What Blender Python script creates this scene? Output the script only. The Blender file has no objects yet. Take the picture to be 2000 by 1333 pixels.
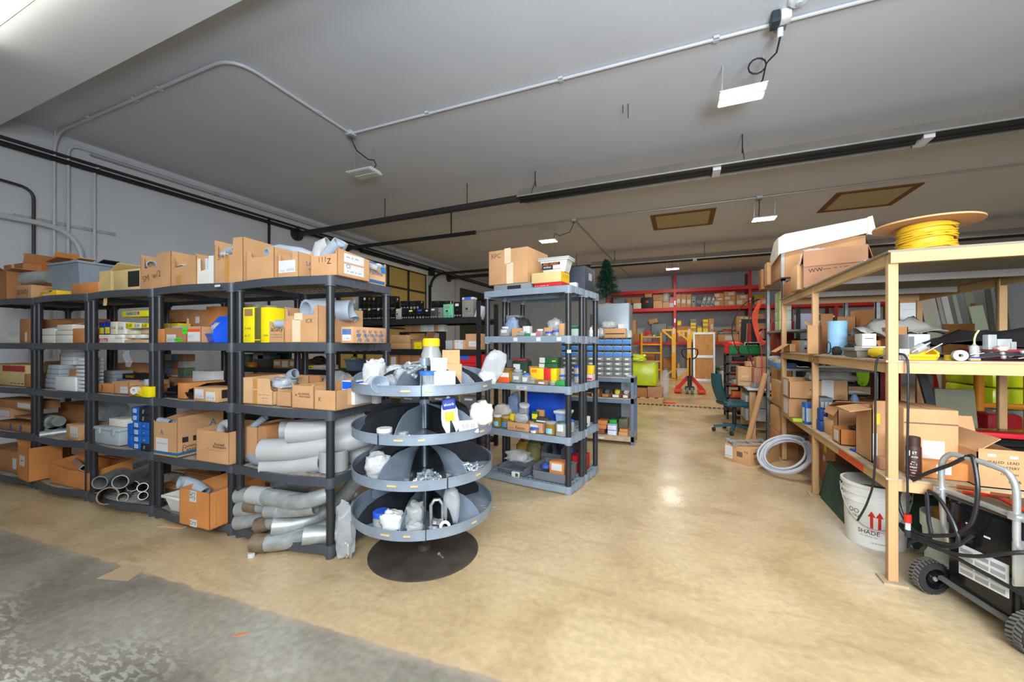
import bpy, bmesh, math, random
from mathutils import Vector, Matrix, Euler, noise
random.seed(7)
PI = math.pi
SC = bpy.context.scene
COL = SC.collection

# ---------------- camera ----------------
F = 778.0; CX = 1000.0; CY = 672.0; EYE = 1.384; TH = math.radians(23.05)
cam_d = bpy.data.cameras.new('camera'); cam = bpy.data.objects.new('camera', cam_d); COL.objects.link(cam)
cam.location = (0, 0, EYE); cam.rotation_euler = (PI/2, 0, TH)
cam_d.sensor_width = 36.0; cam_d.lens = F/2000*36; cam_d.shift_y = (CY-666.5)/2000; cam_d.clip_end = 100; cam_d.clip_start = 0.05
SC.camera = cam
# ---------------- exposure / world ----------------
SC.view_settings.view_transform = 'Standard'; SC.view_settings.look = 'None'
SC.view_settings.exposure = 0.0; SC.view_settings.gamma = 1.0; SC.view_settings.use_curve_mapping = False
wd = bpy.data.worlds.new('world'); SC.world = wd; wd.use_nodes = True
wd.node_tree.nodes['Background'].inputs[0].default_value = (0.9, 0.95, 1, 1); wd.node_tree.nodes['Background'].inputs[1].default_value = 0.02
# ---------------- area lights: unseen fill added behind the camera, then lamps near the ceiling ----------------
def area(name, loc, rot, sx, sy, power, col):
    l = bpy.data.lights.new(name, 'AREA'); l.shape = 'RECTANGLE'; l.size = sx; l.size_y = sy; l.energy = power; l.color = col
    o = bpy.data.objects.new(name, l); COL.objects.link(o); o.location = loc; o.rotation_euler = [math.radians(a) for a in rot]; return o
area('near_fill', (0.1, -1.7, 2.75), (62, 0, 4), 2.2, 1.0, 215, (0.86, 0.93, 1.0))  # soft key light added behind the camera, no fixture belongs to it
area('near_fill', (2.2, -1.2, 2.75), (58, 0, -5), 1.8, 1.0, 36, (0.95, 0.97, 1.0))  # weaker added fill for the right side, also without a fixture
area('bounce_fill', (1.3, -1.2, 1.7), (130, 0, -8), 1.4, 1.0, 370, (0.80, 0.89, 1.0))  # unseen light added to brighten the ceiling like a bounced flash
area('mid_bay_lamp', (0.56, 4.68, 3.88), (0, 0, 0), 0.4, 0.3, 45, (1.0, 0.97, 0.9))
area('mid_bay_lamp', (-4.6, 4.0, 3.9), (0, 0, 0), 0.4, 0.3, 10, (0.96, 0.98, 1.0))
area('far_bay_lamp', (-3.04, 9.44, 3.88), (0, 0, 0), 0.4, 0.3, 55, (1.0, 0.93, 0.78))
area('far_bay_lamp', (1.55, 9.49, 3.88), (0, 0, 0), 0.4, 0.3, 55, (1.0, 0.93, 0.78))
area('back_bay_lamp', (-0.28, 14.6, 3.88), (0, 0, 0), 0.4, 0.3, 75, (1.0, 0.95, 0.84))
area('back_bay_lamp', (5.5, 11.5, 3.88), (0, 0, 0), 0.4, 0.3, 55, (1.0, 0.95, 0.84))

# ---------------- pixel -> place helpers (2000x1333 frame of the photograph) ----------------
S_, C_ = math.sin(TH), math.cos(TH)
def ray(u, v):
    xr = (u-CX)/F
    return (-S_+C_*xr, C_+S_*xr, -(v-CY)/F)
def atz(u, v, z):
    d = ray(u, v); t = (z-EYE)/d[2]; return Vector((d[0]*t, d[1]*t, z))
class Fr:
    """a row's own frame: x along its front edge, y into its depth"""
    def __init__(s, ox, oy, deg):
        s.o = (ox, oy); s.deg = deg; s.a = math.radians(deg); s.c = math.cos(s.a); s.s = math.sin(s.a)
    def w(s, x, y, z=0): return Vector((s.o[0]+s.c*x-s.s*y, s.o[1]+s.s*x+s.c*y, z))
    def hit(s, u, ly):
        d = ray(u, CY); n = (-s.s, s.c); p = s.w(0, ly)
        t = (n[0]*p[0]+n[1]*p[1])/(n[0]*d[0]+n[1]*d[1])
        return (d[0]*t-s.o[0])*s.c+(d[1]*t-s.o[1])*s.s, t
    def x(s, u, ly): return s.hit(u, ly)[0]
    def z(s, u, v, ly): return EYE-(v-CY)/F*s.hit(u, ly)[1]

# ---------------- materials ----------------
def lin(c):
    c = c/255.0
    return c/12.92 if c <= 0.04045 else ((c+0.055)/1.055)**2.4
def L3(rgb): return tuple(lin(c) for c in rgb)
MATS = {}
def mat(name, rgb, rough=0.6, metal=0.0, var=0.12, scale=6.0, bump=0.0, bscale=60.0, trans=0.0, emit=0.0, alpha=1.0, spec=0.5, stretch=(1, 1, 1), ior=1.45):
    m = bpy.data.materials.new(name); m.use_nodes = True
    nt = m.node_tree; N = nt.nodes; b = N['Principled BSDF']
    b.inputs['Roughness'].default_value = rough; b.inputs['Metallic'].default_value = metal
    b.inputs['Specular IOR Level'].default_value = spec; b.inputs['IOR'].default_value = ior
    c = L3(rgb)
    b.inputs['Base Color'].default_value = (*c, 1)
    if var or bump:
        tc = N.new('ShaderNodeTexCoord'); mp = N.new('ShaderNodeMapping'); nt.links.new(tc.outputs['Object'], mp.inputs[0]); mp.inputs['Scale'].default_value = stretch
    if var:
        nz = N.new('ShaderNodeTexNoise'); nz.inputs['Scale'].default_value = scale; nz.inputs['Detail'].default_value = 5; nt.links.new(mp.outputs[0], nz.inputs['Vector'])
        rp = N.new('ShaderNodeValToRGB'); rp.color_ramp.elements[0].position = 0.3; rp.color_ramp.elements[1].position = 0.7
        rp.color_ramp.elements[0].color = (*[x*(1-var) for x in c], 1); rp.color_ramp.elements[1].color = (*[min(1, x*(1+var)) for x in c], 1)
        nt.links.new(nz.outputs['Fac'], rp.inputs[0]); nt.links.new(rp.outputs[0], b.inputs['Base Color'])
    if bump:
        n2 = N.new('ShaderNodeTexNoise'); n2.inputs['Scale'].default_value = bscale; n2.inputs['Detail'].default_value = 3; nt.links.new(mp.outputs[0], n2.inputs['Vector'])
        bp = N.new('ShaderNodeBump'); bp.inputs['Strength'].default_value = bump; bp.inputs['Distance'].default_value = 0.01
        nt.links.new(n2.outputs['Fac'], bp.inputs['Height']); nt.links.new(bp.outputs[0], b.inputs['Normal'])
    if trans: b.inputs['Transmission Weight'].default_value = trans
    if alpha < 1: b.inputs['Alpha'].default_value = alpha
    if emit:
        b.inputs['Emission Color'].default_value = (*c, 1); b.inputs['Emission Strength'].default_value = emit
    MATS[name] = m; return m
def K(name):
    """material by key; a tuple makes a plain coloured plastic or paper of that colour"""
    if isinstance(name, tuple):
        k = 'paint_%d_%d_%d' % name[:3]
        if k not in MATS: mat(k, name[:3], 0.55, 0, 0.06, 9)
        return MATS[k]
    return MATS[name]
# ---------------- mesh builder ----------------
class MB:
    def __init__(s): s.v = []; s.f = []; s.M = None
    def add(s, vs, fs):
        n = len(s.v)
        if s.M is not None: vs = [s.M @ Vector(p) for p in vs]
        s.v += [tuple(p) for p in vs]; s.f += [tuple(i+n for i in f) for f in fs]; return s
    def box(s, x0, y0, z0, x1, y1, z1, b=0.0):
        if x1 < x0: x0, x1 = x1, x0
        if y1 < y0: y0, y1 = y1, y0
        if z1 < z0: z0, z1 = z1, z0
        b = min(b, 0.45*min(x1-x0, y1-y0, z1-z0))
        if b <= 0:
            return s.add([(x0,y0,z0),(x1,y0,z0),(x1,y1,z0),(x0,y1,z0),(x0,y0,z1),(x1,y0,z1),(x1,y1,z1),(x0,y1,z1)],
                         [(0,3,2,1),(4,5,6,7),(0,1,5,4),(1,2,6,5),(2,3,7,6),(3,0,4,7)])
        bm = bmesh.new(); bmesh.ops.create_cube(bm, size=1)
        for v in bm.verts: v.co = ((x0+x1)/2+v.co.x*(x1-x0), (y0+y1)/2+v.co.y*(y1-y0), (z0+z1)/2+v.co.z*(z1-z0))
        bmesh.ops.bevel(bm, geom=bm.edges[:], offset=b, segments=2, affect='EDGES', profile=0.5)
        s.addbm(bm); return s
    def addbm(s, bm):
        bm.verts.index_update(); s.add([v.co.copy() for v in bm.verts], [[v.index for v in f.verts] for f in bm.faces]); bm.free(); return s
    def obox(s, c, ax, ay, az):
        """box from centre and three half-axis vectors"""
        c = Vector(c); ax = Vector(ax); ay = Vector(ay); az = Vector(az)
        P = [c+i*ax+j*ay+k*az for k in (-1, 1) for (i, j) in ((-1,-1),(1,-1),(1,1),(-1,1))]
        return s.add(P, [(0,3,2,1),(4,5,6,7),(0,1,5,4),(1,2,6,5),(2,3,7,6),(3,0,4,7)])
    def bar(s, p, q, w, h=None, up=(0,0,1)):
        p = Vector(p); q = Vector(q); h = h or w; d = q-p; L = d.length; d.normalize(); up = Vector(up)
        if abs(d.dot(up)) > 0.99: up = Vector((0,1,0))
        sx = d.cross(up).normalized(); uz = sx.cross(d)
        return s.obox((p+q)/2, d*L/2, sx*w/2, uz*h/2)
    def prism(s, poly, a, b, ax='z'):
        """2D polygon pushed from a to b along ax (x: poly is (y,z); y: (x,z); z: (x,y))"""
        n = len(poly)
        def p(q, t):
            return (t, q[0], q[1]) if ax == 'x' else (q[0], t, q[1]) if ax == 'y' else (q[0], q[1], t)
        vs = [p(q, a) for q in poly]+[p(q, b) for q in poly]
        fs = [tuple(range(n-1, -1, -1)), tuple(range(n, 2*n))]+[(i, (i+1) % n, n+(i+1) % n, n+i) for i in range(n)]
        return s.add(vs, fs)
    def cyl(s, p, q, r0, r1=None, n=16, caps=True):
        return s.tube([p, q], [r0, r0 if r1 is None else r1], n, caps=caps)
    def tube(s, pts, r, n=10, closed=False, caps=True):
        P = [Vector(p) for p in pts]; m = len(P)
        R = [r]*m if not isinstance(r, (list, tuple)) else r
        T = []
        for i in range(m):
            a = P[(i-1) % m] if (closed or i > 0) else P[i]; b = P[(i+1) % m] if (closed or i < m-1) else P[i]
            t = (b-a); T.append(t.normalized() if t.length > 1e-9 else Vector((0,0,1)))
        up = Vector((0,0,1)) if abs(T[0].z) < 0.9 else Vector((1,0,0))
        nx = T[0].cross(up).normalized(); vs = []
        for i in range(m):
            nx = (nx-T[i]*nx.dot(T[i])).normalized(); ny = T[i].cross(nx)
            for k in range(n):
                a = 2*PI*k/n; vs.append(P[i]+(nx*math.cos(a)+ny*math.sin(a))*R[i])
        fs = []
        for i in range(m if closed else m-1):
            j = (i+1) % m
            for k in range(n): fs.append((i*n+k, i*n+(k+1) % n, j*n+(k+1) % n, j*n+k))
        if caps and not closed: fs += [tuple(range(n-1, -1, -1)), tuple((m-1)*n+k for k in range(n))]
        return s.add(vs, fs)
    def pipe(s, pts, ro, ri, n=20):
        """open hollow pipe"""
        P = [Vector(p) for p in pts]; a = MB(); a.tube(P, ro, n, caps=False); b = MB(); b.tube(P, ri, n, caps=False)
        k = len(s.v); m = len(P); N = len(a.v)
        s.add(a.v+b.v, a.f+[tuple(reversed([i+N for i in f])) for f in b.f])
        e = [(i, N+i, N+(i+1) % n, (i+1) % n) for i in range(n)]+[((m-1)*n+i, (m-1)*n+(i+1) % n, N+(m-1)*n+(i+1) % n, N+(m-1)*n+i) for i in range(n)]
        s.f += [tuple(i+k for i in f) for f in e]; return s
    def lathe(s, prof, n=24, c=(0,0,0), caps=True):
        m = len(prof); vs = []
        for (r, z) in prof:
            for k in range(n):
                a = 2*PI*k/n; vs.append((c[0]+r*math.cos(a), c[1]+r*math.sin(a), c[2]+z))
        fs = [(i*n+k, i*n+(k+1) % n, (i+1)*n+(k+1) % n, (i+1)*n+k) for i in range(m-1) for k in range(n)]
        if caps:
            if prof[0][0] > 1e-5: fs.append(tuple(range(n-1, -1, -1)))
            if prof[-1][0] > 1e-5: fs.append(tuple((m-1)*n+k for k in range(n)))
        return s.add(vs, fs)
    def ell(s, c, rx, ry, rz, n=14, m=9, jit=0.0, seed=0):
        vs = []
        for i in range(m+1):
            th = PI*i/m
            for k in range(n):
                a = 2*PI*k/n; d = Vector((math.sin(th)*math.cos(a), math.sin(th)*math.sin(a), -math.cos(th)))
                q = 1+jit*noise.noise(d*2.2+Vector((seed*3.1, seed*1.7, seed))) if jit else 1
                vs.append((c[0]+d.x*rx*q, c[1]+d.y*ry*q, c[2]+d.z*rz*q))
        return s.add(vs, [(i*n+k, i*n+(k+1) % n, (i+1)*n+(k+1) % n, (i+1)*n+k) for i in range(m) for k in range(n)])
    def mesh(s, name, material, ang=38, flat=False):
        me = bpy.data.meshes.new(name); me.from_pydata(s.v, [], s.f)
        if not flat:
            me.shade_smooth(); me.set_sharp_from_angle(angle=math.radians(ang))
        if material is not None: me.materials.append(K(material) if not isinstance(material, bpy.types.Material) else material)
        return me
    def obj(s, name, material, parent=None, ang=38, flat=False):
        o = bpy.data.objects.new(name, s.mesh(name, material, ang, flat)); COL.objects.link(o)
        if parent is not None: o.parent = parent
        return o
def tag(o, label, cat, group=None, kind=None):
    if kind: o['kind'] = kind
    if label: o['label'] = label
    if cat: o['category'] = cat
    if group: o['group'] = group
    return o
LABELS = {}
def T(name, label, cat, loc=(0,0,0), rz=0.0, group=None, rot=None):
    """a thing: an Empty at its base that parents its parts (rz in degrees)"""
    o = bpy.data.objects.new(name, None); COL.objects.link(o); o.location = loc; o.empty_display_size = 0.05
    o.rotation_euler = tuple(math.radians(a) for a in rot) if rot else (0, 0, math.radians(rz))
    return tag(o, label, cat, group)
def solo(name, mb, material, label, cat, loc=(0,0,0), rz=0.0, group=None, kind=None, rot=None, ang=38):
    o = mb.obj(name, material, None, ang); o.location = loc
    o.rotation_euler = tuple(math.radians(a) for a in rot) if rot else (0, 0, math.radians(rz))
    return tag(o, label, cat, group, kind)
def struct(name, mb, material, parent=None):
    o = mb.obj(name, material, parent)
    if parent is None: o['kind'] = 'structure'
    return o
def dup(src, loc=None, rz=None, label=None, group=None):
    def cp(o, par):
        c = o.copy(); COL.objects.link(c)
        if par is not None: c.parent = par
        for ch in o.children: cp(ch, c)
        return c
    r = cp(src, None)
    if loc is not None: r.location = loc
    if rz is not None: r.rotation_euler = (0, 0, math.radians(rz))
    if label: r['label'] = label
    if group: r['group'] = group
    return r
# ---------------- lettering ----------------
TXT = {}
def text_geo(st):
    if st in TXT: return TXT[st]
    cu = bpy.data.curves.new('t', 'FONT'); cu.body = st; cu.size = 1; cu.resolution_u = 2
    o = bpy.data.objects.new('t', cu); COL.objects.link(o)
    dg = bpy.context.evaluated_depsgraph_get(); dg.update()
    me = bpy.data.meshes.new_from_object(o.evaluated_get(dg))
    vs = [v.co.copy() for v in me.vertices]; fs = [tuple(p.vertices) for p in me.polygons]
    bpy.data.objects.remove(o); bpy.data.curves.remove(cu); bpy.data.meshes.remove(me)
    if vs:
        x0 = min(v.x for v in vs); x1 = max(v.x for v in vs); y0 = min(v.y for v in vs); y1 = max(v.y for v in vs)
    else: x0 = x1 = y0 = y1 = 0
    TXT[st] = (vs, fs, x0, x1, y0, y1); return TXT[st]
def put_text(mb, st, M, w, rot=0.0, hmax=None, squash=1.0):
    """lettering centred on the origin of M's xy plane, w metres wide"""
    vs, fs, x0, x1, y0, y1 = text_geo(st)
    if not vs: return
    k = w/(x1-x0)
    if hmax and (y1-y0)*k > hmax: k = hmax/(y1-y0)
    R = Matrix.Rotation(rot, 4, 'Z')
    mb.add([M @ (R @ Vector(((v.x-(x0+x1)/2)*k, (v.y-(y0+y1)/2)*k*squash, 0))) for v in vs], fs)
def face_M(face, w, d, h, e=0.0012):
    """matrix that lays an xy plane (origin lower left as read) on a face of a w x d x h box"""
    if face == 'F': return Matrix(((1,0,0,0),(0,0,-1,-e),(0,1,0,0),(0,0,0,1)))
    if face == 'R': return Matrix(((0,0,1,w+e),(1,0,0,0),(0,1,0,0),(0,0,0,1)))
    if face == 'L': return Matrix(((0,0,-1,-e),(-1,0,0,d),(0,1,0,0),(0,0,0,1)))
    if face == 'T': return Matrix(((1,0,0,0),(0,1,0,0),(0,0,1,h+e),(0,0,0,1)))
    return Matrix(((-1,0,0,w),(0,0,1,d+e),(0,1,0,0),(0,0,0,1)))   # back
def deco(parent, w, d, h, items):
    """labels, tape and lettering on a box: (face, cx, cy, fw, fh, material or None, [(text, cx, cy, fw, colour, rot)], part name)"""
    for it in items:
        face, cx, cy, fw, fh, mk = it[:6]; txt = it[6] if len(it) > 6 else []; nm = it[7] if len(it) > 7 else 'paper_label'
        W = d if face in 'RL' else w; H = d if face == 'T' else h
        M = face_M(face, w, d, h); par = parent
        if mk is not None:
            m = MB(); m.M = M; m.box(cx*W-fw*W/2, cy*H-fh*H/2, -0.0009, cx*W+fw*W/2, cy*H+fh*H/2, 0.0004); par = m.obj(nm, mk, parent)
        by = {}
        for t in txt:
            st, tx, ty, tw, colr = t[:5]; rt = t[5] if len(t) > 5 else 0
            m = by.setdefault(colr, MB())
            px = (cx+(tx-0.5)*fw)*W; py = (cy+(ty-0.5)*fh)*H
            put_text(m, st, M @ Matrix.Translation((px, py, 0.0008)), tw*fw*W, math.radians(rt))
        for colr, m in by.items():
            if m.v: m.obj('lettering', colr, par)
def lines(n, y0=0.15, y1=0.85, colr='ink', w=0.75, st='IIIIIIIIIII'):
    return []
# ---------------- material library ----------------
mat('card', (198, 150, 104), 0.85, 0, 0.10, 5, 0.08, 90)
mat('card_dark', (176, 122, 76), 0.85, 0, 0.12, 5, 0.08, 90)
mat('card_pale', (216, 172, 124), 0.85, 0, 0.10, 5, 0.06, 90)
mat('card_orange', (206, 134, 72), 0.85, 0, 0.12, 5, 0.08, 90)
mat('card_red', (188, 138, 104), 0.85, 0, 0.10, 5, 0.06, 90)
mat('card_yellow', (214, 186, 128), 0.85, 0, 0.10, 5, 0.06, 90)
mat('card_white', (226, 222, 208), 0.8, 0, 0.06, 5, 0.05, 90)
mat('paper', (210, 208, 204), 0.7, 0, 0.03, 8)
mat('tape', (222, 190, 144), 0.3, 0, 0.05, 8)
mat('tape_brown', (196, 142, 76), 0.3, 0, 0.1, 8)
mat('clear_tape', (226, 202, 168), 0.2, 0, 0.04, 8)
mat('ink', (38, 34, 32), 0.7, 0, 0)
mat('ink_soft', (112, 88, 66), 0.8, 0, 0)
mat('ink_red', (196, 40, 30), 0.7, 0, 0)
mat('ink_blue', (52, 104, 150), 0.7, 0, 0)
mat('ink_green', (30, 92, 54), 0.7, 0, 0)
mat('ink_white', (235, 235, 232), 0.7, 0, 0)
mat('pvc', (160, 169, 178), 0.38, 0, 0.06, 7)
mat('pvc_pale', (172, 172, 170), 0.45, 0, 0.07, 7)
mat('galv', (168, 172, 170), 0.42, 0.5, 0.22, 14, 0.04, 40)
mat('galv_rust', (136, 118, 98), 0.55, 0.5, 0.25, 18)
mat('zinc', (194, 200, 204), 0.3, 0.7, 0.12, 40)
mat('steel', (190, 192, 190), 0.34, 0.6, 0.12, 20)
mat('black_plastic', (44, 45, 47), 0.36, 0, 0.15, 9, 0.06, 120)
mat('charcoal_plastic', (68, 72, 78), 0.42, 0, 0.12, 8, 0.12, 160)
mat('grey_plastic', (132, 144, 155), 0.45, 0, 0.10, 8, 0.10, 140)
mat('dust_lattice', (150, 140, 128), 0.85, 0, 0.25, 10)
mat('tray_paint', (140, 152, 164), 0.36, 0.25, 0.12, 10, 0.04, 60)
mat('divider_black', (40, 42, 46), 0.38, 0.2, 0.25, 9)  # divider plates standing in shade; that shade is put into this dark colour
mat('black_steel', (38, 38, 40), 0.5, 0.2, 0.12, 8, 0.05, 120)
mat('dark_iron', (58, 56, 56), 0.5, 0.3, 0.15, 9)
mat('wood', (202, 160, 112), 0.62, 0, 0.10, 3.0, 0.05, 40, stretch=(6, 6, 0.8))
mat('wood_x', (202, 160, 112), 0.62, 0, 0.10, 3.0, 0.05, 40, stretch=(0.8, 6, 6))
mat('wood_y', (214, 176, 122), 0.62, 0, 0.12, 3.0, 0.05, 40, stretch=(6, 0.8, 6))
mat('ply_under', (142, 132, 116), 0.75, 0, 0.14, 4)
mat('ply_dusty', (176, 156, 126), 0.85, 0, 0.18, 8)
mat('ply_panel', (204, 146, 84), 0.55, 0, 0.18, 4, stretch=(5, 5, 0.7))
mat('red_paint', (206, 40, 28), 0.42, 0, 0.10, 5)
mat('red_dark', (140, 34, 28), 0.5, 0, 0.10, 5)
mat('yellow_paint', (236, 168, 20), 0.4, 0, 0.07, 5)
mat('orange_red', (226, 72, 24), 0.42, 0, 0.08, 5)
mat('blue_bin', (20, 84, 214), 0.36, 0, 0.05, 5)
mat('clear', (215, 220, 222), 0.1, 0, 0, alpha=0.3)
mat('clear_dusty', (200, 202, 198), 0.25, 0, 0.1, 10, alpha=0.5)
mat('clear_bag', (214, 217, 218), 0.16, 0, 0.06, 14, 0.5, 30, alpha=0.36)
mat('white_bag', (188, 187, 184), 0.3, 0, 0.05, 12, 0.6, 30)
mat('grey_bag', (170, 176, 182), 0.25, 0, 0.15, 12, 0.6, 40)
mat('jar_contents', (120, 112, 86), 0.6, 0.2, 0.5, 60)
mat('amber', (168, 132, 52), 0.15, 0, 0.15, 12, trans=0.3)
mat('cord', (34, 34, 36), 0.4, 0, 0.1, 10)
mat('rubber', (42, 41, 40), 0.75, 0, 0.25, 22)
mat('gloss_black', (22, 22, 23), 0.16, 0, 0.2, 5)
mat('wall_paint', (200, 204, 209), 0.72, 0, 0.035, 1.6, 0.05, 30)
mat('ceiling_paint', (203, 207, 213), 0.8, 0, 0.03, 1.2, 0.06, 60)
mat('ceiling_near_paint', (224, 226, 228), 0.75, 0, 0.03, 1.1)
mat('conduit_paint', (196, 198, 202), 0.45, 0, 0.05, 4)
mat('emt', (176, 172, 168), 0.4, 0.5, 0.1, 8)
mat('lamp_on', (255, 252, 244), 0.4, 0, 0, emit=14)
mat('lamp_off', (206, 208, 206), 0.3, 0, 0.04, 8)
mat('white_enamel', (226, 228, 230), 0.4, 0, 0.04, 5)
mat('tan_panel', (196, 168, 96), 0.5, 0, 0.07, 1.2)
mat('hatch_panel', (176, 164, 128), 0.7, 0, 0.05, 3)
mat('brown_wood', (118, 76, 28), 0.6, 0, 0.2, 8)
mat('pine_needle', (24, 66, 46), 0.6, 0, 0.4, 20)
mat('bark', (78, 60, 44), 0.85, 0, 0.2, 20)
mat('lime_wrap', (206, 222, 24), 0.28, 0, 0.10, 6, 0.5, 9)
mat('teal_plastic', (36, 86, 92), 0.5, 0, 0.1, 9)
mat('green_dusty', (50, 78, 64), 0.75, 0, 0.25, 7)
mat('bucket_white', (226, 224, 216), 0.45, 0, 0.06, 7)
mat('drawer_grey', (122, 124, 122), 0.5, 0.1, 0.1, 9)
mat('cab_grey', (148, 156, 162), 0.4, 0.3, 0.06, 4)
mat('bench_blue', (96, 112, 132), 0.5, 0.1, 0.14, 9)
mat('copper', (176, 106, 66), 0.35, 0.7, 0.2, 12)
mat('glass_green', (170, 190, 172), 0.35, 0, 0.2, 6)
mat('alu', (188, 190, 186), 0.35, 0.7, 0.1, 8)

def floor_mat():
    m = bpy.data.materials.new('sealed_concrete'); m.use_nodes = True; nt = m.node_tree; N = nt.nodes; Lk = nt.links.new
    b = N['Principled BSDF']
    tc = N.new('ShaderNodeTexCoord')
    def noise_(scale, det=5, stretch=None, dist=0.0):
        n = N.new('ShaderNodeTexNoise'); n.inputs['Scale'].default_value = scale; n.inputs['Detail'].default_value = det; n.inputs['Distortion'].default_value = dist
        if stretch:
            mp = N.new('ShaderNodeMapping'); mp.inputs['Scale'].default_value = stretch; mp.inputs['Rotation'].default_value = (0, 0, 0.5); Lk(tc.outputs['Object'], mp.inputs[0]); Lk(mp.outputs[0], n.inputs['Vector'])
        else: Lk(tc.outputs['Object'], n.inputs['Vector'])
        return n.outputs['Fac']
    def ramp(inp, stops):
        r = N.new('ShaderNodeValToRGB'); r.color_ramp.elements[0].position = stops[0][0]; r.color_ramp.elements[0].color = (*L3(stops[0][1]), 1)
        r.color_ramp.elements[1].position = stops[1][0]; r.color_ramp.elements[1].color = (*L3(stops[1][1]), 1)
        for p, c in stops[2:]:
            e = r.color_ramp.elements.new(p); e.color = (*L3(c), 1)
        Lk(inp, r.inputs[0]); return r.outputs[0]
    def mix(f, a, c):
        x = N.new('ShaderNodeMix'); x.data_type = 'RGBA'; Lk(f, x.inputs[0]); Lk(a, x.inputs[6]); Lk(c, x.inputs[7]); return x.outputs[2]
    def mth(op, a, c=None, clamp=False):
        x = N.new('ShaderNodeMath'); x.operation = op; x.use_clamp = clamp
        for i, q in enumerate((a, c)):
            if q is None: continue
            if isinstance(q, (int, float)): x.inputs[i].default_value = q
            else: Lk(q, x.inputs[i])
        return x.outputs[0]
    W, G = (255, 255, 255), (0, 0, 0)
    tan = ramp(noise_(1.1, 8, None, 0.6), [(0.32, (182, 156, 116)), (0.66, (214, 190, 150)), (0.5, (206, 180, 138))])
    streak = ramp(noise_(2.6, 9, (1.0, 3.2, 1), 0.8), [(0.5, G), (0.72, (165, 165, 165))])
    brown = N.new('ShaderNodeRGB'); brown.outputs[0].default_value = (*L3((160, 132, 92)), 1)
    tan = mix(streak, tan, brown.outputs[0])
    fine = ramp(noise_(26, 6), [(0.35, (210, 210, 210)), (0.7, W)])
    mm = N.new('ShaderNodeMix'); mm.data_type = 'RGBA'; mm.blend_type = 'MULTIPLY'; mm.inputs[0].default_value = 0.5; Lk(tan, mm.inputs[6]); Lk(fine, mm.inputs[7]); tan = mm.outputs[2]
    gry = ramp(noise_(1.3, 9, None, 0.4), [(0.32, (126, 120, 106)), (0.68, (178, 171, 156)), (0.5, (154, 147, 132))])
    m2 = N.new('ShaderNodeMix'); m2.data_type = 'RGBA'; m2.blend_type = 'MULTIPLY'; m2.inputs[0].default_value = 0.7; Lk(gry, m2.inputs[6]); Lk(fine, m2.inputs[7]); gry = m2.outputs[2]
    # worn pale flecks of old coating on the grey slab, thick towards the near left
    sp = N.new('ShaderNodeSeparateXYZ'); Lk(tc.outputs['Object'], sp.inputs[0])
    flk = ramp(noise_(17, 3, (1.0, 2.6, 1), 0.3), [(0.50, G), (0.56, W)])
    zone = mth('ADD', mth('MULTIPLY', mth('SUBTRACT', 0.98, sp.outputs[1]), 2.2, False), mth('MULTIPLY', mth('SUBTRACT', noise_(1.4, 4), 0.5), 3.0))
    zone2 = mth('MULTIPLY', zone, mth('MULTIPLY', mth('SUBTRACT', -0.9, sp.outputs[0]), 1.0, True), True)
    pale = N.new('ShaderNodeRGB'); pale.outputs[0].default_value = (*L3((206, 200, 188)), 1)
    gry = mix(mth('MULTIPLY', flk, zone2, True), gry, pale.outputs[0])
    # the joint between the two slabs
    d = mth('SUBTRACT', sp.outputs[1], mth('ADD', mth('MULTIPLY', sp.outputs[0], 0.06), 1.525))
    d = mth('ADD', d, mth('MULTIPLY', mth('SUBTRACT', noise_(9, 4), 0.5), 0.05))
    side = mth('MULTIPLY', mth('ADD', d, 0.006), 80.0, True)
    col = mix(side, gry, tan)
    edge = mth('MULTIPLY', mth('SUBTRACT', 0.05, mth('ABSOLUTE', d)), 12.0, True)
    pk = N.new('ShaderNodeRGB'); pk.outputs[0].default_value = (*L3((206, 176, 142)), 1)
    col = mix(mth('MULTIPLY', edge, 0.55), col, pk.outputs[0])
    # the dusty strip by the wooden bench
    dx = mth('SUBTRACT', 1.0, mth('MULTIPLY', mth('ABSOLUTE', mth('SUBTRACT', sp.outputs[0], 1.12)), 3.2), True)
    dy = mth('SUBTRACT', 1.0, mth('MULTIPLY', mth('ABSOLUTE', mth('SUBTRACT', sp.outputs[1], 3.55)), 1.3), True)
    du = N.new('ShaderNodeRGB'); du.outputs[0].default_value = (*L3((206, 200, 190)), 1)
    col = mix(mth('MULTIPLY', mth('MULTIPLY', dx, dy), mth('MULTIPLY', noise_(3, 5), 1.5), True), col, du.outputs[0])
    Lk(col, b.inputs['Base Color'])
    rr = ramp(noise_(2.2, 5), [(0.3, (125, 125, 125)), (0.7, (165, 165, 165))])
    Lk(rr, b.inputs['Roughness']); b.inputs['Specular IOR Level'].default_value = 0.45
    bp = N.new('ShaderNodeBump'); bp.inputs['Strength'].default_value = 0.12; bp.inputs['Distance'].default_value = 0.01; Lk(noise_(40, 4), bp.inputs['Height']); Lk(bp.outputs[0], b.inputs['Normal'])
    MATS['floor'] = m
floor_mat()

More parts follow.
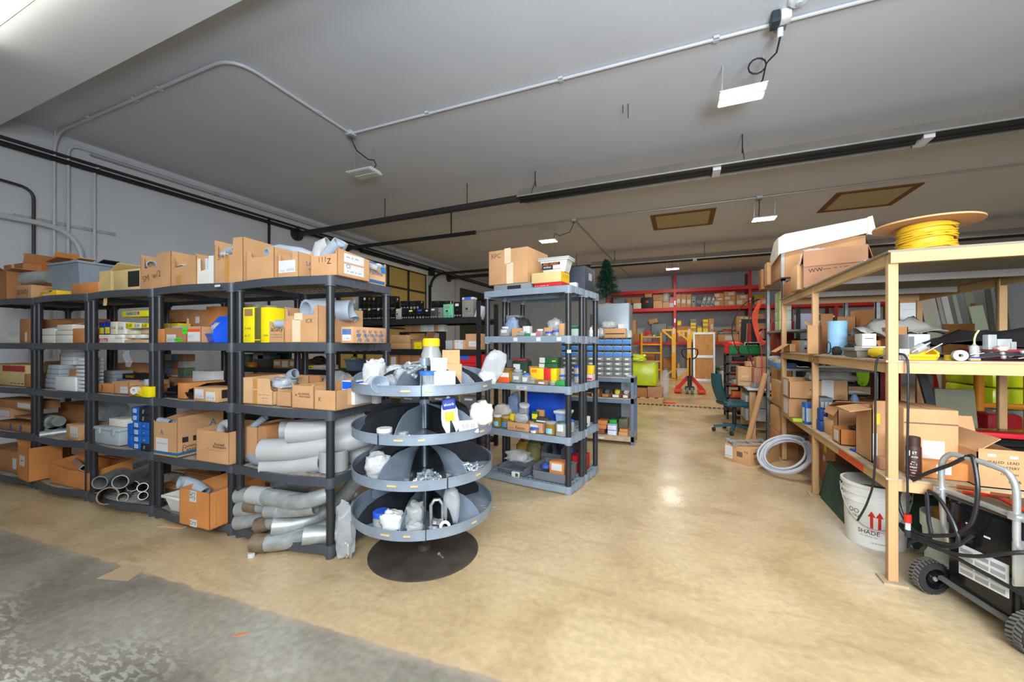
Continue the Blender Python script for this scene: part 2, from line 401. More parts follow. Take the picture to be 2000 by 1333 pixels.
# ---------------- the room ----------------
CEIL = 4.27; XL = -7.9; XR = 11.0; YB = 18.2; YF = -6.0
struct('floor', MB().box(XL-0.2, YF, -0.1, XR+0.2, YB+0.2, 0), 'floor')
struct('ceiling', MB().box(XL-0.2, 2.0, CEIL, XR+0.2, YB+0.2, CEIL+0.1), 'ceiling_paint')
struct('ceiling_soffit', MB().box(XL-0.2, YF, CEIL-0.25, XR+0.2, 2.0, CEIL+0.1), 'ceiling_near_paint')
DY0, DY1, DZ = 7.5, 11.3, 3.72
wl = MB(); wl.box(XL-0.2, YF, 0, XL, DY0, CEIL); wl.box(XL-0.2, DY1, 0, XL, YB, CEIL); wl.box(XL-0.2, DY0, DZ, XL, DY1, CEIL)
struct('wall_left', wl, 'wall_paint')
struct('wall_back', MB().box(XL-0.2, YB, 0, XR+0.2, YB+0.2, CEIL), 'wall_paint')
struct('wall_right', MB().box(XR, YF, 0, XR+0.2, YB, CEIL), 'wall_paint')
struct('wall_front', MB().box(XL-0.2, YF-0.2, 0, XR+0.2, YF, CEIL), 'wall_paint')
struct('trim_1', MB().box(XL, DY0-0.2, DZ-0.02, XL+0.05, DY1+0.2, DZ+0.18, 0.01), 'white_enamel')
# floor drain channel across the aisle, and a worn tan patch at the slab joint
dr = MB(); 
for k in range(34): dr.box(-1.9+k*0.09, 9.5, 0.0, -1.9+k*0.09+0.06, 9.68, 0.006)
solo('floor_drain', dr, 'dark_iron', 'dark slotted drain channel across the aisle floor', 'drain', kind='structure')
solo('floor_patch', MB().prism([(-3.17, 1.2), (-2.97, 1.26), (-3.03, 1.375), (-3.2, 1.36)], 0.0, 0.0015), (190, 164, 132), 'tan repair patch at the joint of the two slabs', 'patch', kind='structure')

# garage door in the left wall
dn = bpy.data.objects.new('door_1', None); COL.objects.link(dn); dn.location = (XL, 0, 0); tag(dn, 'tan panelled overhead door with black tracks in the left wall', 'door', None, 'structure')
for k in range(6):
    z0 = k*DZ/6
    p = MB()
    p.box(-0.12, DY0+0.02, z0+0.015, -0.09, DY1-0.02, z0+DZ/6-0.015); p.obj('door_panel', 'tan_panel', dn)
fr = MB()
for k in range(7): fr.box(-0.125, DY0, k*DZ/6-0.03, -0.07, DY1, k*DZ/6+0.03)
for k in range(5):
    y = DY0+k*(DY1-DY0)/4; fr.box(-0.125, y-0.04, 0, -0.065, y+0.04, DZ)
fr.obj('door_frame', 'dark_iron', dn)
for y in (DY0-0.06, DY1+0.06):
    t = MB(); t.box(0.0, y-0.035, 0, 0.07, y+0.035, DZ-0.35)
    t.tube([(0.07, y, DZ-0.4)]+[(0.07+0.45-0.45*math.cos(a*PI/16), y, DZ-0.4+0.42*math.sin(a*PI/16)) for a in range(1, 9)]+[(3.9, y, DZ+0.02)], 0.045, 8)
    t.bar((3.3, y, DZ+0.02), (3.3, y, CEIL), 0.02)
    t.box(0.0, y-0.12, DZ-0.02, 0.16, y+0.12, DZ+0.22)
    t.obj('door_track', 'black_steel', dn)
sp = MB(); sp.cyl((0.12, DY0-0.1, DZ+0.12), (0.12, DY1+0.1, DZ+0.12), 0.018, n=10); sp.cyl((0.12, DY0+0.6, DZ+0.12), (0.12, DY0+2.6, DZ+0.12), 0.05, n=12)
sp.obj('torsion_spring', 'black_steel', dn)
# second, dark door leaf further along
d2 = MB(); d2.box(XL, 13.4, 0, XL+0.06, 15.6, 3.55, 0.01); d2.box(XL, 14.45, 0, XL+0.075, 14.55, 3.5)
struct('door_2', d2, (70, 76, 62))

# ---------------- conduits, pipes and fittings on the walls and ceiling ----------------
def bend(a, b, c, r, n=6):
    """corner b between a and c rounded with radius r"""
    a, b, c = Vector(a), Vector(b), Vector(c); u = (a-b).normalized(); w = (c-b).normalized()
    p0 = b+u*r; p1 = b+w*r
    return [p0*(1-t)**2+b*2*t*(1-t)+p1*t*t for t in [i/n for i in range(n+1)]]
def route(pts, r):
    out = [Vector(pts[0])]
    for i in range(1, len(pts)-1): out += bend(pts[i-1], pts[i], pts[i+1], r)
    return out+[Vector(pts[-1])]
def conduit(label, pts, r, m='conduit_paint', rb=0.15, clips=(), group=None, name='conduit'):
    o = T(name, label, 'pipe', group=group)
    MB().tube(route(pts, rb), r, 8).obj('tube', m, o)
    for c in clips:
        MB().box(c[0]-0.025, c[1]-0.035, c[2]-0.012, c[0]+0.025, c[1]+0.035, c[2]+0.012).obj('pipe_clip', m, o)
    return o
zc = CEIL-0.022
conduit('long painted conduit across the ceiling between the two near junction boxes', [(-4.14, 4.13, zc), (0.81, 4.2, zc), (8.0, 4.3, zc)], 0.016, clips=[(-2.9, 4.14, zc), (-1.2, 4.17, zc), (0.3, 4.19, zc), (2.0, 4.21, zc)])
conduit('painted conduit bending from the near junction box to the left wall and down it', [(-4.14, 4.1, zc), (-4.12, 2.56, zc), (XL+0.07, 2.55, zc), (XL+0.04, 2.55, zc-0.25), (XL+0.04, 2.55, 1.2)], 0.018, rb=0.28,
        clips=[(-5.4, 2.56, zc), (-5.9, 2.56, zc), (-6.9, 2.55, zc), (-4.13, 3.6, zc)])
conduit('conduit across the far ceiling between the ceiling hatches and the tube heater', [(-7.8, 9.0, zc), (-2.29, 9.05, zc), (1.4, 9.05, zc), (10, 9.0, zc)], 0.014, 'emt')
conduit('short conduit running from the far junction box towards the back wall', [(-2.27, 9.1, zc), (-2.2, 13.4, zc), (-2.0, YB-0.1, zc)], 0.014, 'emt')
for i, (dz, dy0, m, r, lb) in enumerate(((0.37, YF, 'black_steel', 0.035, 'thick black pipe along the top of the left wall'), (0.29, YF, 'dark_iron', 0.022, 'thin dark pipe above the thick black one on the left wall'),
        (0.10, 2.8, 'conduit_paint', 0.018, 'pale conduit in the corner of left wall and ceiling'), (0.16, 2.9, 'emt', 0.014, 'narrow grey conduit between the pipes on the left wall'))):
    c = CEIL-dz
    clips = [(XL+0.06, y, c) for y in (1.9, 4.6, 6.9, 9.6, 12.4)]
    conduit(lb, [(XL+0.06, dy0, c), (XL+0.06, 8, c), (XL+0.06, YB-0.2, c)], r, m, clips=clips)
for y, zt, m, r, lb in ((2.36, 3.42, 'dark_iron', 0.018, 'brownish conduit bending down the left wall, left of the bunch'), (2.68, CEIL-0.10, 'conduit_paint', 0.02, 'pale conduit dropping down the middle of the bunch'),
                     (2.95, CEIL-0.28, 'conduit_paint', 0.018, 'pale conduit dropping at the right of the bunch')):
    y2 = y-1.6 if m == 'dark_iron' else y+0.8
    conduit(lb, [(XL+0.05, y2, zt+(0.12 if m == 'dark_iron' else 0)), (XL+0.05, y, zt), (XL+0.05, y, 0.6)], r, m, rb=0.14)
conduit('fat pale pipe sweeping along the left wall and bending down', [(XL+0.08, -1.5, 3.02), (XL+0.08, 2.8, 2.98), (XL+0.08, 2.82, 0.6)], 0.035, rb=0.42)
solo('strut_channel', MB().box(XL, 2.2, 3.02, XL+0.025, 3.2, 3.06), 'galv', 'short strut channel clamping the bunch of conduits on the left wall', 'bracket')
conduit('black pipe dropping down the left wall right of the conduits', [(XL+0.04, 5.62, CEIL-0.3), (XL+0.04, 5.62, 2.5), (XL+0.04, 5.62, 1.0)], 0.025, 'black_steel')
conduit('grey conduit dropping beside the overhead door', [(XL+0.05, 13.05, CEIL-0.35), (XL+0.05, 13.05, 2.5), (XL+0.05, 13.05, 1.0)], 0.03, 'emt')
conduit('bent rail on the far left wall', [(XL+0.05, 13.6, 2.2), (XL+0.5, 13.6, 2.3), (XL+0.5, 15.0, 2.28)], 0.025, 'dark_iron')
sn = T('wall_pipe_stub', 'short dark pipe with round flange on the far left wall', 'pipe', (XL, 14.15, 3.12))
MB().cyl((0, 0, 0), (1.4, 0.1, 0.02), 0.055).obj('tube', 'dark_iron', sn); MB().cyl((0, 0, 0), (0.05, 0, 0), 0.13).obj('flange', 'dark_iron', sn)

def junction_box(label, x, y, tall=False):
    o = T('junction_box', label, 'electrical box', (x, y, CEIL))
    MB().box(-0.05, -0.05, -0.05, 0.05, 0.05, 0, 0.006).obj('cover', 'conduit_paint', o)
    MB().box(-0.045, -0.045, -0.075, 0.045, 0.045, -0.05, 0.004).obj('box', 'drawer_grey', o)
    return o
junction_box('grey junction box on ceiling above the unlit lamp', -4.14, 4.13)
junction_box('junction box by far ceiling conduit above the small lit lamp', -2.29, 9.05)
junction_box('junction box on far conduit between the two ceiling hatches', 1.4, 9.05)
jb = junction_box('junction box with transformer and plug at top of ceiling', 0.81, 4.2)
MB().box(-0.09, -0.16, -0.11, -0.03, -0.04, -0.01, 0.005).obj('transformer', (40, 56, 62), jb)
MB().box(-0.02, -0.14, -0.09, 0.06, -0.05, 0, 0.01).obj('bracket', 'white_enamel', jb)
MB().cyl((0, 0, -0.075), (0, 0.01, -0.15), 0.025, n=12).obj('plug', 'white_enamel', jb)
sd = T('smoke_detector', 'round white detector on the ceiling at the top of the photo', 'detector', (0.9, 3.98, CEIL))
MB().lathe([(0.075, 0), (0.08, -0.02), (0.06, -0.045), (0.02, -0.05)], 20).obj('housing', 'white_enamel', sd); MB().lathe([(0.025, -0.045), (0.022, -0.06), (0.0, -0.062)], 14).obj('sensor', (180, 196, 200), sd)

def high_bay(label, x, y, lit, cord, zb=3.93, hooks=True):
    o = T('ceiling_light', label, 'light', (x, y, zb), group='hanging ceiling lights')
    h = MB(); h.prism([(-0.15, 0.0), (0.15, 0.0), (0.15, 0.012), (0.09, 0.045), (-0.09, 0.045), (-0.15, 0.012)], -0.21, 0.21, 'x'); h.obj('housing', 'white_enamel', o)
    for s in (-1, 1):
        MB().box(-0.195, s*0.075-0.052, -0.006, 0.195, s*0.075+0.052, 0.001).obj('diffuser', 'lamp_on' if lit else 'lamp_off', o)
    if hooks:
        for s in (-1, 1):
            MB().bar((s*0.18, 0, 0.03), (s*0.18+0.01, -0.02, CEIL-zb), 0.012).obj('chain', 'steel', o)
    c = MB(); c.tube([Vector(p)-Vector((x, y, zb)) for p in cord], 0.008, 6); c.obj('power_cord', 'cord', o)
    return o
high_bay('unlit white panel light hanging over the cardboard boxes at left', -4.37, 4.62, False, [(-4.14, 4.13, 4.2), (-4.13, 4.17, 4.12), (-4.2, 4.3, 4.1), (-4.18, 4.5, 4.06), (-4.15, 4.58, 4.08), (-4.14, 4.62, 4.02), (-4.2, 4.62, 3.97)])
lp = [(0.68+0.075*math.cos(a*PI/6), 4.52, 4.10+0.075*math.sin(a*PI/6)) for a in range(0, 13)]
high_bay('lit panel light with coiled cord nearest the camera', 0.566, 4.68, True, [(0.81, 4.2, 4.12), (0.8, 4.3, 4.05), (0.76, 4.45, 4.08)]+lp+[(0.74, 4.6, 4.0), (0.7, 4.66, 3.96)])
high_bay('small lit light above the carton on the grey shelf unit', -3.04, 9.44, True, [(-2.29, 9.05, 4.19), (-2.4, 9.1, 4.0), (-2.7, 9.25, 3.98), (-2.85, 9.4, 4.1), (-2.9, 9.44, 3.96)])
high_bay('small lit light between the two ceiling hatches', 1.55, 9.49, True, [(1.4, 9.05, 4.19), (1.42, 9.2, 4.05), (1.44, 9.4, 4.0), (1.5, 9.49, 3.96)])
high_bay('farthest lit light above the red pallet rack', -0.28, 14.6, True, [(-0.28, 14.6, 4.27), (-0.28, 14.6, 4.1), (-0.28, 14.6, 3.96)])
# fluorescent strip on the low soffit, upper left corner
fs = T('strip_light', 'long lit tube light on the low ceiling at upper left', 'light', (-4.7, 1.28, CEIL-0.25))
MB().box(-0.9, -0.06, -0.05, 0.9, 0.06, 0, 0.01).obj('housing', 'white_enamel', fs)
for s in (-1, 1): MB().cyl((-0.85, s*0.035, -0.07), (0.85, s*0.035, -0.07), 0.02, n=10).obj('tube', 'lamp_on', fs)
solo('ceiling_seam', MB().box(XL, 1.36, CEIL-0.256, XR, 1.375, CEIL-0.25), 'bark', 'thin dark seam across the low ceiling', 'seam', kind='structure')

def heater(label, y, x0, x1, zl, rods):
    o = T('tube_heater', label, 'heater', (0, y, zl), group='radiant tube heaters')
    sec = [(-0.20, 0.0), (-0.085, 0.15), (0.085, 0.15), (0.20, 0.0)]
    t = MB()
    for (a, b) in zip(sec[:-1], sec[1:]):
        a, b = Vector((0, *a)), Vector((0, *b)); t.obox((a+b)/2+Vector(((x0+x1)/2, 0, 0)), ((x1-x0)/2, 0, 0), (b-a)/2, Vector((0, -(b-a).z, (b-a).y)).normalized()*0.004)
    t.obj('reflector', 'alu_dull', o)
    for s in (-1, 1): MB().box(x0, s*0.2-0.012, -0.012, x1, s*0.2+0.012, 0.004).obj('lip', 'alu', o)
    for s in (-1, 1): MB().cyl((x0-(0.05 if s > 0 else 0), s*0.07, 0.03), (x1, s*0.07, 0.03), 0.05, n=14).obj('burner_tube', 'black_steel', o)
    MB().cyl((XL+0.05, 0.0, 0.0), (x0, 0, 0.04), 0.058, n=16).obj('flue_pipe', 'dark_iron', o)
    MB().cyl((XL, 0.0, 0.0), (XL+0.06, 0, 0), 0.14, n=20).obj('wall_flange', 'dark_iron', o)
    for x in rods:
        m = MB(); m.cyl((x, 0, 0.15 if x > x0 else 0.06), (x, 0, CEIL-zl), 0.008, n=6)
        if x > x0: m.bar((x, -0.2, 0.0), (x, 0, 0.3), 0.008); m.bar((x, 0.2, 0.0), (x, 0, 0.3), 0.008)
        m.obj('hanger', 'dark_iron', o)
    for x in (x0+2.9, x0+5.1): MB().box(x, -0.13, -0.04, x+0.1, 0.13, 0.02).obj('tube_clamp', 'white_enamel', o)
mat('alu_dull', (150, 142, 134), 0.55, 0.3, 0.08, 4)
heater('nearer tube heater with dark pipe across the ceiling', 6.28, -2.5, 8.5, 3.82, (-5.41, -3.55, -2.25, 0.77, 3.6))
heater('farther tube heater with dark pipe near the back wall', 12.57, -2.6, 9.0, 3.80, (-6, -3.1, -1.9, 0.6, 4.2))

def hatch(label, x0, x1, y0, y1):
    o = bpy.data.objects.new('ceiling_hatch', None); COL.objects.link(o); o.location = ((x0+x1)/2, (y0+y1)/2, CEIL); tag(o, label, 'hatch', 'ceiling hatches', 'structure')
    w, d = (x1-x0)/2, (y1-y0)/2; f = MB()
    for (a, b, c, e) in ((-w, -d, w, -d+0.1), (-w, d-0.1, w, d), (-w, -d+0.1, -w+0.1, d-0.1), (w-0.1, -d+0.1, w, d-0.1)): f.box(a, b, -0.02, c, e, 0)
    f.obj('hatch_frame', 'brown_wood', o); MB().box(-w+0.1, -d+0.1, -0.01, w-0.1, d-0.1, 0).obj('hatch_panel', 'hatch_panel', o)
hatch('left ceiling hatch with brown wooden frame', -0.645, 0.68, 9.44, 10.68)
hatch('right ceiling hatch with brown wooden frame', 2.73, 4.0, 9.42, 10.66)
for x, y in ((0.14-0.45, 4.75), (0.2-0.42, 4.78)): pass
hk = T('ceiling_hook', 'pair of bare hooks hanging from the ceiling left of the lit light', 'hook', (-0.65, 4.95, CEIL))
MB().cyl((0, 0, 0), (0, 0, -0.1), 0.005, n=6).obj('rod', 'dark_iron', hk); MB().cyl((0.06, 0, 0), (0.06, 0, -0.17), 0.005, n=6).obj('rod', 'dark_iron', hk)
# ---------------- plastic shelf units ----------------
def outline(W, D, bow, r, n=10):
    """plan of a shelf: posts at (+-W/2, 0) and (+-W/2, D); front edge bowed towards the viewer"""
    P = []
    def arc(cx, cy, a0, a1):
        for i in range(6):
            a = math.radians(a0+(a1-a0)*i/5); P.append((cx+r*math.cos(a), cy+r*math.sin(a)))
    arc(-W/2, 0, 180, 270)
    for i in range(1, n):
        t = i/n; P.append((-W/2+W*t, -r-bow*(math.sin(PI*t)**1.3)))
    arc(W/2, 0, 270, 360); arc(W/2, D, 0, 90); arc(-W/2, D, 90, 180)
    return P
def shelf_meshes(W, D, bow, r, rim_m, lattice_m, hgt=0.055, step=0.055):
    P = outline(W, D, bow, r); cx = 0; cy = D/2; t = 0.02
    Q = [(x-t*(1 if x > 0 else -1)*min(1, abs(x)/(W/2)), y+(t if y < D/2 else -t)) for x, y in P]
    n = len(P); m = MB(); v = [(x, y, -hgt) for x, y in P]+[(x, y, 0) for x, y in P]+[(x, y, 0) for x, y in Q]+[(x, y, -hgt) for x, y in Q]
    f = []
    for i in range(n):
        j = (i+1) % n
        for k in range(4): f.append((k*n+i, k*n+j, ((k+1) % 4)*n+j, ((k+1) % 4)*n+i))
    m.add(v, f)
    for sx in (-1, 1):          # corner sockets and side ribs
        for y in (0, D): m.cyl((sx*W/2, y, -hgt-0.012), (sx*W/2, y, -0.004), r*1.02, n=14)
        for fy in (0.3, 0.42, 0.58, 0.7): m.box(sx*(W/2+r)-0.006, D*fy-0.012, -hgt-0.004, sx*(W/2+r)+0.006, D*fy+0.012, -0.006)
    rim = m.mesh('rim', rim_m)
    d = MB()
    def front(x): return -r-bow*(max(0.0, math.cos(PI*x/W))**1.3)+0.012
    x = -W/2+0.02
    k = 0
    while x < W/2:
        d.box(x, front(x), -0.022, x+0.017, D+r-0.014, -0.006); x += step; k += 1
    y = 0.012
    while y < D:
        d.box(-W/2-r+0.012, y, -0.02, W/2+r-0.012, y+0.015, -0.0075); y += step*1.6
    return rim, d.mesh('deck', lattice_m)
TIER = [0.09, 0.522, 0.957, 1.39, 1.823]
def plastic_unit(label, tiers, W, D, bow, rim, deck, post_m, rpost, loc, rz, group):
    o = T('plastic_shelf_unit', label, 'shelf', loc, rz, group)
    rims = {}
    for z in tiers:
        s = bpy.data.objects.new('shelf', rim); COL.objects.link(s); s.parent = o; s.location = (0, 0, z)
        d = bpy.data.objects.new('shelf_deck', deck); COL.objects.link(d); d.parent = s
    for sx in (-1, 1):
        for y in (0, D):
            MB().cyl((sx*W/2, y, 0.02), (sx*W/2, y, tiers[-1]-0.02), rpost, n=16).obj('post', post_m, o)
            MB().cyl((sx*W/2, y, 0), (sx*W/2, y, tiers[0]-0.05), rpost*1.05, rpost*1.12, n=14).obj('foot', rim.materials[0], o)
    return o
R = Fr(-2.076, 1.91, 2.8)
RW, RD = 0.83, 0.56
rim_, deck_ = shelf_meshes(RW, RD, 0.045, 0.036, 'charcoal_plastic', 'dust_lattice')
RC = [-0.427, -1.343, -2.255, -3.163, -4.075]
names = ['black plastic shelf unit with grey pipe elbows beside the carousel', 'second black plastic shelf unit from the carousel, blue bin on it', 'middle black plastic shelf unit, cut conduits on its bottom shelf',
         'fourth black plastic shelf unit from the carousel, white boxes on it', 'leftmost black plastic shelf unit, cut off by the photo edge']
unit0 = None
for k, x in enumerate(RC):
    if unit0 is None:
        unit0 = plastic_unit(names[k], TIER, RW, RD, 0.045, rim_, deck_, 'black_plastic', 0.026, R.w(x, 0), R.deg, 'black plastic shelf units in a row')
    else: dup(unit0, R.w(x, 0), None, names[k])
G = Fr(-0.957, 3.573, -8.0)
GT = [0.075, 0.527, 0.993, 1.459, 1.921]
grim, gdeck = shelf_meshes(0.90, 0.33, 0.012, 0.036, 'grey_plastic', 'grey_plastic', 0.062, 0.05)
g0 = plastic_unit('grey plastic shelf unit full of jars, front of the pair', GT, 0.90, 0.33, 0.012, grim, gdeck, 'black_plastic', 0.027, G.w(-0.45, 0.0), G.deg, 'grey plastic shelf units')
dup(g0, G.w(-0.45, 0.405), None, 'grey plastic shelf unit standing behind the front grey one')
# ---------------- builders for the things on the shelves ----------------
class Zm:
    """a magnified crop of the photograph: scale, left, top"""
    def __init__(s, k, x, y): s.k = k; s.ox = x; s.oy = y
    def u(s, x): return s.ox+x/s.k
    def v(s, y): return s.oy+y/s.k
PX = Zm(1, 0, 0)
def wall(mb, prof, W, H, face, w, d, t=0.005):
    prof = prof or [(0, 1), (1, 1)]
    P = [(0, 0), (W, 0)]+[(a*W, b*H) for a, b in reversed(prof)]
    if face == 'F': mb.prism(P, 0, t, 'y')
    elif face == 'B': mb.prism(P, d-t, d, 'y')
    elif face == 'L': mb.prism(P, 0, t, 'x')
    else: mb.prism(P, w-t, w, 'x')
def carton_w(label, loc, rz, w, d, h, col='card', top='open', prof={}, flaps={}, dec=[], name='cardboard_box', cat='box', group=None, rot=None, bev=0.004):
    """a carton with its front left bottom corner at loc; profiles are top edges of the walls as fractions, left to right seen along +y / +x"""
    o = T(name, label, cat, loc, rz, group, rot)
    m = MB()
    if top == 'closed':
        m.box(0, 0, 0, w, d, h, bev)
    else:
        t = 0.005
        wall(m, prof.get('F'), w, h, 'F', w, d); wall(m, prof.get('B'), w, h, 'B', w, d)
        for fc in 'LR':
            wall(m, prof.get(fc), d, h, fc, w, d)
        m.box(0, 0, 0, w, d, t)
    m.obj('carton', col, o)
    if top == 'closed' and max(w, d) > 0.16 and h > 0.05:
        s = MB()
        if w >= d: s.box(0.001, d/2-0.002, h-0.001, w-0.001, d/2+0.002, h+0.0008)
        else: s.box(w/2-0.002, 0.001, h-0.001, w/2+0.002, d-0.001, h+0.0008)
        s.obj('flap_seam', 'ink_soft', o)
    for fc, (ln, an) in flaps.items():
        a = math.radians(an); dn, up = math.sin(a)*ln, math.cos(a)*ln; f = MB(); z = h-0.002; e = 0.004; t = 0.0022
        if fc == 'F': A, B, D, nrm = (e, t, z), (w-e, t, z), Vector((0, -dn, up)), Vector((0, up, dn))
        elif fc == 'B': A, B, D, nrm = (e, d-t, z), (w-e, d-t, z), Vector((0, dn, up)), Vector((0, up, -dn))
        elif fc == 'L': A, B, D, nrm = (t, e, z), (t, d-e, z), Vector((-dn, 0, up)), Vector((up, 0, dn))
        else: A, B, D, nrm = (w-t, e, z), (w-t, d-e, z), Vector((dn, 0, up)), Vector((up, 0, -dn))
        A, B = Vector(A), Vector(B); nrm.normalize(); f.obox((A+B)/2+D/2, (B-A)/2, D/2, nrm*t)
        f.obj('flap', col, o)
    if dec: deco(o, w, d, h, dec)
    return o
def B(F_, zm, x0, x1, yt, z0, ly, d, label, col='card', r=0, h=None, **k):
    """a carton placed in a shelf frame by the photograph's left, right and top of its front face"""
    u0, u1 = zm.u(x0), zm.u(x1); a, b = F_.x(u0, ly), F_.x(u1, ly); w = b-a
    if h is None: h = F_.z((u0+u1)/2, zm.v(yt), ly)-z0
    h = max(h, 0.01)
    if r: w /= max(0.3, math.cos(math.radians(r)))
    o = carton_w(label, F_.w(a, ly, z0), F_.deg+r, w, d, h, col, **k)
    o_dim[o.name] = (w, d, h); return o
o_dim = {}
def bag(label, loc, sx, sy, sz, seed=1, m='clear_bag', rz=0, flat=False, cat='bag', name='plastic_bag', rot=None, group=None, jit=0.9):
    """crumpled bag resting on loc"""
    n, k = 20, 14; vs = []
    for i in range(k+1):
        th = PI*i/k
        for j in range(n):
            a = 2*PI*j/n; d = Vector((math.sin(th)*math.cos(a), math.sin(th)*math.sin(a), -math.cos(th)))
            q = 1+jit*0.30*noise.noise(d*2.6+Vector((seed*7.3, seed, 2)))+jit*0.11*noise.noise(d*6+Vector((seed, 5, seed*2.2)))
            p = Vector((math.copysign(abs(d.x)**0.7, d.x), math.copysign(abs(d.y)**0.7, d.y), math.copysign(abs(d.z)**0.8, d.z)))*q
            vs.append(Vector((p.x*sx/2, p.y*sy/2, p.z*sz/2)))
    zmin = min(p.z for p in vs)
    vs = [(p.x, p.y, p.z-zmin) for p in vs]
    b = MB(); b.add(vs, [(i*n+j, i*n+(j+1) % n, (i+1)*n+(j+1) % n, (i+1)*n+j) for i in range(k) for j in range(n)])
    return solo(name, b, m, label, cat, loc, rz, group, rot=rot, ang=60)
def jar(label, loc, r, h, lid, body='clear', fill='jar_contents', fillh=0.7, lab=None, lidh=None, name='jar', cat='jar', rz=0, square=False, group=None, rot=None, neck=0.85, lab_ang=-100):
    o = T(name, label, cat, loc, rz, group, rot); lidh = lidh or 0.16*h; hb = h-lidh
    n = 4 if square else 20; k = 1.35 if square else 1
    def L(p): return MB().lathe(p, 18 if not square else 18)
    if square:
        m = MB(); m.box(-r, -r*0.8, 0, r, r*0.8, hb*0.94, 0.2*r); m.cyl((0, 0, hb*0.9), (0, 0, hb), r*0.75, n=18)
    else: m = L([(r*0.9, 0), (r, 0.03*h), (r, hb*0.8), (r*neck, hb*0.94), (r*neck, hb)])
    m.obj('jar_body', body, o)
    if fill:
        f = MB()
        if square: f.box(-r*0.92, -r*0.72, 0.004, r*0.92, r*0.72, hb*fillh, 0.1*r)
        else: f = L([(r*0.86, 0.004), (r*0.93, 0.03*h), (r*0.93, hb*fillh*0.95), (0, hb*fillh)])
        f.obj('jar_contents', fill, o)
    if lid:
        lr = r*neck*1.06
        MB().lathe([(lr, 0), (lr, lidh*0.85), (lr*0.92, lidh), (0, lidh)], 20, (0, 0, hb)).obj('lid', lid, o)
    if lab:
        colr, lw, lz0, lz1 = lab; p = MB(); a0 = math.radians(lab_ang-lw/2); st = 8; vs = []
        rr = r*1.012
        if square: p.box(-r*0.6, -r*0.8-0.001, hb*lz0, r*0.6, -r*0.8+0.001, hb*lz1)
        else:
            for i in range(st+1):
                a = a0+math.radians(lw)*i/st; vs += [(rr*math.cos(a), rr*math.sin(a), hb*lz0), (rr*math.cos(a), rr*math.sin(a), hb*lz1)]
            p.add(vs, [(2*i, 2*i+2, 2*i+3, 2*i+1) for i in range(st)])
        p.obj('paper_label', colr, o)
    return o
def pipe_t(name, label, cat, pts, ro, ri, m='pvc', group=None, n=20, collar=None, cm=None, base=None):
    o = T(name, label, cat, base if base is not None else pts[0], 0, group); b0 = Vector(o.location)
    P = [Vector(p)-b0 for p in pts]
    MB().pipe(P, ro, ri, n).obj('tube', m, o)
    if collar:
        d = (P[1]-P[0]).normalized(); MB().pipe([P[0]-d*0.002, P[0]+d*collar], ro*1.07, ri, n).obj('coupling', cm or m, o)
    return o
def arc3(p, dirv, L, bendv, ang, n=8, lead=0.0):
    """points from p along dirv curving towards bendv through ang degrees over length L"""
    p = Vector(p); d = Vector(dirv).normalized(); b = Vector(bendv); b = (b-d*b.dot(d)).normalized(); out = [p]
    if lead: p = p+d*lead; out.append(p.copy())
    a = math.radians(ang); s = L/n
    for i in range(1, n+1):
        t = a*(i-0.5)/n; p = p+(d*math.cos(t)+b*math.sin(t))*s; out.append(p.copy())
    return out
def bin_open(label, loc, rz, w, d, h, m, name='storage_bin', cat='bin', group=None, low=0.5, hop=True):
    """stacking bin with a lowered sloping front mouth (front at y = 0)"""
    o = T(name, label, cat, loc, rz, group); t = 0.004; b = MB()
    side = [(0.02, 0), (d, 0), (d, h), (d*0.42, h), (0.06*d, h*low), (0.0, h*low*0.5)] if hop else [(0.05*d, 0), (0.95*d, 0), (d, h), (0, h)]
    b.prism(side, 0, t, 'x'); b.prism(side, w-t, w, 'x')
    b.box(0, d-t, 0, w, d, h); b.box(0, 0.02, 0, w, d, t)
    b.obox((w/2, 0.01, h*low*0.35+0.005), (w/2, 0, 0), (0, -0.008, h*low*0.35), (0, t/2, 0))
    b.obj('bin_body', m, o)
    r = MB(); e = 0.006
    r.box(-e, d-0.012, h-0.012, w+e, d+e, h)
    for x in (0, w): r.bar((x, d, h-0.006), (x, d*0.42, h-0.006), 0.011); r.bar((x, d*0.42, h-0.006), (x, 0.06*d, h*low), 0.011)
    r.bar((0, 0.0, h*low*0.72), (w, 0.0, h*low*0.72), 0.012)
    r.obj('bin_rim', m, o); return o
def tote(label, loc, rz, w, d, h, m, taper=0.08, lidm=None, name='tote', cat='tote', group=None, rot=None, open_=True):
    o = T(name, label, cat, loc, rz, group, rot)
    tx, ty = w*taper, d*taper; t = 0.004
    b = MB(); lo = [(tx, ty), (w-tx, ty), (w-tx, d-ty), (tx, d-ty)]; hi = [(0, 0), (w, 0), (w, d), (0, d)]
    vs = [(x, y, 0) for x, y in lo]+[(x, y, h) for x, y in hi]+[(x+(t if x < w/2 else -t), y+(t if y < d/2 else -t), t) for x, y in lo]+[(x+(t if x < w/2 else -t), y+(t if y < d/2 else -t), h) for x, y in hi]
    f = [(0, 3, 2, 1), (8, 9, 10, 11)]
    for i in range(4):
        j = (i+1) % 4; f += [(i, j, 4+j, 4+i), (8+j, 8+i, 12+i, 12+j), (4+i, 4+j, 12+j, 12+i)]
    b.add(vs, f); b.obj('body', m, o)
    r = MB(); e = 0.012
    for (x0, y0, x1, y1) in ((-e, -e, w+e, 0.004), (-e, d-0.004, w+e, d+e), (-e, 0, 0.004, d), (w-0.004, 0, w+e, d)): r.box(x0, y0, h-0.02, x1, y1, h, 0.003)
    r.obj('rim', m, o)
    if lidm: MB().box(-e-0.004, -e-0.004, h-0.01, w+e+0.004, d+e+0.004, h+0.012, 0.006).obj('lid', lidm, o)
    return o
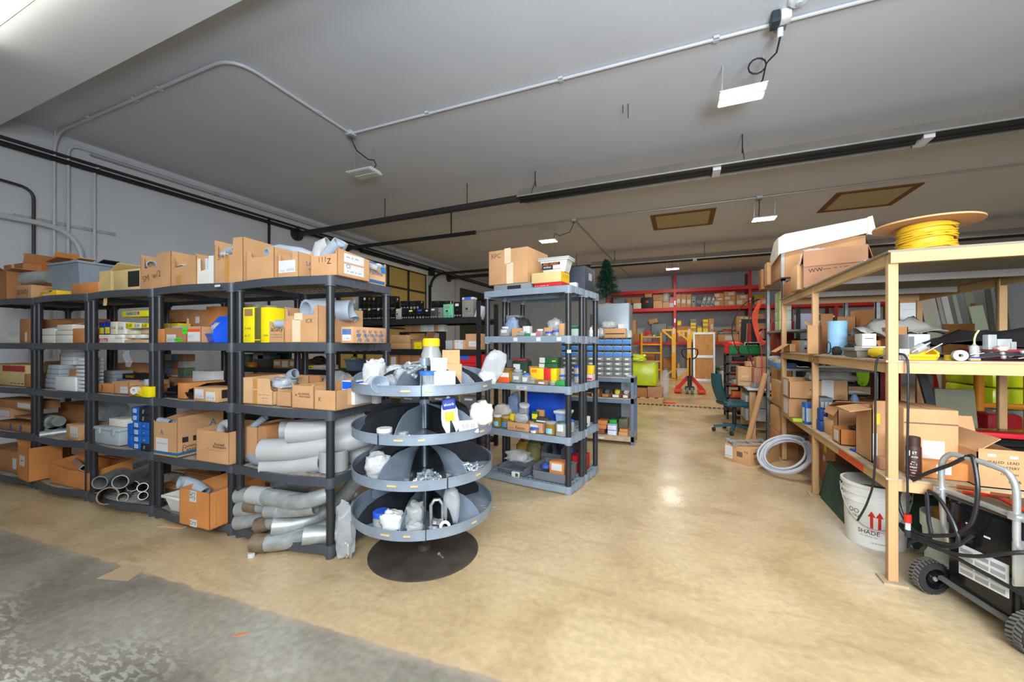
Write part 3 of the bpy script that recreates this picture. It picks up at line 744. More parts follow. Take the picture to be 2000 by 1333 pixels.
def bolt_mesh(L=0.05, r=0.006):
    b = MB(); b.cyl((0, 0, 0.0), (0, 0, L), r, n=8)
    b.add([(1.9*r*math.cos(a*PI/3), 1.9*r*math.sin(a*PI/3), z) for z in (-1.3*r, 0) for a in range(6)], [tuple(range(5, -1, -1)), tuple(range(6, 12))]+[(i, (i+1) % 6, 6+(i+1) % 6, 6+i) for i in range(6)])
    return b
def spool(label, loc, rz, r, w, m_body, hole=0.5, name='tape_roll', cat='tape', rot=None):
    o = T(name, label, cat, loc, rz, None, rot)
    MB().pipe([(0, 0, 0), (0, 0, w)], r, r*hole, 22).obj('roll', m_body, o); return o
def crumple(label, loc, w, d, hgt, seed, m, name, cat, rz=0, amp=0.5, group=None, rot=None):
    """crumpled sheet lying on loc"""
    n = 12; vs = []
    for i in range(n+1):
        for j in range(n+1):
            x, y = i/n-0.5, j/n-0.5; q = noise.noise(Vector((x*3+seed, y*3, seed*1.3)))+0.5*noise.noise(Vector((x*7, y*7+seed, 3)))
            vs.append((x*w*(1+0.1*q), y*d*(1+0.1*q), max(0, hgt*(0.5+amp*q)*(1-1.6*max(abs(x), abs(y))**2))))
    fs = [(i*(n+1)+j, (i+1)*(n+1)+j, (i+1)*(n+1)+j+1, i*(n+1)+j+1) for i in range(n) for j in range(n)]
    b = MB(); b.add(vs, fs); k = len(vs); b.add([(x, y, z+0.003) for x, y, z in vs], [tuple(reversed(f)) for f in fs])
    e = [i*(n+1) for i in range(n+1)]+[n*(n+1)+j for j in range(1, n+1)]+[i*(n+1)+n for i in range(n-1, -1, -1)]+[j for j in range(n-1, 0, -1)]
    b.f += [(e[i], e[(i+1) % len(e)], k+e[(i+1) % len(e)], k+e[i]) for i in range(len(e))]
    return solo(name, b, m, label, cat, loc, rz, group, rot=rot, ang=70)
def bx(label, loc, rz, w, d, h, m, dec=[], name='box', cat='box', group=None, bev=0.003, rot=None):
    """plain closed packet with labels"""
    return carton_w(label, loc, rz, w, d, h, m, 'closed', dec=dec, name=name, cat=cat, group=group, bev=bev, rot=rot)
def PB(F_, zm, x0, x1, yt, z0, ly, d, label, m, r=0, **k):
    u0, u1 = zm.u(x0), zm.u(x1); a, b = F_.x(u0, ly), F_.x(u1, ly)
    h = k.pop('h', None) or max(0.008, F_.z((u0+u1)/2, zm.v(yt), ly)-z0)
    return bx(label, F_.w(a, ly, z0), F_.deg+r, b-a, d, h, m, **k)
def fw(F_, zm, x, y, ly):
    """world point seen at (x, y) of a crop at depth ly of a frame"""
    lx, t = F_.hit(zm.u(x), ly); return F_.w(lx, ly, EYE-(zm.v(y)-CY)/F*t)
def spline(P, n=8):
    P = [Vector(p) for p in P]; out = []
    for i in range(len(P)-1):
        a, b, c, d = P[max(0, i-1)], P[i], P[i+1], P[min(len(P)-1, i+2)]
        for k in range(n):
            t = k/n; out.append(.5*((2*b)+(c-a)*t+(2*a-5*b+4*c-d)*t*t+(3*b-a-3*c+d)*t**3))
    return out+[P[-1]]
# ================= things on the black plastic shelf row =================
za = Zm(4.938, 270, 450); zb = Zm(4.937, 500, 450); zc_ = Zm(4.04, 0, 450); zd = Zm(3.703, 0, 680); ze = Zm(3.703, 170, 680); zf = Zm(3.174, 440, 680); zg = Zm(8, 470, 680)
T1, T2, T3, T4, T5 = [t+0.002 for t in TIER]
lab_rect = lambda f, cx, cy, w, h, tx=(): (f, cx, cy, w, h, 'paper', list(tx))
bars = lambda x, y, w: [('||||| ||| ||||', x, y, w, 'ink'), ('- -- --- -- -', x, y+0.3, w*0.9, 'ink')]
# ---- top of the row
B(R, za, 735, 1010, 80, T5, 0.0, 0.42, 'tall open carton with staples and a low notched left front, atop the shelf row', prof={'F': [(0, .90), (.10, .90), (.12, .60), (.64, .64), (.66, 1), (1, 1)], 'R': [(0, 1), (1, .97)]},
  dec=[('F', .45, .35, .16, .6, 'tape_brown', [], 'tape'), ('F', .3, .62, .4, .15, None, [('3/4 S', .5, .5, .9, 'ink_soft', 8)])])
B(R, za, 1040, 1310, 175, T5, -0.03, 0.36, 'open carton with hand slot, wedged between taller notched carton and labelled one', prof={'F': [(0, .95), (.16, .95), (.18, .74), (.55, .73), (.82, .76), (.84, 1), (1, 1)]}, flaps={}, dec=[])
B(R, zb, 210, 410, 215, T5, -0.02, 0.36, 'open carton with white shipping label and a grey pipe in its notched front', prof={'F': [(0, 1), (.12, .97), (.14, .68), (.7, .68), (.72, 1), (1, 1)]},
  dec=[lab_rect('F', .45, .46, .8, .48, [('24112', .25, .15, .2, 'ink_soft'), ('|| 5-2/7 ||', .72, .2, .4, 'ink')]), ('R', .42, .62, .5, .2, None, [('LAMBERT', .5, .5, 1, 'ink_blue')]), ('R', .42, .42, .4, .1, None, [('www.lambert', .5, .5, 1, 'ink_soft')])])
cz = B(R, zb, 525, 785, 235, T5, 0.0, 0.30, 'open carton marked with a Z and two white labels on the shelf corner', prof={'F': [(0, 1.18), (.06, 1.14), (.08, .96), (.92, 1.0), (.98, 1.24), (1, 1.26)], 'R': [(0, 1.26), (1, 1.1)], 'B': [(0, 1.1), (1, 1.1)]},
  dec=[('F', .7, .68, .14, .3, None, [('Z', .5, .5, 1, 'ink')]), ('F', .45, .78, .25, .12, None, [('I I I', .5, .5, 1, 'ink_soft')]), lab_rect('R', .5, .9, .62, .42, [('-- - --', .4, .6, .6, 'ink_soft')]), lab_rect('R', .5, .38, .62, .46, [('C3', .2, .8, .2, 'ink'), ('- -- - --', .5, .3, .7, 'ink_soft')])])
B(R, zb, 980, 1042, 335, T5, 0.30, 0.24, 'small tan carton with blue bands and blue lettering at the shelf end', 'card_pale', h=0.17, prof={'R': [(0, 1), (1, .93)]},
  dec=[('R', .5, .93, .9, .06, 'ink_blue', [], 'print_band'), ('R', .5, .13, .9, .14, 'ink_blue', [], 'print_band'), ('R', .55, .52, .6, .25, None, [('Fastenal', .5, .5, 1, 'ink_blue')]), ('R', .88, .72, .2, .3, (40, 130, 200), [], 'tape'), ('F', .5, .85, .8, .08, 'ink_blue', [], 'print_band'), ('F', .5, .3, .8, .12, 'ink_blue', [], 'print_band')])
def pt(zm, x, y, ly): return fw(R, zm, x, y, ly)
def ppipe(label, p, q, ro, m='pvc', name='pipe_coupling', cat='pipe fitting', group=None): return pipe_t(name, label, cat, [p, q], ro, ro*0.8, m, group)
a = pt(za, 1235, 215, 0.04); pipe_t('pipe_elbow', 'grey plastic elbow end showing in the slotted carton', 'pipe fitting', arc3(a, (0.25, -1, 0) if False else (-0.1, 1, 0.05), 0.25, (1, 0, 0), 60), 0.028, 0.022)
a = pt(zb, 120, 190, 0.12); solo('pipe_sweep', MB().tube([a, a+Vector((0.12, 0.0, 0.0)), a+Vector((0.28, 0.05, -0.03)), a+Vector((0.33, .1, -0.05))], [.02, .03, .03, .025], 12), 'pvc', 'pale grey plastic sweep lying across the tops of two cartons', 'pipe fitting')
a = pt(zb, 300, 330, 0.02); ppipe('grey plastic pipe end in the notch of the labelled carton', a, a+Vector((0, .25, .02)), 0.031)
a = pt(zb, 610, 235, 0.12); pipe_t('pipe_elbow', 'wide pale elbow standing up in the Z-marked carton', 'pipe fitting', [a+Vector((0, 0, -.1)), a+Vector((0, 0, .0)), a+Vector((.02, 0, .05)), a+Vector((.07, .02, .07))], 0.05, 0.042, 'pvc_pale')
a = pt(zb, 690, 215, 0.1); ppipe('slanting grey coupling in the Z-marked carton', a+Vector((-.02, 0, -.03)), a+Vector((.1, .0, .06)), 0.04)
a = pt(zb, 780, 190, 0.14); ppipe('second slanting grey coupling in the Z-marked carton', a+Vector((-.02, 0, -.05)), a+Vector((.05, .0, .05)), 0.04)
a = pt(zb, 1040, 325, 0.36); solo('pipe_sweep', MB().tube([a+Vector((-.1, 0, -.01)), a, a+Vector((.12, .02, -.04))], .022, 12), 'pvc_pale', 'white plastic sweep on the blue-banded carton', 'pipe fitting')
solo('pipe_plug', MB().ell(pt(zb, 1180, 348, 0.42)-Vector((0, 0, 0)), .03, .03, .022), 'pvc_pale', 'white cap peeping over the blue-banded carton', 'pipe fitting')
B(R, za, 20, 315, 220, T5, 0.0, 0.36, 'open orange-tan carton with scrawled writing and notched left front', 'card', prof={'F': [(0, .94), (.1, .92), (.13, .6), (.55, .62), (.57, .98), (1, 1)]}, dec=[('F', .38, .36, .6, .3, None, [('SM  w/2', .5, .5, 1, 'ink_soft', 10)])])
B(R, za, 315, 560, 240, T5, -0.01, 0.36, 'open carton with torn front and brown tape stain', 'card', prof={'F': [(0, 1), (.08, .95), (.12, .62), (.64, .68), (.68, .92), (1, .96)]}, dec=[('F', .32, .2, .2, .35, 'tape_brown', [], 'tape'), ('F', .16, .75, .05, .3, 'tape_brown', [], 'tape')])
B(R, za, 565, 730, 250, T5, 0.0, 0.34, 'narrow open carton with white front and U-shaped notch', 'card_white', prof={'F': [(0, .95), (.18, .93), (.2, .5), (.66, .55), (.7, 1), (1, .98)]})
a = pt(za, 85, 345, 0.06); ppipe('grey coupling lying in the scrawled carton', a, a+Vector((.09, -.01, 0)), 0.035)
a = pt(za, 660, 340, 0.08); ppipe('upright grey pipe in the white-fronted carton', a+Vector((0, 0, -.08)), a+Vector((0.01, 0, .05)), 0.035)
a = pt(za, 430, 352, 0.06); solo('paper_scrap', MB().obox(a, (.06, 0, .005), (0, .04, 0), (0, 0, .003)), 'paper', 'white strip peeping out of the torn-front carton', 'paper')
a = pt(za, 790, 235, 0.05); ppipe('grey pipe end in the tall notched carton', a, a+Vector((.1, .12, .02)), 0.024)
a = pt(za, 870, 210, 0.1); ppipe('wider grey coupling lying in the tall notched carton', a+Vector((-.05, 0, 0)), a+Vector((.09, .0, .005)), 0.036)
B(R, zc_, 895, 1105, 310, T5, 0.02, 0.3, 'yellowish carton with a black printed square, beside the scrawled one', 'card_yellow', top='closed', dec=[('F', .77, .55, .42, .7, 'ink', [], 'print_patch')])
B(R, zc_, 780, 868, 322, T5, 0.01, 0.28, 'narrow yellowish carton with loose front flap, beside the grey tote', 'card_yellow', flaps={'R': (.12, 60)})
solo('cardboard_scrap', MB().obox(pt(zc_, 832, 548, -0.045), (.004, .002, .05), (.012, .004, 0), (0, .003, 0)), 'card_pale', 'cardboard strip dangling over the top shelf edge', 'cardboard')
B(R, zc_, 562, 775, 415, T5, 0.0, 0.2, 'low plain brown carton before the grey tote', 'card_orange', top='closed')
lx0 = R.x(zc_.u(425), 0.1)
tote('long grey plastic tote with rim, on top of the fourth shelf unit', R.w(lx0, 0.06, T5), R.deg, 0.52, 0.44, R.z(110, 514, 0.06)-T5, 'grey_plastic', 0.07)
for i, (x, s, mm) in enumerate(((470, .1, 'card_dark'), (640, .12, 'card'), (850, .05, 'black_steel'))):
    solo('cardboard_scrap' if i < 2 else 'cable_scrap', MB().obox(pt(zc_, x, 236+i*12, 0.3), (s, .01, .02), (0, .06, 0), (0, 0, .004)), mm, ('dark cardboard scrap over the left end of the tote', 'pale cardboard scrap over the middle of the tote', 'black scrap over the right end of the tote')[i], 'scrap')
B(R, zc_, 120, 245, 435, T5, 0.0, 0.26, 'small carton with round logo, before the silver duct', 'card', top='closed', dec=[('F', .5, .5, .7, .2, None, [('acuity', .5, .5, 1, 'ink_soft')]), ('R', .5, .82, .6, .1, None, [('>>>', .5, .5, .4, 'ink_soft')])])
PB(R, zc_, 312, 445, 478, T5, -0.01, 0.1, 'yellow packet with green dot, at the foot of the tote', (244, 196, 20), dec=[('F', .65, .88, .16, .22, (20, 120, 60), [], 'sticker'), ('F', .35, .72, .5, .12, None, [('== =====', .5, .5, 1, 'ink_red')]), ('F', .4, .3, .3, .3, (210, 206, 190), [], 'picture')])
a = pt(zc_, 205, 385, 0.12); b = pt(zc_, 405, 370, 0.12)
dv = MB(); dv.tube([a, a+(b-a)*.08, a+(b-a)*.5, b], [.06, .068, .068, .062], 20); solo('duct_piece', dv, 'steel', 'shiny silver duct piece on the small carton', 'duct')
B(R, zc_, 190, 415, 250, T5, 0.3, 0.2, 'open brown carton behind the silver duct with flaps up', 'card_orange', flaps={'L': (.13, 12), 'R': (.1, 25)}, dec=[('F', .5, .72, .3, .1, None, [('acuity', .5, .5, .6, 'ink')])])
B(R, zc_, 30, 175, 268, T5, 0.16, 0.3, 'tall brown carton with clear tape at the far left top', 'card_dark', flaps={'R': (.12, 30)}, dec=[('F', .5, .6, .15, .8, 'clear_tape', [], 'tape')])
B(R, zc_, -160, 45, 330, T5, 0.05, 0.3, 'carton cut by the left photo edge, top shelf', 'card_dark', flaps={'R': (.12, 80), 'F': (.1, 60)})
solo('steel_bolt', bolt_mesh(.05, .008), 'zinc', 'single bright bolt lying at the far left top shelf', 'bolt', pt(zc_, 120, 577, -0.03), rot=(0, -90, 0))
# ---- fourth tier
B(R, zb, 275, 600, 735, T4, 0.0, 0.42, 'big open carton with cream tape and a huge grey elbow, behind the shelf post', prof={'F': [(0, .96), (.08, .94), (.1, .75), (.88, .76), (.9, 1.0), (1, 1.02)], 'R': [(0, 1.02), (1, .98)]}, dec=[('F', .42, .72, .24, .2, 'clear_tape', [], 'tape'), ('F', .36, .33, .24, .62, 'clear_tape', [], 'tape'), ('F', .75, .6, .2, .12, None, [('ICK', .5, .5, 1, 'ink_soft')]), ('R', .25, .7, .2, .3, None, [('110', .5, .5, 1, 'ink_soft')])])
a = pt(zb, 480, 775, 0.02); pipe_t('pipe_elbow', 'huge grey plastic elbow in the big taped carton', 'pipe fitting', arc3(a, (.1, 1, 0.05), .3, (1, 0, 0), 60), .075, .058)
pipe_t('pipe_elbow', 'second grey elbow arching at the back of the big taped carton', 'pipe fitting', arc3(pt(zb, 770, 765, .3)+Vector((-.06, 0, -.12)), (.1, 0, 1), .3, (1, 0, 0), 150), .05, .04)
B(R, zb, 820, 932, 930, T4-.003, 0.02, 0.33, 'small carton with blue tape label and recycled print, at the shelf end', 'card', r=0, top='closed', dec=[lab_rect('F', .5, .5, .7, .7), ('F', .5, .68, .75, .34, (24, 108, 210), [], 'tape'), ('F', .5, .28, .5, .2, None, [('C-3701', .5, .5, 1, 'ink')]), ('R', .5, .62, .8, .2, None, [('% % % % %', .5, .5, 1, 'ink_blue')]), ('R', .5, .32, .8, .2, None, [('% % % %', .5, .5, 1, 'ink_blue')])])
B(R, zb, 120, 272, 880, T4, -0.02, 0.3, 'open carton with dark lettering and grey pipe, left of the big taped carton', prof={'F': [(0, 1.03), (.2, 1), (.24, .68), (1, .7)]}, dec=[('F', .55, .6, .75, .14, None, [('acuity', .5, .5, 1, 'ink')]), ('F', .55, .38, .7, .1, None, [('= == === = ==', .5, .5, 1, 'ink_soft')]), ('F', .55, .26, .7, .1, None, [('== = == ===', .5, .5, 1, 'ink_soft')])])
a = pt(zb, 190, 905, 0.03); ppipe('grey pipe in the dark-lettered carton', a, a+Vector((.14, .06, 0)), .03)
B(R, za, 1010, 1120, 828, T4, -0.02, .26, 'yellow catalogue carton with scribbles, left of the pair', (236, 214, 20), top='closed', h=.25, dec=[('F', .5, .85, .7, .2, (150, 120, 80), [], 'patch'), ('F', .45, .4, .6, .25, None, [('3-way', .5, .5, .9, 'ink_soft', 4)]), ('F', .4, .2, .5, .1, None, [('4X 1/2', .5, .5, 1, 'ink_soft', 4)])])
B(R, za, 1118, 1182, 836, T4, -0.018, .26, 'olive-striped carton squeezed between the two yellow ones', (96, 92, 44), top='closed', h=.245, dec=[('F', .5, .08, .8, .03, (236, 214, 20), [], 'print_band')])
B(R, za, 1182, 1262, 838, T4, -0.022, .26, 'yellow carton at the right of the olive-striped one', (242, 216, 8), top='closed', h=.245, dec=[('F', .6, .2, .6, .12, None, [('TWIN', .5, .5, 1, 'ink_soft')])])
B(R, za, 1010, 1330, 812, T4, .26, .2, 'long blue-topped carton behind the yellow ones', (30, 64, 170), top='closed')
for i, (x0, x1, y0, y1) in enumerate(((1005, 1075, 712, 752), (1075, 1140, 716, 758), (1142, 1232, 720, 760), (1005, 1140, 756, 806), (1155, 1255, 764, 812))):
    pass
def wb(label, x0, x1, yt, zbase, ly=.46, d=.1, m='card_white', zm=za, dec=[]): return PB(R, zm, x0, x1, yt, zbase, ly, d, label, m, dec=dec)
zz = R.z(za.u(1080), za.v(806), .46)
carton_w('plain brown carton hidden under the small white ones on the fourth tier', R.w(R.x(za.u(1000), .46), .46, T4), R.deg, .42, .1, zz-T4-.001, 'card_dark', 'closed')
wb('lower white packet at left behind the yellow cartons', 1005, 1140, 756, zz); wb('lower white packet at right behind the yellow cartons', 1155, 1255, 764, zz)
z2 = R.z(za.u(1080), za.v(755), .46)+.001
wb('upper left white packet behind the yellow cartons', 1005, 1075, 712, z2); wb('upper middle white packet behind the yellow cartons', 1078, 1138, 716, z2); wb('upper right white packet behind the yellow cartons', 1160, 1232, 722, R.z(za.u(1200), za.v(762), .46)+.001)
B(R, za, 1250, 1400, 785, T4, .3, .16, 'dark brown carton between yellow cartons and big taped carton', 'card_dark', top='closed')
B(R, za, 177, 262, 952, T4, -0.02, .04, 'small brown flap box at the left of the second unit', 'card_orange', top='closed')
B(R, za, 258, 468, 940, T4, -.02, .26, 'carton with clear window, barcode label and green stickers', 'card_dark', dec=[lab_rect('F', .3, .3, .42, .5, bars(.5, .3, .8)), ('F', .62, .2, .3, .22, (60, 226, 40), [('NOTE', .5, .5, .8, 'ink')], 'sticker'), ('F', .92, .78, .2, .4, (60, 226, 40), [('PAY C', .5, .5, .8, 'ink')], 'sticker')])
a = pt(za, 300, 990, 0.03); ppipe('bent grey fitting peeping out of the green-stickered carton', a, a+Vector((.1, .02, 0)), .024)
B(R, za, 470, 604, 930, T4, -.03, .3, 'carton with white and orange-red label beside the blue bin', prof={'F': [(0, 1.55), (.08, 1.5), (.1, 1.02), (1, 1.0)], 'B': [(0, 1.5), (1, 1.45)]}, dec=[lab_rect('F', .5, .38, .86, .58, [('[ ]', .15, .5, .12, 'ink'), ('== - ==', .4, .6, .3, 'ink_soft')]), ('F', .5, .76, .86, .18, (236, 84, 32), [], 'print_band')])
def big_bin():
    ly = -.05; x0, x1 = R.x(za.u(640), ly), R.x(za.u(868), ly); h = R.z(za.u(800), za.v(805), ly)-T4
    bin_open('bright blue stacking bin full of white parts', R.w(R.x(393, .0), .02, T4), R.deg-20, .2, .24, h, 'blue_bin', low=.42)
    bag('crumpled white bag inside the blue stacking bin', R.w(R.x(393, .0)+.13, .06, T4+.05), .12, .1, .1, 3, 'white_bag')
big_bin()
B(R, za, 295, 470, 765, T4, .35, .2, 'open brown carton at the back of the second unit, fourth tier', 'card_dark', top='closed', dec=[('F', .5, .6, .9, .05, 'ink', [], 'strap')])
B(R, za, 472, 655, 770, T4, .33, .2, 'brown carton with small white label behind the orange-labelled one', 'card_dark', top='closed', dec=[lab_rect('F', .55, .7, .2, .2)])
B(R, za, 655, 775, 735, T4, .36, .2, 'orange-brown carton behind the blue bin', 'card_orange', top='closed')
PB(R, za, 298, 385, 897, T4, .2, .1, 'small yellow box behind the green-stickered carton', (226, 206, 30)); PB(R, za, 240, 298, 900, T4, .2, .1, 'small white box left of the small yellow one', 'card_white')
solo('pipe_plug', MB().lathe([(.07, 0), (.08, .06), (.07, .08), (.0, .085)], 20, tuple(R.w(R.x(za.u(425), .2), .2, T4+.06))), 'pvc', 'round grey cap behind the green-stickered carton', 'pipe fitting')
# yellow, white and blue packets of the middle unit
yb = [('F', .5, .3, .84, .5, (232, 214, 30), [], 'print_patch')]
spec = [(780, 823, 727, 812, (24, 48, 140), 1), (828, 869, 720, 788, (24, 48, 140), 1), (871, 922, 722, 788, (226, 218, 190), 0), (926, 985, 727, 832, 'card_white', 0), (989, 1053, 731, 800, (232, 214, 30), 0), (1055, 1112, 733, 800, 'card_white', 0), (1113, 1170, 735, 800, (230, 212, 40), 0)]
wl_ = ['leftmost blue packet with yellow end, middle unit', 'second blue packet with yellow end, middle unit', 'cream packet with small print among the packets of the middle unit', 'white packet standing among the yellow ones, middle unit', 'yellow packet beside the standing white one', 'white packet right of the yellow one, middle unit', 'rightmost small yellow packet of the middle unit']
zl = R.z(zc_.u(900), zc_.v(822), .05)
PB(R, zc_, 780, 968, 824, T4, -.01, .2, 'long white box with red label, under the yellow packets', 'card_white', dec=[('F', .2, .35, .36, .4, (200, 40, 34), [('Allen', .5, .5, .8, 'ink_white')])])
PB(R, zc_, 972, 1168, 866, T4, 0, .2, 'low tan tray of small white fittings, middle unit', 'card_pale')
carton_w('flat white box supporting the right packets of the middle unit', R.w(R.x(zc_.u(985), .05), .05, R.z(zc_.u(1070), zc_.v(866), .0)+.002), R.deg, .18, .16, .03, 'card_white', 'closed')
for s, lb in zip(spec, wl_):
    zb0 = zl+.002 if s[0] < 980 else R.z(zc_.u(1070), zc_.v(806), .05)
    if s[0] >= 980: zb0 = T4+.125
    PB(R, zc_, s[0], s[1], s[2], zb0, .05, .14, lb, s[4], dec=yb if s[5] else [('F', .5, .5, .6, .2, None, [('5-30', .5, .5, 1, 'ink')])])
PB(R, zc_, 962, 1160, 664, T4+.225, .07, .12, 'long yellow and blue box on top of the packets', (232, 214, 30), h=.05, dec=[('F', .45, .55, .5, .5, (30, 52, 140), [('SYLVANIA', .5, .5, .9, 'ink_white')], 'print_patch')])
for i, (x, y) in enumerate(((930, 885), (1010, 890), (1090, 880), (1140, 850), (1030, 850))):
    PB(R, zc_, x-25, x+30, y-22, T4+(.04 if y > 860 else .075), -.02+.02*i, .05, ('white cap box', 'cream plug box', 'pale clip box', 'tan stub box', 'thin cream box')[i]+' lying loose on the low tray, middle unit', ((236, 232, 222), (222, 214, 196), (232, 230, 226), (206, 172, 132), (226, 218, 186))[i], h=.03)
hb = MB(); a = pt(zc_, 1005, 905, -.05); 
for i in range(2): pass
hb.add([(0.05*(1 if j % 2 else -1)*(1-.1*(i % 2)), .012*math.sin(i*1.7+j), -.042*i+.03) for i in range(6) for j in range(2)], [(2*i, 2*i+1, 2*i+3, 2*i+2) for i in range(5)])
solo('hanging_bag', hb, 'clear_bag', 'clear plastic bag hanging over the fourth tier edge, middle unit', 'bag', a)
# fourth unit
B(R, zc_, 572, 675, 775, T4, 0.0, .2, 'small brown carton beside the fan of white boxes, fourth tier', 'card_orange', top='closed')
for i, (x0, x1, y) in enumerate(((332, 430, 880), (434, 570, 880), (332, 430, 822), (434, 570, 845), (450, 570, 800))):
    zb0 = (T4, T4, T4+.075, T4+.075, T4+.118)[i]; hh = (.072, .072, .06, .04, .05)[i]
    PB(R, zc_, x0, x1, y, zb0, .0, .2, ('lower left white box of the fan beside the brown carton', 'lower right white box of the fan beside the brown carton', 'upper left white box of the fan, lid sticking out', 'middle right white box of the fan beside the brown carton', 'topmost white box of the fan under loose papers')[i], 'card_white', h=hh)
B(R, zc_, 345, 672, 700, T4, .3, .2, 'long dark carton behind the fan of white boxes', 'card_dark', top='closed')
for i in range(3): solo('paper_sheet', MB().obox(pt(zc_, 500+45*i, 762-8*i, .1), (.09, .01*i, .006*i), (0, .09, .02), (0, 0, .0015)), 'paper', ('lowest loose white sheet above the fan of white boxes', 'middle loose white sheet above the fan of white boxes', 'uppermost loose white sheet above the fan of white boxes')[i], 'paper')
B(R, zc_, 155, 240, 700, T4, .0, .3, 'tall brown carton at the right of the leftmost unit, fourth tier', 'card_dark', top='closed', dec=[lab_rect('F', .6, .25, .18, .4)])
B(R, zc_, -150, 152, 842, T4, 0, .2, 'open white box at the far left edge, fourth tier', 'card_white', prof={'B': [(0, 2.1), (1, 2.1)]})
# ---- third tier
B(R, zg, 38, 498, 470, T3, 0.0, .3, 'open carton with torn right corner, faded print and tape, third tier of the end unit', 'card_pale', prof={'F': [(0, 1), (.9, .98), (.92, .6), (1, .5)], 'R': [(0, .5), (.15, .5), (.2, .95), (1, .95)]}, dec=[('F', .42, .78, .15, .38, 'tape_brown', [], 'tape'), ('F', .42, .28, .15, .5, 'tape_brown', [], 'tape'), ('F', .72, .28, .38, .3, None, [('--- ---- ---', .5, .8, 1, 'ink_soft'), ('-- --', .6, .4, .5, 'ink_soft')])])
B(R, zg, 560, 790, 690, T3, -.005, .3, 'low open carton with grey bags between the torn one and the lettered one', 'card')
B(R, zg, 800, 1145, 590, T3, -.03, .3, 'open carton with jagged black lightning logo, third tier', 'card', prof={'F': [(0, 1.13), (.06, 1.02), (.2, .98), (.85, 1), (.97, 1.08), (1, 1.0)]}, dec=[('F', .55, .64, .5, .18, None, [('ALL-PHASE', .5, .5, 1, 'ink')]), ('F', .6, .52, .5, .06, None, [('electric supply', .5, .5, 1, 'ink')]), ('F', .2, .55, .12, .5, None, [('W', .5, .55, .9, 'ink')])])
B(R, zg, 1150, 1488, 665, T3, -.035, .38, 'wide low open carton at the shelf corner with taped flap', 'card', prof={'B': [(0, 1.5), (1, 1.5)], 'L': [(0, 1), (1, 1.5)]}, dec=[('R', .42, .62, .3, .85, 'card_pale', [], 'torn_flap'), ('F', .28, .55, .15, .3, None, [('K', .5, .5, .9, 'ink_soft')])])
PB(R, zg, 1580, 1785, 528, T3+.02, .1, .16, 'white box with blue panel standing in the wide low carton', 'paper', h=.16, dec=[('R', .5, .8, .9, .3, (24, 92, 200), [], 'print_band'), ('F', .5, .8, .9, .3, (24, 92, 200), [], 'print_band')])
PB(R, zf, 850, 940, 310, T3, .3, .05, 'white leaflet box with blue dots right of the wide low carton', 'paper', h=.1, dec=[('R', .5, .5, .6, .3, None, [('::.', .5, .5, .8, 'ink_blue')])])
bag('grey plastic bag of parts in the low carton', R.w(R.x(zg.u(640), .1), .12, T3+.1), .16, .16, .08, 4, 'grey_bag')
a = pt(zg, 820, 540, .18); pipe_t('pipe_elbow', 'grey elbow behind the lettered carton', 'pipe fitting', arc3(a, (0, -.3, .3), .14, (1, 0, .2), 90), .035, .028)
B(R, zg, 560, 880, 460, T3, .3, .02, 'upright torn brown flap behind the low carton', 'card_dark', top='closed'); B(R, zg, 890, 1230, 425, T3, .31, .03, 'taller upright brown flap behind the lettered carton', 'card_dark', top='closed'); B(R, zg, 40, 440, 410, T3, .34, .12, 'brown carton behind the torn one, small yellow sticker', 'card_dark', top='closed', dec=[('F', .86, .88, .06, .1, (240, 210, 20), [], 'sticker')])
bag('dusty clear bag behind the wide low carton', R.w(R.x(zg.u(1450), .36), .4, T3), .24, .12, .2, 9, 'clear_dusty')
# second unit, third tier
def tray_black(label, x0, x1, yt, ly, d):
    u0, u1 = ze.u(x0), ze.u(x1); a0, b0 = R.x(u0, ly), R.x(u1, ly); h = R.z(u0, ze.v(yt), ly)-T3
    return bin_open(label, R.w(a0, ly, T3), R.deg, b0-a0, d, h, 'gloss_black', name='black_tray', cat='tray', low=.6)
tray_black('left black plastic tray on the third tier of second unit', 560, 650, 262, 0, .36); tray_black('right black plastic tray behind the twice-labelled carton', 715, 765, 268, 0, .36)
B(R, ze, 655, 712, 255, T3, .0, .3, 'narrow orange-brown carton between the two black trays', 'card_orange', top='closed')
B(R, ze, 770, 940, 288, T3, -.05, .16, 'low carton with two white labels and a black square', 'card', top='closed', dec=[lab_rect('F', .25, .55, .36, .65, bars(.5, .2, .8)), lab_rect('F', .73, .42, .38, .6, bars(.5, .25, .8)), ('R', .5, .55, .6, .6, 'ink', [], 'print_patch')])
PB(R, ze, 552, 760, 215, T3, .38, .12, 'tan carton with reels behind the black trays', 'card_dark'); PB(R, ze, 762, 905, 168, T3, .36, .1, 'pale box with white label standing at the back, third tier', (216, 214, 212))
# middle unit, third tier
B(R, ze, 82, 172, 258, T3, .02, .2, 'small carton marked with a dark symbol, third tier of middle unit', 'card_orange', top='closed', dec=[('F', .3, .5, .15, .5, None, [('3', .5, .5, .9, 'ink')])])
B(R, ze, 176, 300, 248, T3, .01, .3, 'carton with upright red lettering and white label, middle unit', 'card', dec=[('F', .2, .42, .75, .2, None, [('READY', .5, .5, .55, 'ink_red', 90)]), lab_rect('F', .74, .36, .42, .52, [('- -- -', .5, .6, .8, 'ink_soft')])])
B(R, ze, 302, 392, 278, T3, -.03, .2, 'small carton with tape behind the yellow bin', 'card_orange', top='closed', dec=[('F', .4, .6, .3, .25, 'tape', [], 'tape')])
bin_open('small yellow bin holding a roll, third tier of middle unit', R.w(R.x(ze.u(340), -.04), -.05, T3), R.deg, .09, .1, .08, (240, 214, 20))
spool('white-rimmed roll in the small yellow bin', pt(ze, 372, 305, -.03), 0, .03, .04, (222, 222, 216), rot=(90, 0, 20))
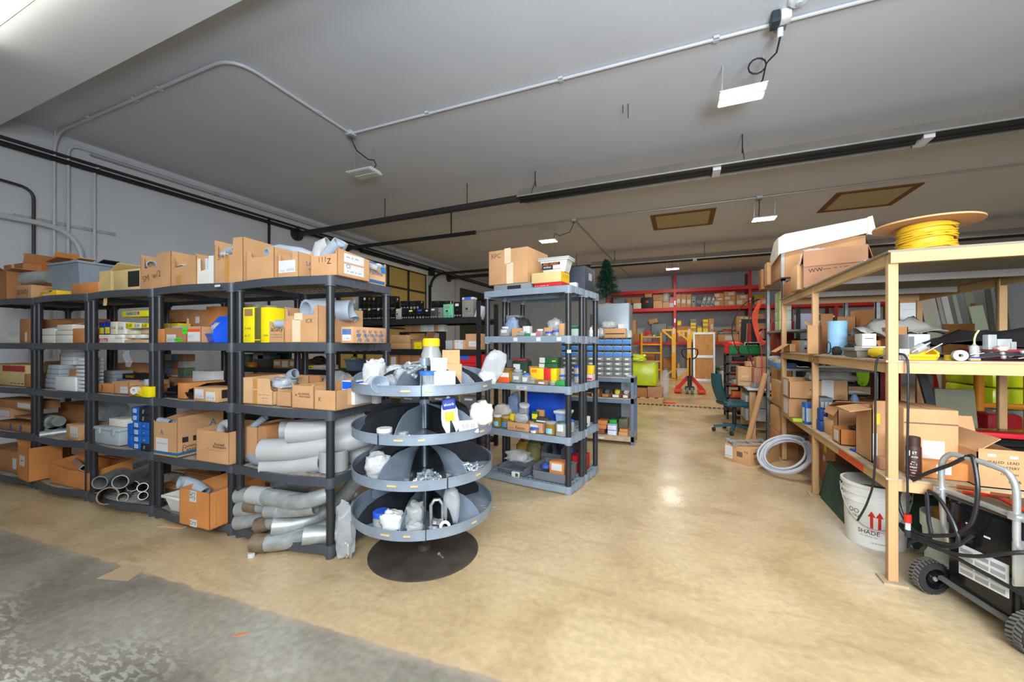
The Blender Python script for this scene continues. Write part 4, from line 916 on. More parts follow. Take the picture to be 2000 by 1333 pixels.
PB(R, ze, 396, 446, 282, T3, -.05, .1, 'bright yellow box at the post, third tier of middle unit', (246, 222, 0)); jar('small white bottle behind the bright yellow box', R.w(R.x(ze.u(425), .07), .08, T3), .025, .15, None, 'pvc', None)
PB(R, ze, 255, 440, 172, T3+.1, .2, .15, 'long black box with yellow lettering, middle unit', (30, 30, 30), h=.05, dec=[('F', .32, .5, .34, .5, None, [('DEWALT', .5, .5, 1, (240, 180, 20))])])
PB(R, ze, 215, 440, 212, T3, .2, .18, 'grey and blue flat packs under the long black box', (120, 130, 160), h=.098)
for i in range(4): PB(R, ze, 84, 214-10*i, 210, T3+.03+.035*i if i else T3, .2, .16, ('bottom', 'second', 'third', 'top')[i]+' grey wrapped pack of the stack at the left of the middle unit', (146, 150, 156), h=.034 if i else .064)
PB(R, ze, 218, 380, 110, T3, .42, .1, 'brown carton against the wall, third tier of middle unit', 'card_dark')
# fourth unit, third tier
for i in range(5): PB(R, zd, 322+6*i, 425, 200, T3+.045*i, .05+.0*i, .14, ('lowest', 'second', 'middle', 'fourth', 'topmost')[i]+' grey louvred cover of the stack, fourth unit', (172, 182, 186), h=.043)
PB(R, zd, 400, 545, 248, T3, -.03, .14, 'white box with open lid and red print, fourth unit', (226, 226, 224), h=.125, dec=[('R', .4, .5, .5, .12, None, [('rab', .5, .5, .5, 'ink_red')])])
for i in range(5): PB(R, zd, 437, 530, 100, T3+.18+.042*i if i else T3, .12, .14, ('brown support carton under the white trays', 'first white clear-lidded tray above the open white box', 'second white clear-lidded tray above the open white box', 'third white clear-lidded tray above the open white box', 'top white clear-lidded tray above the open white box')[i], 'card_dark' if i == 0 else (226, 227, 228), h=.04 if i else .175)
for i in range(9): PB(R, zd, 548+3*(i % 2), 622, 120, T3+.034*i, -.02, .12, 'clear blister tray, number %s up in the tall stack by the post' % ('one', 'two', 'three', 'four', 'five', 'six', 'seven', 'eight', 'nine')[i], (214, 216, 218), h=.026, name='blister_tray', cat='tray', group='clear blister trays')
PB(R, zd, 432, 560, 45, T3, .34, .1, 'tall brown carton at the back, third tier of fourth unit', 'card_dark')
B(R, zd, 320, 425, 98, T3, .38, .1, 'dark carton against the wall, third tier of fourth unit', 'card_dark', top='closed')
B(R, zd, -120, 190, 120, T3, .03, .3, 'yellowish carton with red lid band at the far left, third tier', 'card_yellow', top='closed', dec=[('F', .72, .82, .5, .28, (176, 44, 34), [], 'print_band'), ('F', .8, .12, .3, .08, None, [('~ ~ ~ ~', .5, .5, 1, 'ink')])])
B(R, zd, 175, 222, 190, T3, .0, .2, 'narrow brown carton beside the red-banded one', 'card_dark', top='closed')
# ---- second tier
B(R, zf, 108, 200, 490, T2, .05, .3, 'open carton holding a grey pipe, left of the stacked pipe sweeps', 'card', flaps={})
a = pt(zf, 140, 505, .1); ppipe('slanting grey pipe leaning out of the second-tier carton', a+Vector((-.03, 0, -.03)), a+Vector((.11, .06, .09)), .025)
B(R, zf, 205, 255, 485, T2, .1, .2, 'narrow carton right of the pipe-holding carton', 'card_dark', top='closed'); B(R, zf, 255, 345, 520, T2, .3, .2, 'dark carton behind the stacked grey sweeps', 'card_dark', top='closed')
def bigpipe(label, x0, y0, x1, y1, ly0, ly1, ro, m='pvc_pale', bendv=(0, 0, 1), ang=0, mid=None, name='pipe_sweep', zm=zf, collar=None, cm=None, group=None):
    p, q = pt(zm, x0, y0, ly0), pt(zm, x1, y1, ly1)
    c = (p+q)/2+Vector(mid or (0, 0, 0))
    P = [p*(1-t)**2+c*2*t*(1-t)+q*t*t for t in [i/10 for i in range(11)]]
    return pipe_t(name, label, 'pipe', P, ro, ro*.86, m, group or 'plastic pipe sweeps', 24, collar, cm)
bigpipe('lowest fat pale grey pipe sweep, second tier', 240, 735, 600, 712, -.02, .1, .062, mid=(0, 0, -.01))
bigpipe('middle fat pale grey pipe sweep jutting furthest left, second tier', 236, 634, 880, 540, -.03, .3, .078, mid=(.1, -.05, -.03))
bigpipe('topmost fat pale grey pipe sweep, second tier', 394, 525, 860, 455, .0, .33, .072, mid=(.08, -.03, -.02))
bigpipe('dusty grey pipe sweep behind the topmost one, second tier', 345, 515, 700, 450, .14, .42, .072, mid=(.05, 0, -.02))
pipe_t('pipe_elbow', 'small grey elbow at the left of the fat sweeps', 'pipe fitting', [pt(zf, 236, 705, -.02), pt(zf, 195, 700, .02), pt(zf, 158, 675, .06), pt(zf, 162, 648, .1), pt(zf, 200, 640, .16)], .032, .026)
a = pt(zf, 215, 632, .02); ppipe('short grey stub above the small elbow', a+Vector((-.02, 0, 0)), a+Vector((.06, .05, 0)), .036)
a = R.w(R.x(652, .13), .13, T2); pipe_t('pipe_coupling', 'large upright grey coupling ring behind the shelf post, second tier', 'pipe fitting', [a, a+Vector((0, 0, .135))], .094, .086, 'pvc_pale', n=32)
a = R.w(R.x(705, .36), .37, T2); pipe_t('pipe_coupling', 'second upright grey coupling ring at the back corner', 'pipe fitting', [a, a+Vector((0, 0, .135))], .094, .086, 'pvc_pale', n=32)
solo('lath', MB().bar(pt(zf, 800, 690, .3), pt(zf, 860, 660, .3), .03, .012), 'wood', 'short pale lath on the back coupling ring', 'wood')
o = B(R, ze, 482, 652, 545, T2, -.07, .34, 'tall open carton with blue band and bilingual print, second unit', 'card', prof={'F': [(0, 1.05), (.06, 1), (.1, 1.0), (.9, 1.03), (1, 1.2)], 'R': [(0, 1.2), (1, 1.25)], 'L': [(0, 1), (1, 1.3)], 'B': [(0, 1.38), (1, 1.3)]},
      dec=[lab_rect('F', .36, .34, .5, .4, [('-- --- --', .5, .6, .8, 'ink_soft')]), ('F', .5, .1, 1.0, .08, (28, 104, 150), [], 'print_band'), ('R', .5, .1, 1.0, .08, (28, 104, 150), [], 'print_band'), ('F', .36, .72, .15, .14, None, [('A', .5, .5, .8, 'ink_blue')]),
           ('R', .3, .3, .5, .1, None, [('Commander', .6, .5, 1, 'ink')]), ('R', .3, .2, .5, .1, None, [("L'essentiel", .6, .5, 1, 'ink')]), ('R', .16, .5, .12, .16, 'ink', [], 'print_patch'), ('R', .38, .5, .12, .16, 'ink', [], 'print_patch'), ('R', .75, .9, .16, .24, None, [('A', .5, .5, 1, 'ink_blue')])])
a = pt(ze, 525, 525, -.02); ppipe('grey pipe stub in the tall bilingual carton', a, a+Vector((.12, .02, -.01)), .026)
B(R, ze, 790, 1026, 600, T2, -.06, .3, 'open carton with two-line black print and an elbow in it, second unit', 'card', prof={'F': [(0, 1), (1, .98)], 'L': [(0, 1), (1, 1.08)], 'B': [(0, 1.1), (1, 1.1)]}, dec=[('F', .72, .6, .4, .12, None, [('Rockwell', .5, .5, .75, 'ink')]), ('F', .72, .52, .4, .12, None, [('Automation', .5, .5, 1, 'ink')]), ('F', .6, .43, .5, .05, None, [('* -------  ---- ----', .5, .5, 1, 'ink_soft')])])
pipe_t('pipe_elbow', 'grey elbow curling out of the two-line printed carton', 'pipe fitting', arc3(pt(ze, 965, 605, .04), (0, .1, 1), .16, (1, 0, 0), 140), .03, .024, 'pvc_pale')
# grey tool case, white box and blue boxes
ly = -.02; x0 = R.x(ze.u(52), ly); x1 = R.x(ze.u(232), ly)
o = T('tool_case', 'light grey plastic case with latches, second tier of middle unit', 'case', R.w(x0, ly, T2), R.deg); w_ = x1-x0; MB().box(0, 0, 0, w_, .26, .12, .012).obj('case_body', (172, 180, 184), o); MB().box(-.006, -.008, .118, w_+.006, .27, .148, .01).obj('lid', (178, 186, 190), o)
for fx in (.25, .8): MB().box(w_*fx-.02, -.016, .085, w_*fx+.02, 0, .14, .004).obj('latch', (164, 172, 176), o)
PB(R, ze, 158, 268, 515, T2+.152, .02, .22, 'plain white box on top of the grey tool case', 'card_white')
ncol = [(322, 372, 0, 1), (375, 446, 0, 0), (292, 330, 2, 0), (330, 384, 2, 0), (386, 446, 2, 0), (330, 384, 4, 0), (386, 446, 4, 0), (330, 384, 6, 0), (386, 446, 6, 0)]
bl = (22, 98, 190)
rows = [(330, 384, 0), (386, 446, 0), (330, 384, 1), (386, 446, 1), (330, 384, 2), (386, 446, 2), (330, 384, 3), (386, 446, 3), (322, 372, 4), (374, 444, 4), (322, 372, 5), (374, 444, 5)]
rn = ('bottom', 'second', 'third', 'fourth', 'fifth', 'topmost')
for x0, x1, k in rows:
    dark = x0 > 370 and k in (0, 4, 5)
    PB(R, ze, x0, x1-2, 0, T2+.0575*k, -.03, .2, '%s %s box in the %s column of the blue stack' % (rn[k], 'black-sided blue' if dark else 'blue', 'left' if x0 < 370 else 'right'), (30, 32, 36) if dark else bl, h=.0555, dec=[('F', .5, .5, .5, .6, (200, 206, 214) if (not dark and x0 < 370) else None, [('NSI' if not dark else '//', .5, .5, .4, 'ink_white' if x0 > 370 else 'ink_blue')], 'paper_label')], group='blue boxes stacked beside the grey case')
PB(R, ze, 292, 322, 0, T2, .0, .16, 'blue box lowest at the left flank of the blue stack', bl, h=.1); PB(R, ze, 292, 322, 0, T2+.102, .0, .16, 'blue box upper at the left flank of the blue stack', bl, h=.09)
bag('dark grey bag at the back of the middle unit, second tier', R.w(R.x(ze.u(150), .35), .38, T2), .3, .2, .3, 6, 'grey_bag'); bag('black bag above the tool case at the back', R.w(R.x(ze.u(110), .48), .44, T2+.2), .2, .1, .15, 8, 'rubber')
# fourth unit second tier
a = pt(zd, 292, 632, -.05); b = pt(zd, 490, 605, .1); pipe_t('steel_pipe', 'shiny steel pipe poking out over the second tier edge, fourth unit', 'pipe', [a, b], .036, .031, 'galv')
B(R, zd, 478, 570, 555, T2, -.03, .2, 'carton with barcode label beside the shiny steel pipe', 'card', top='closed', dec=[lab_rect('F', .62, .55, .56, .66, bars(.5, .2, .8)), ('T', .5, .6, .6, .4, (40, 120, 190), [], 'sticker')])
o = T('conduit_fitting', 'dusty steel fitting lying behind the shiny steel pipe', 'fitting', R.w(R.x(zd.u(370), .1), .1, T2)); MB().cyl((-.06, 0, .09), (.05, 0, .09), .07, n=18).obj('body', 'galv', o); MB().cyl((.05, 0, .09), (.16, 0, .11), .05, n=18).obj('neck', 'galv', o); MB().box(-.06, -.06, 0, .05, .06, .04).obj('foot', 'galv', o)
B(R, zd, 420, 620, 405, T2, .3, .25, 'large dark carton at the back, second tier of fourth unit', 'card_dark', top='closed'); PB(R, zd, 318, 368, 478, T2, .3, .1, 'white-labelled carton end behind the post, fourth unit', 'card_dark', dec=[lab_rect('F', .5, .8, .9, .25)])
B(R, zd, -60, 225, 548, T2, -.02, .2, 'low carton with two blue bands, far left second tier', 'card_dark', top='closed', dec=[('F', .5, .5, .05, 1, (84, 90, 140), [], 'tape'), ('F', .75, .5, .05, 1, (84, 90, 140), [], 'tape')])
PB(R, zd, -80, 76, 500, T2+.115, -.0, .16, 'carton with white label leaning out at the far left, second tier', 'card', h=.1, dec=[lab_rect('F', .7, .4, .5, .6)])
PB(R, zd, 100, 222, 508, T2+.115, .02, .16, 'thin papers on the blue-banded carton', 'card_dark', h=.02); PB(R, zd, -60, 228, 440, T2+.14+.076, -.01, .2, 'flat carton with white end label, topmost at far left second tier', 'card_dark', h=.08, dec=[lab_rect('F', .82, .5, .3, .6)])
# ---- bottom tier
B(R, ze, 668, 885, 1035, T1, -.15, .42, 'orange-brown open carton with green and white tape, jutting out of the bottom tier', 'card_orange', prof={'L': [(0, 1), (1, 1.05)]}, dec=[('F', .46, .84, .22, .3, 'paper', [('Dry', .5, .75, .9, 'ink_green', 10), ('Dry', .5, .4, .9, 'ink_green', -8)], 'tape'), ('F', .48, .1, .22, .2, 'paper', [('Dry', .5, .5, .9, 'ink_green', 8)], 'tape'), ('R', .1, .5, .02, .9, 'tape_brown', [], 'tape')])
tote('white plastic basin beside the green-taped carton', R.w(R.x(ze.u(565), -.05), -.06, T1), R.deg, .21, .3, .13, 'bucket_white', .12, name='basin', cat='basin')
pipe_t('pipe_elbow', 'pale grey sweep lying across the green-taped carton', 'pipe', [pt(ze, 665, 975, -.1), pt(ze, 715, 975, -.06), pt(ze, 790, 1000, -.03), pt(ze, 850, 1050, -.02)], .045, .038)
solo('panel_piece', MB().obox(pt(ze, 945, 1030, .1), (.17, .0, .02), (0, .12, 0), (0, 0, .006)), 'alu', 'white metal strip in the green-taped carton', 'panel')
B(R, ze, 562, 700, 985, T1, .18, .2, 'open brown carton behind the white basin', 'card_dark', flaps={'F': (.06, 100)}); B(R, ze, 705, 1020, 905, T1, .36, .22, 'long brown carton with flaps at the back of the bottom tier, second unit', 'card_dark', flaps={'F': (.1, 75)})
bigpipe('bent grey tube leaning behind the basin', 700, 950, 810, 900, .3, .4, .03, 'galv', name='steel_pipe')
def cutpipe(label, x, y, x2, y2, ro, m='galv', ly=-.02, ly2=.5, sq=1): return pipe_t('steel_pipe', label, 'pipe', [pt(ze, x, y, ly), pt(ze, x2, y2, ly2)], ro, ro*.87, m, 'cut steel conduits on the bottom tier')
cutpipe('upper left cut galvanised conduit of the bottom tier pile', 92, 975, 400, 835, .056); cutpipe('upper right cut galvanised conduit of the bottom tier pile', 240, 970, 470, 870, .056)
cutpipe('wide flared pipe end lowest in the conduit pile', 150, 1072, 240, 1010, .07, 'galv_rust', -.08, .25); cutpipe('low middle conduit with coupling in the bottom tier pile', 258, 1082, 440, 1010, .037)
cutpipe('thin conduit by the post, upper of two, bottom tier', 402, 1010, 470, 970, .036); cutpipe('thin conduit by the post, lower of two, bottom tier', 405, 1070, 480, 1030, .032); cutpipe('half hidden conduit in the middle of the bottom pile', 330, 1000, 460, 930, .045, 'galv', .1); cutpipe('dim conduit at the back left of the bottom pile', 120, 905, 330, 850, .04, 'galv_rust', .15)
B(R, ze, 85, 168, 792, T1, .35, .2, 'brown carton behind the cut conduits', 'card_dark', top='closed')
B(R, zd, 362, 635, 872, T1, -.02, .32, 'crushed open carton with torn flaps on the bottom tier, fourth unit', 'card_orange', prof={'F': [(0, 1.15), (.1, 1.05), (.3, .98), (.5, .9), (.75, .96), (1, .92)], 'L': [(0, 1.15), (1, 1.4)], 'R': [(0, .92), (1, 1.2)]}, flaps={'B': (.14, -60)})
st = MB(); a = pt(zd, 605, 872, -.02); b = pt(zd, 530, 800, .2); st.pipe([a, b], .03, .024, 4); solo('strut_piece', st, 'alu', 'short square aluminium tube in the crushed carton', 'tube')
PB(R, zd, 325, 412, 712, T1, .3, .1, 'upright carton with pale printed label behind the post, bottom tier', 'card_dark', dec=[('F', .5, .8, 1.0, .4, (196, 196, 204), [('= = =', .5, .5, .7, (80, 80, 120))])])
B(R, zd, 128, 238, 715, T1, -.06, .22, 'carton with hanging white tag at the left, bottom tier', 'card_orange', r=-6, flaps={'L': (.09, 50)}, dec=[lab_rect('F', .42, .58, .45, .3, [('--', .5, .5, .5, 'ink_soft')])])
B(R, zd, -110, 122, 735, T1, -.0, .36, 'bulging brown carton at the far left bottom', 'card_dark', top='closed', dec=[lab_rect('F', .93, .45, .1, .5)])
# galvanised elbows in the end unit
def elbow(label, x0, y0, x1, y1, ro, ly0, ly1, mid=(0, 0, 0), collar=.08, cm='galv', m='galv'):
    return bigpipe(label, x0, y0, x1, y1, ly0, ly1, ro, m, mid=mid, name='steel_elbow', collar=collar, cm=cm, group='galvanised steel elbows')
elbow('longest galvanised elbow sweeping up to the right of the pile', 290, 1105, 800, 840, .058, -.08, .42, (.12, -.03, -.13), None)
elbow('lowest galvanised elbow jutting past the shelf foot', 175, 1210, 690, 1090, .055, -.13, .1, (.05, 0, -.06), .09, 'galv_rust')
elbow('short wide galvanised sleeve behind the front post', 480, 1165, 690, 1150, .058, -.06, .08, (0, 0, 0), None)
elbow('middle left galvanised elbow with ring end', 80, 1080, 330, 1060, .05, -.03, 0.04, (0, 0, .01), .09)
elbow('rusty-ended galvanised elbow in the pile', 205, 1105, 420, 1050, .05, -.05, 0.02, (0, 0, .01), .09, 'galv_rust')
elbow('left galvanised elbow second from the top of the pile', 85, 1000, 330, 1000, .05, -.02, 0.05, (0, 0, .01), .1)
elbow('upper left galvanised elbow with bright end', 80, 918, 300, 905, .05, .0, 0.07, (0, 0, .01), .1)
elbow('wide pale galvanised elbow with coupling on top of the pile', 165, 910, 520, 960, .056, -.06, 0.01, (.05, -.03, .02), .13, 'pvc_pale')
elbow('galvanised elbow in the middle of the pile', 135, 975, 420, 1000, .042, -.05, 0.02, (.05, 0, 0), .1, 'galv_rust')
elbow('galvanised elbow with shiny collar right of the pile middle', 265, 1010, 560, 990, .045, -.06, 0.01, (.05, -.0, 0), .1)
elbow('dark galvanised elbow curving to the post, top of the pile', 345, 945, 640, 905, .05, -.04, 0.03, (.05, -.05, -.03), None)
elbow('thin galvanised elbow end peeping above the longest one', 495, 990, 640, 960, .03, -.02, .3, (0, 0, 0), None)
elbow('bright galvanised bow rising behind the back right post', 640, 1090, 805, 850, .035, .3, .5, (.12, 0, -.1), None)
elbow('dim galvanised elbow at the back of the bottom tier', 290, 860, 520, 860, .05, .25, .5, (0, 0, .03), None)
bag('clear bag with small parts leaning on the shelf foot beside the carousel', Vector((-1.985, 1.93, 0)), .13, .06, .32, 12, 'clear_bag', 10, jit=1.1)
bag('cluster of dark small parts at the foot of the leaning clear bag', Vector((-1.985, 1.93, .012)), .08, .03, .1, 13, 'zinc', 10)
B(R, zf, 115, 280, 850, T1, .4, .14, 'brown carton at the back of the pile of elbows', 'card_dark', top='closed')
bx('small white label on the rim under the white-fronted carton', R.w(R.x(za.u(735), -.085), -.0845, TIER[4]-.035), R.deg, .055, .002, .015, 'paper', name='shelf_label', cat='label', bev=0)
# scraps on the floor
solo('cardboard_scrap', MB().prism([(0, 0), (.2, .02), (.22, .1), (.07, .09)], 0, .005), 'card_pale', 'flat cardboard scrap on the floor before the row', 'cardboard', atz(458-150, 1030, 0), 10)
solo('bottle_stopper', MB().lathe([(.022, 0), (.022, .018), (.018, .022), (0, .022)], 16), 'paper', 'white plastic cap lying on the floor by the steel elbows', 'cap', atz(491, 1088, 0))
solo('dry_leaf', MB().prism([(0, 0), (.04, .01), (.07, .03), (.02, .025)], 0, .004), (200, 130, 90), 'small orange scrap on the grey floor slab', 'scrap', atz(452, 1245, 0), 20)

zt_ = R.z(345, 692, .46)
for i in range(5):
    for j in range(3): bx('%s packet up, %s pile of coloured packets, back of second unit' % (('first', 'second', 'third', 'fourth', 'fifth')[i], ('left', 'middle', 'right')[j]), R.w(R.x(326+13*j, .46), .44, T3+i*(zt_-T3)/5), R.deg, .085, .1, (zt_-T3)/5-.002, ((150, 110, 76), (96, 118, 84), (150, 84, 66), (176, 172, 166), (84, 106, 130))[(i*2+j) % 5], group='coloured packets in the second unit')
mat('base_iron', (84, 76, 68), .5, .3, .3, 6)
# ================= revolving bin stand (carousel) and what lies in it =================
CC = Vector((-1.585, 2.225, 0)); CR = 0.452
_d0 = Vector((-CC.x, -CC.y, 0)).normalized(); _dr = Vector((-_d0.y, _d0.x, 0))
def cpos(phi, r, z=0):
    a = math.radians(phi); return CC+(_d0*math.cos(a)+_dr*math.sin(a))*r+Vector((0, 0, z))
def clocal(phi, r, z=0): return cpos(phi, r, z)-CC
car = T('revolving_bin_stand', 'four-tier round grey revolving bin stand in the middle of the aisle', 'revolving stand', CC)
MB().lathe([(.36, 0), (.36, .006), (.35, .01), (.05, .018), (.05, .05), (.03, .06)], 48).obj('base', 'base_iron', car)
MB().cyl((0, 0, .05), (0, 0, 1.19), .028, n=18).obj('post', 'dark_iron', car)
CZ = [.282, .559, .815, 1.09]          # floors of the trays
CD = [[-62, -18, 0, 22, 49, 118, 175, -125], [-75, -37, -11, 16.5, 35, 95, 150, -120], [-58, -22, 0, 24, 46, 62, 130, 180, -115], [-40, -22, -2, 29, 44, 58, 125, -130]]
SEAM = [1, 16.5, -34, -2]
for k in range(4):
    z = CZ[k]; n = 72; t = MB(); vs = []; fs = []
    hb = .075 if k == 3 else 0.012
    for i in range(n):
        ph = 360*i/n; c = max(0, -math.cos(math.radians(ph)))**.6; top = .06+hb*c
        for (r, zz) in ((CR-.004, 0.0), (CR, .0), (CR, top), (CR+.004, top+.001), (CR+.004, top-.006), (CR-.004, top-.003), (CR-.004, .004), (.028, .004)):
            p = clocal(ph, r, z+zz); vs.append(p)
    m = 8
    for i in range(n):
        j = (i+1) % n
        for q in range(m-1): fs.append((i*m+q, j*m+q, j*m+q+1, i*m+q+1))
    t.add(vs, fs); b_ = [clocal(360*i/n, CR-.004, z-.001) for i in range(n)]; t.add(b_, [tuple(range(n-1, -1, -1))])
    tr = t.obj('tray', 'tray_paint', car)
    for q, ph in enumerate(CD[k]):
        prof = [(.03, .005), (CR-.008, .005), (CR-.008, .05), (CR-.03, .085), (CR-.07, .125), (CR-.13, .16), (CR-.2, .178), (.1, .185), (.03, .19)]
        a = clocal(ph, 1); side = Vector((-a.y, a.x, 0))
        d = MB(); P = [Vector((a.x*r, a.y*r, z+zz*(.92 if k < 3 else .8))) for r, zz in prof]; nn = len(P)
        d.add([p+side*.0016 for p in P]+[p-side*.0016 for p in P], [tuple(range(nn)), tuple(range(2*nn-1, nn-1, -1))]+[(i, nn+i, nn+(i+1) % nn, (i+1) % nn) for i in range(nn)])
        d.obj('divider', 'divider_black' if q % 3 != 1 else 'tray_paint', tr, flat=True)
    for ph in (SEAM[k], SEAM[k]+180):
        a = clocal(ph, 1); side = Vector((-a.y, a.x, 0)); s = MB(); s.obox(a*(CR+.0025)+Vector((0, 0, z+.03)), a*.0045, side*.0022, (0, 0, .031)); s.obj('seam', 'ink', tr)
    for ph, w in ((-28, .028), (-12, .02), (40, .02)):
        a = clocal(ph+k*5, 1); side = Vector((-a.y, a.x, 0)); s = MB(); s.obox(a*(CR+.003)+Vector((0, 0, z+.03)), a*.0025, side*w, (0, 0, .005)); s.obj('tape_residue', (206, 178, 126), tr)
    MB().cyl((0, 0, z+.01), (0, 0, z+.2), .036, n=16).obj('hub', 'tray_paint', tr)
face_deg = math.degrees(math.atan2(_dr.y, _dr.x))
def cz(k): return CZ[k]+.007
# top tray
bag('crumpled white bag at the left of the top round tray', cpos(-66, .33, cz(3)), .13, .12, .19, 21, 'white_bag', 20, jit=1.1)
for i, (ph, r, s) in enumerate(((-55, .36, .07), (-40, .33, .08), (-48, .24, .08), (-34, .25, .07))):
    bag(('clear packet of parts nearest the white bag in the top tray', 'clear packet before the dark divider in the top tray', 'clear packet leaning behind the others in the top tray', 'clear packet close to the post in the top tray')[i], cpos(ph, r, cz(3)+(.0 if i < 2 else .05)), s*1.3, s, s*1.2, 30+i, 'clear_bag', 15*i)
jar('white cap with spout lying at the rim of the top tray', cpos(-62, .4, cz(3)), .035, .05, 'paper', 'paper', None, name='cap', cat='cap')
fn = MB(); fn.lathe([(.012, 0), (.016, .04), (.055, .075), (.05, .075), (.012, .045)], 20); solo('funnel', fn, 'tray_paint', 'grey scoop lying between packets in the top tray', 'scoop', cpos(-44, .395, cz(3)+.03), rot=(70, 0, 60))
for i in range(7): solo('hex_bolt', bolt_mesh(.09, .009), 'zinc', 'long bright bolt in the bundle left of the post, top tray', 'bolt', cpos(-16-2*i, .2+.02*(i % 3), cz(3)+.09+.012*i), group='long bolts in the top tray', rot=(40+10*i, 20*i, 30+25*i))
jar('clear jar with flat blue lid in the top tray', cpos(4, .33, cz(3)), .05, .125, (48, 108, 220), 'clear', (200, 202, 204), .5, lidh=.02, neck=.98)
bx('white box with small grey print in front of the blue-lidded jar', cpos(8.5, .38, cz(3)), face_deg+6, .125, .09, .125, 'paper', dec=[('F', .6, .55, .5, .12, None, [('--- -- ---', .5, .5, .9, 'ink_soft')]), ('F', .6, .4, .2, .1, (200, 196, 190), [], 'sticker')])
bx('white leaflet box with blue lettering under the brown flap, top tray', cpos(9, .24, cz(3)+.05), face_deg-3, .1, .02, .15, 'paper', dec=[('F', .5, .86, .8, .1, None, [('O LED LIGHT', .5, .5, 1, 'ink_blue')])])
carton_w('open brown carton with torn flap at the middle of the top tray', cpos(25, .26, cz(3)), face_deg, .12, .11, .16, 'card', flaps={'B': (.09, 10), 'L': (.06, 60)})
jar('big clear jar with bright yellow lid in the top tray', cpos(160, .14, cz(3)), .07, .325, (246, 200, 8), 'clear_dusty', (214, 212, 204), .75, ('paper', 50, .25, .62), lidh=.055, neck=.8, lab_ang=-100)
bag('zip bag with white powder leaning at the right rim of the top tray', cpos(82, .42, cz(3)+.04), .15, .05, .22, 41, 'clear_bag', face_deg+10, rot=(8, 24, face_deg), jit=.35)
bag('white filling at the foot of the zip bag', cpos(82, .42, cz(3)), .12, .07, .1, 42, 'white_bag', face_deg)
# second tray
jar('jar with white lid at the left of the second tray', cpos(-38, .37, cz(2)), .045, .07, 'paper', 'clear_dusty', (190, 190, 180), .7, lidh=.024, neck=.95)
bx('small clear packet box beside the white-lidded jar', cpos(-24, .38, cz(2)), face_deg-20, .05, .05, .05, 'clear_dusty')
sb = T('printed_bag', 'standing bag with blue, white and yellow print in the second tray', 'bag', cpos(27, .36, cz(2)), rot=(-6, -6, face_deg)); q = MB(); q.ell((0, 0, .12), .05, .03, .125, 16, 10, .25, 4); q.obj('bag_body', (224, 226, 230), sb)
q = MB(); q.box(-.04, -.036, .17, .04, -.0, .235, .008); h_ = q.obj('blue_header', (34, 60, 150), sb); q = MB(); put_text(q, 'absorb', face_M('F', .08, .03, .06) @ Matrix.Translation((0, .2, .037)), .06); q.obj('lettering', 'ink_white', h_)
q = MB(); q.box(-.03, -.039, .1, .025, -.02, .155, .006); q.obj('yellow_panel', (236, 214, 30), sb)
bx('white label packet at the foot of the standing bag', cpos(30, .41, cz(2)+.03), face_deg, .12, .02, .085, 'paper', rot=(-40, 0, face_deg+8), dec=[('F', .5, .5, .6, .3, None, [('||||| |||', .5, .5, 1, 'ink_soft')])])
bag('cream cloth pouch hanging over the right rim of the second tray', cpos(64, .4, cz(2)+.02), .15, .12, .16, 54, (224, 214, 198), 30, jit=.8)
def pile(label, phi, r0, k, n, sp, L, rad, group, h=.05):
    src = None
    for i in range(n):
        a = random.uniform(0, 360); rr = sp*math.sqrt(random.random()); hz = h*(1-rr/sp)*random.random()
        p = cpos(phi, r0, cz(k)+rad*1.9+hz); p = p+Vector((rr*math.cos(a), rr*math.sin(a), 0))
        rt = (random.uniform(60, 110), random.uniform(-20, 20), random.uniform(0, 360))
        if src is None: src = solo('hex_bolt', bolt_mesh(L, rad), 'zinc', label, 'bolt', p, group=group, rot=rt)
        else:
            c = src.copy(); COL.objects.link(c); c.location = p; c.rotation_euler = [math.radians(x) for x in rt]
pile('small bright screw in the loose handful, second tray', -14, .36, 2, 22, .055, .03, .005, 'screws in the second tray', .02)
# third tray
bag('white bag with brown tape at the left of the third tray', cpos(-50, .35, cz(1)), .15, .12, .15, 61, 'white_bag', face_deg)
pile('zinc hex bolt in the middle heap of the third tray', 4, .33, 1, 60, .09, .05, .0075, 'bolts in the middle heap of the third tray', .07)
pile('zinc hex bolt in the right-hand heap of the third tray', 52, .31, 1, 60, .1, .045, .0065, 'bolts in the right heap of the third tray', .07)
pile('stray short bolt between the two heaps of the third tray', 22, .38, 1, 8, .03, .03, .005, 'stray bolts in the third tray', .01)
# bottom tray
jar('jar with blue lid and round paper sticker in the bottom tray', cpos(-47, .34, cz(0)), .052, .095, (40, 90, 200), 'clear_dusty', 'jar_contents', .8, None, lidh=.03, neck=.95)
bag('white paper bag leaning beside the blue-lidded jar, bottom tray', cpos(-30, .36, cz(0)), .14, .1, .11, 71, 'paper', face_deg-15, jit=1.2)
bag('grey clear bag of parts in the bottom tray, larger one', cpos(-10, .3, cz(0)), .11, .12, .15, 72, 'clear_dusty', 20, jit=1.1); bag('grey clear bag of parts in the bottom tray, smaller one at the rim', cpos(-8, .39, cz(0)), .1, .07, .07, 73, 'clear_dusty', 50, jit=1.1)
bag('clear bag standing tall at the right of the bottom tray', cpos(28, .34, cz(0)), .1, .07, .23, 74, 'clear_bag', face_deg, jit=.5)
hw = MB(); hw.tube([(0, 0, 0), (0, 0, .12), (.02, 0, .15), (.05, 0, .15), (.07, 0, .12), (.07, 0, 0)], .011, 10); solo('u_bolt', hw, 'steel', 'steel U-bolt standing in the bottom tray', 'bolt', cpos(8, .28, cz(0)), rz=face_deg)
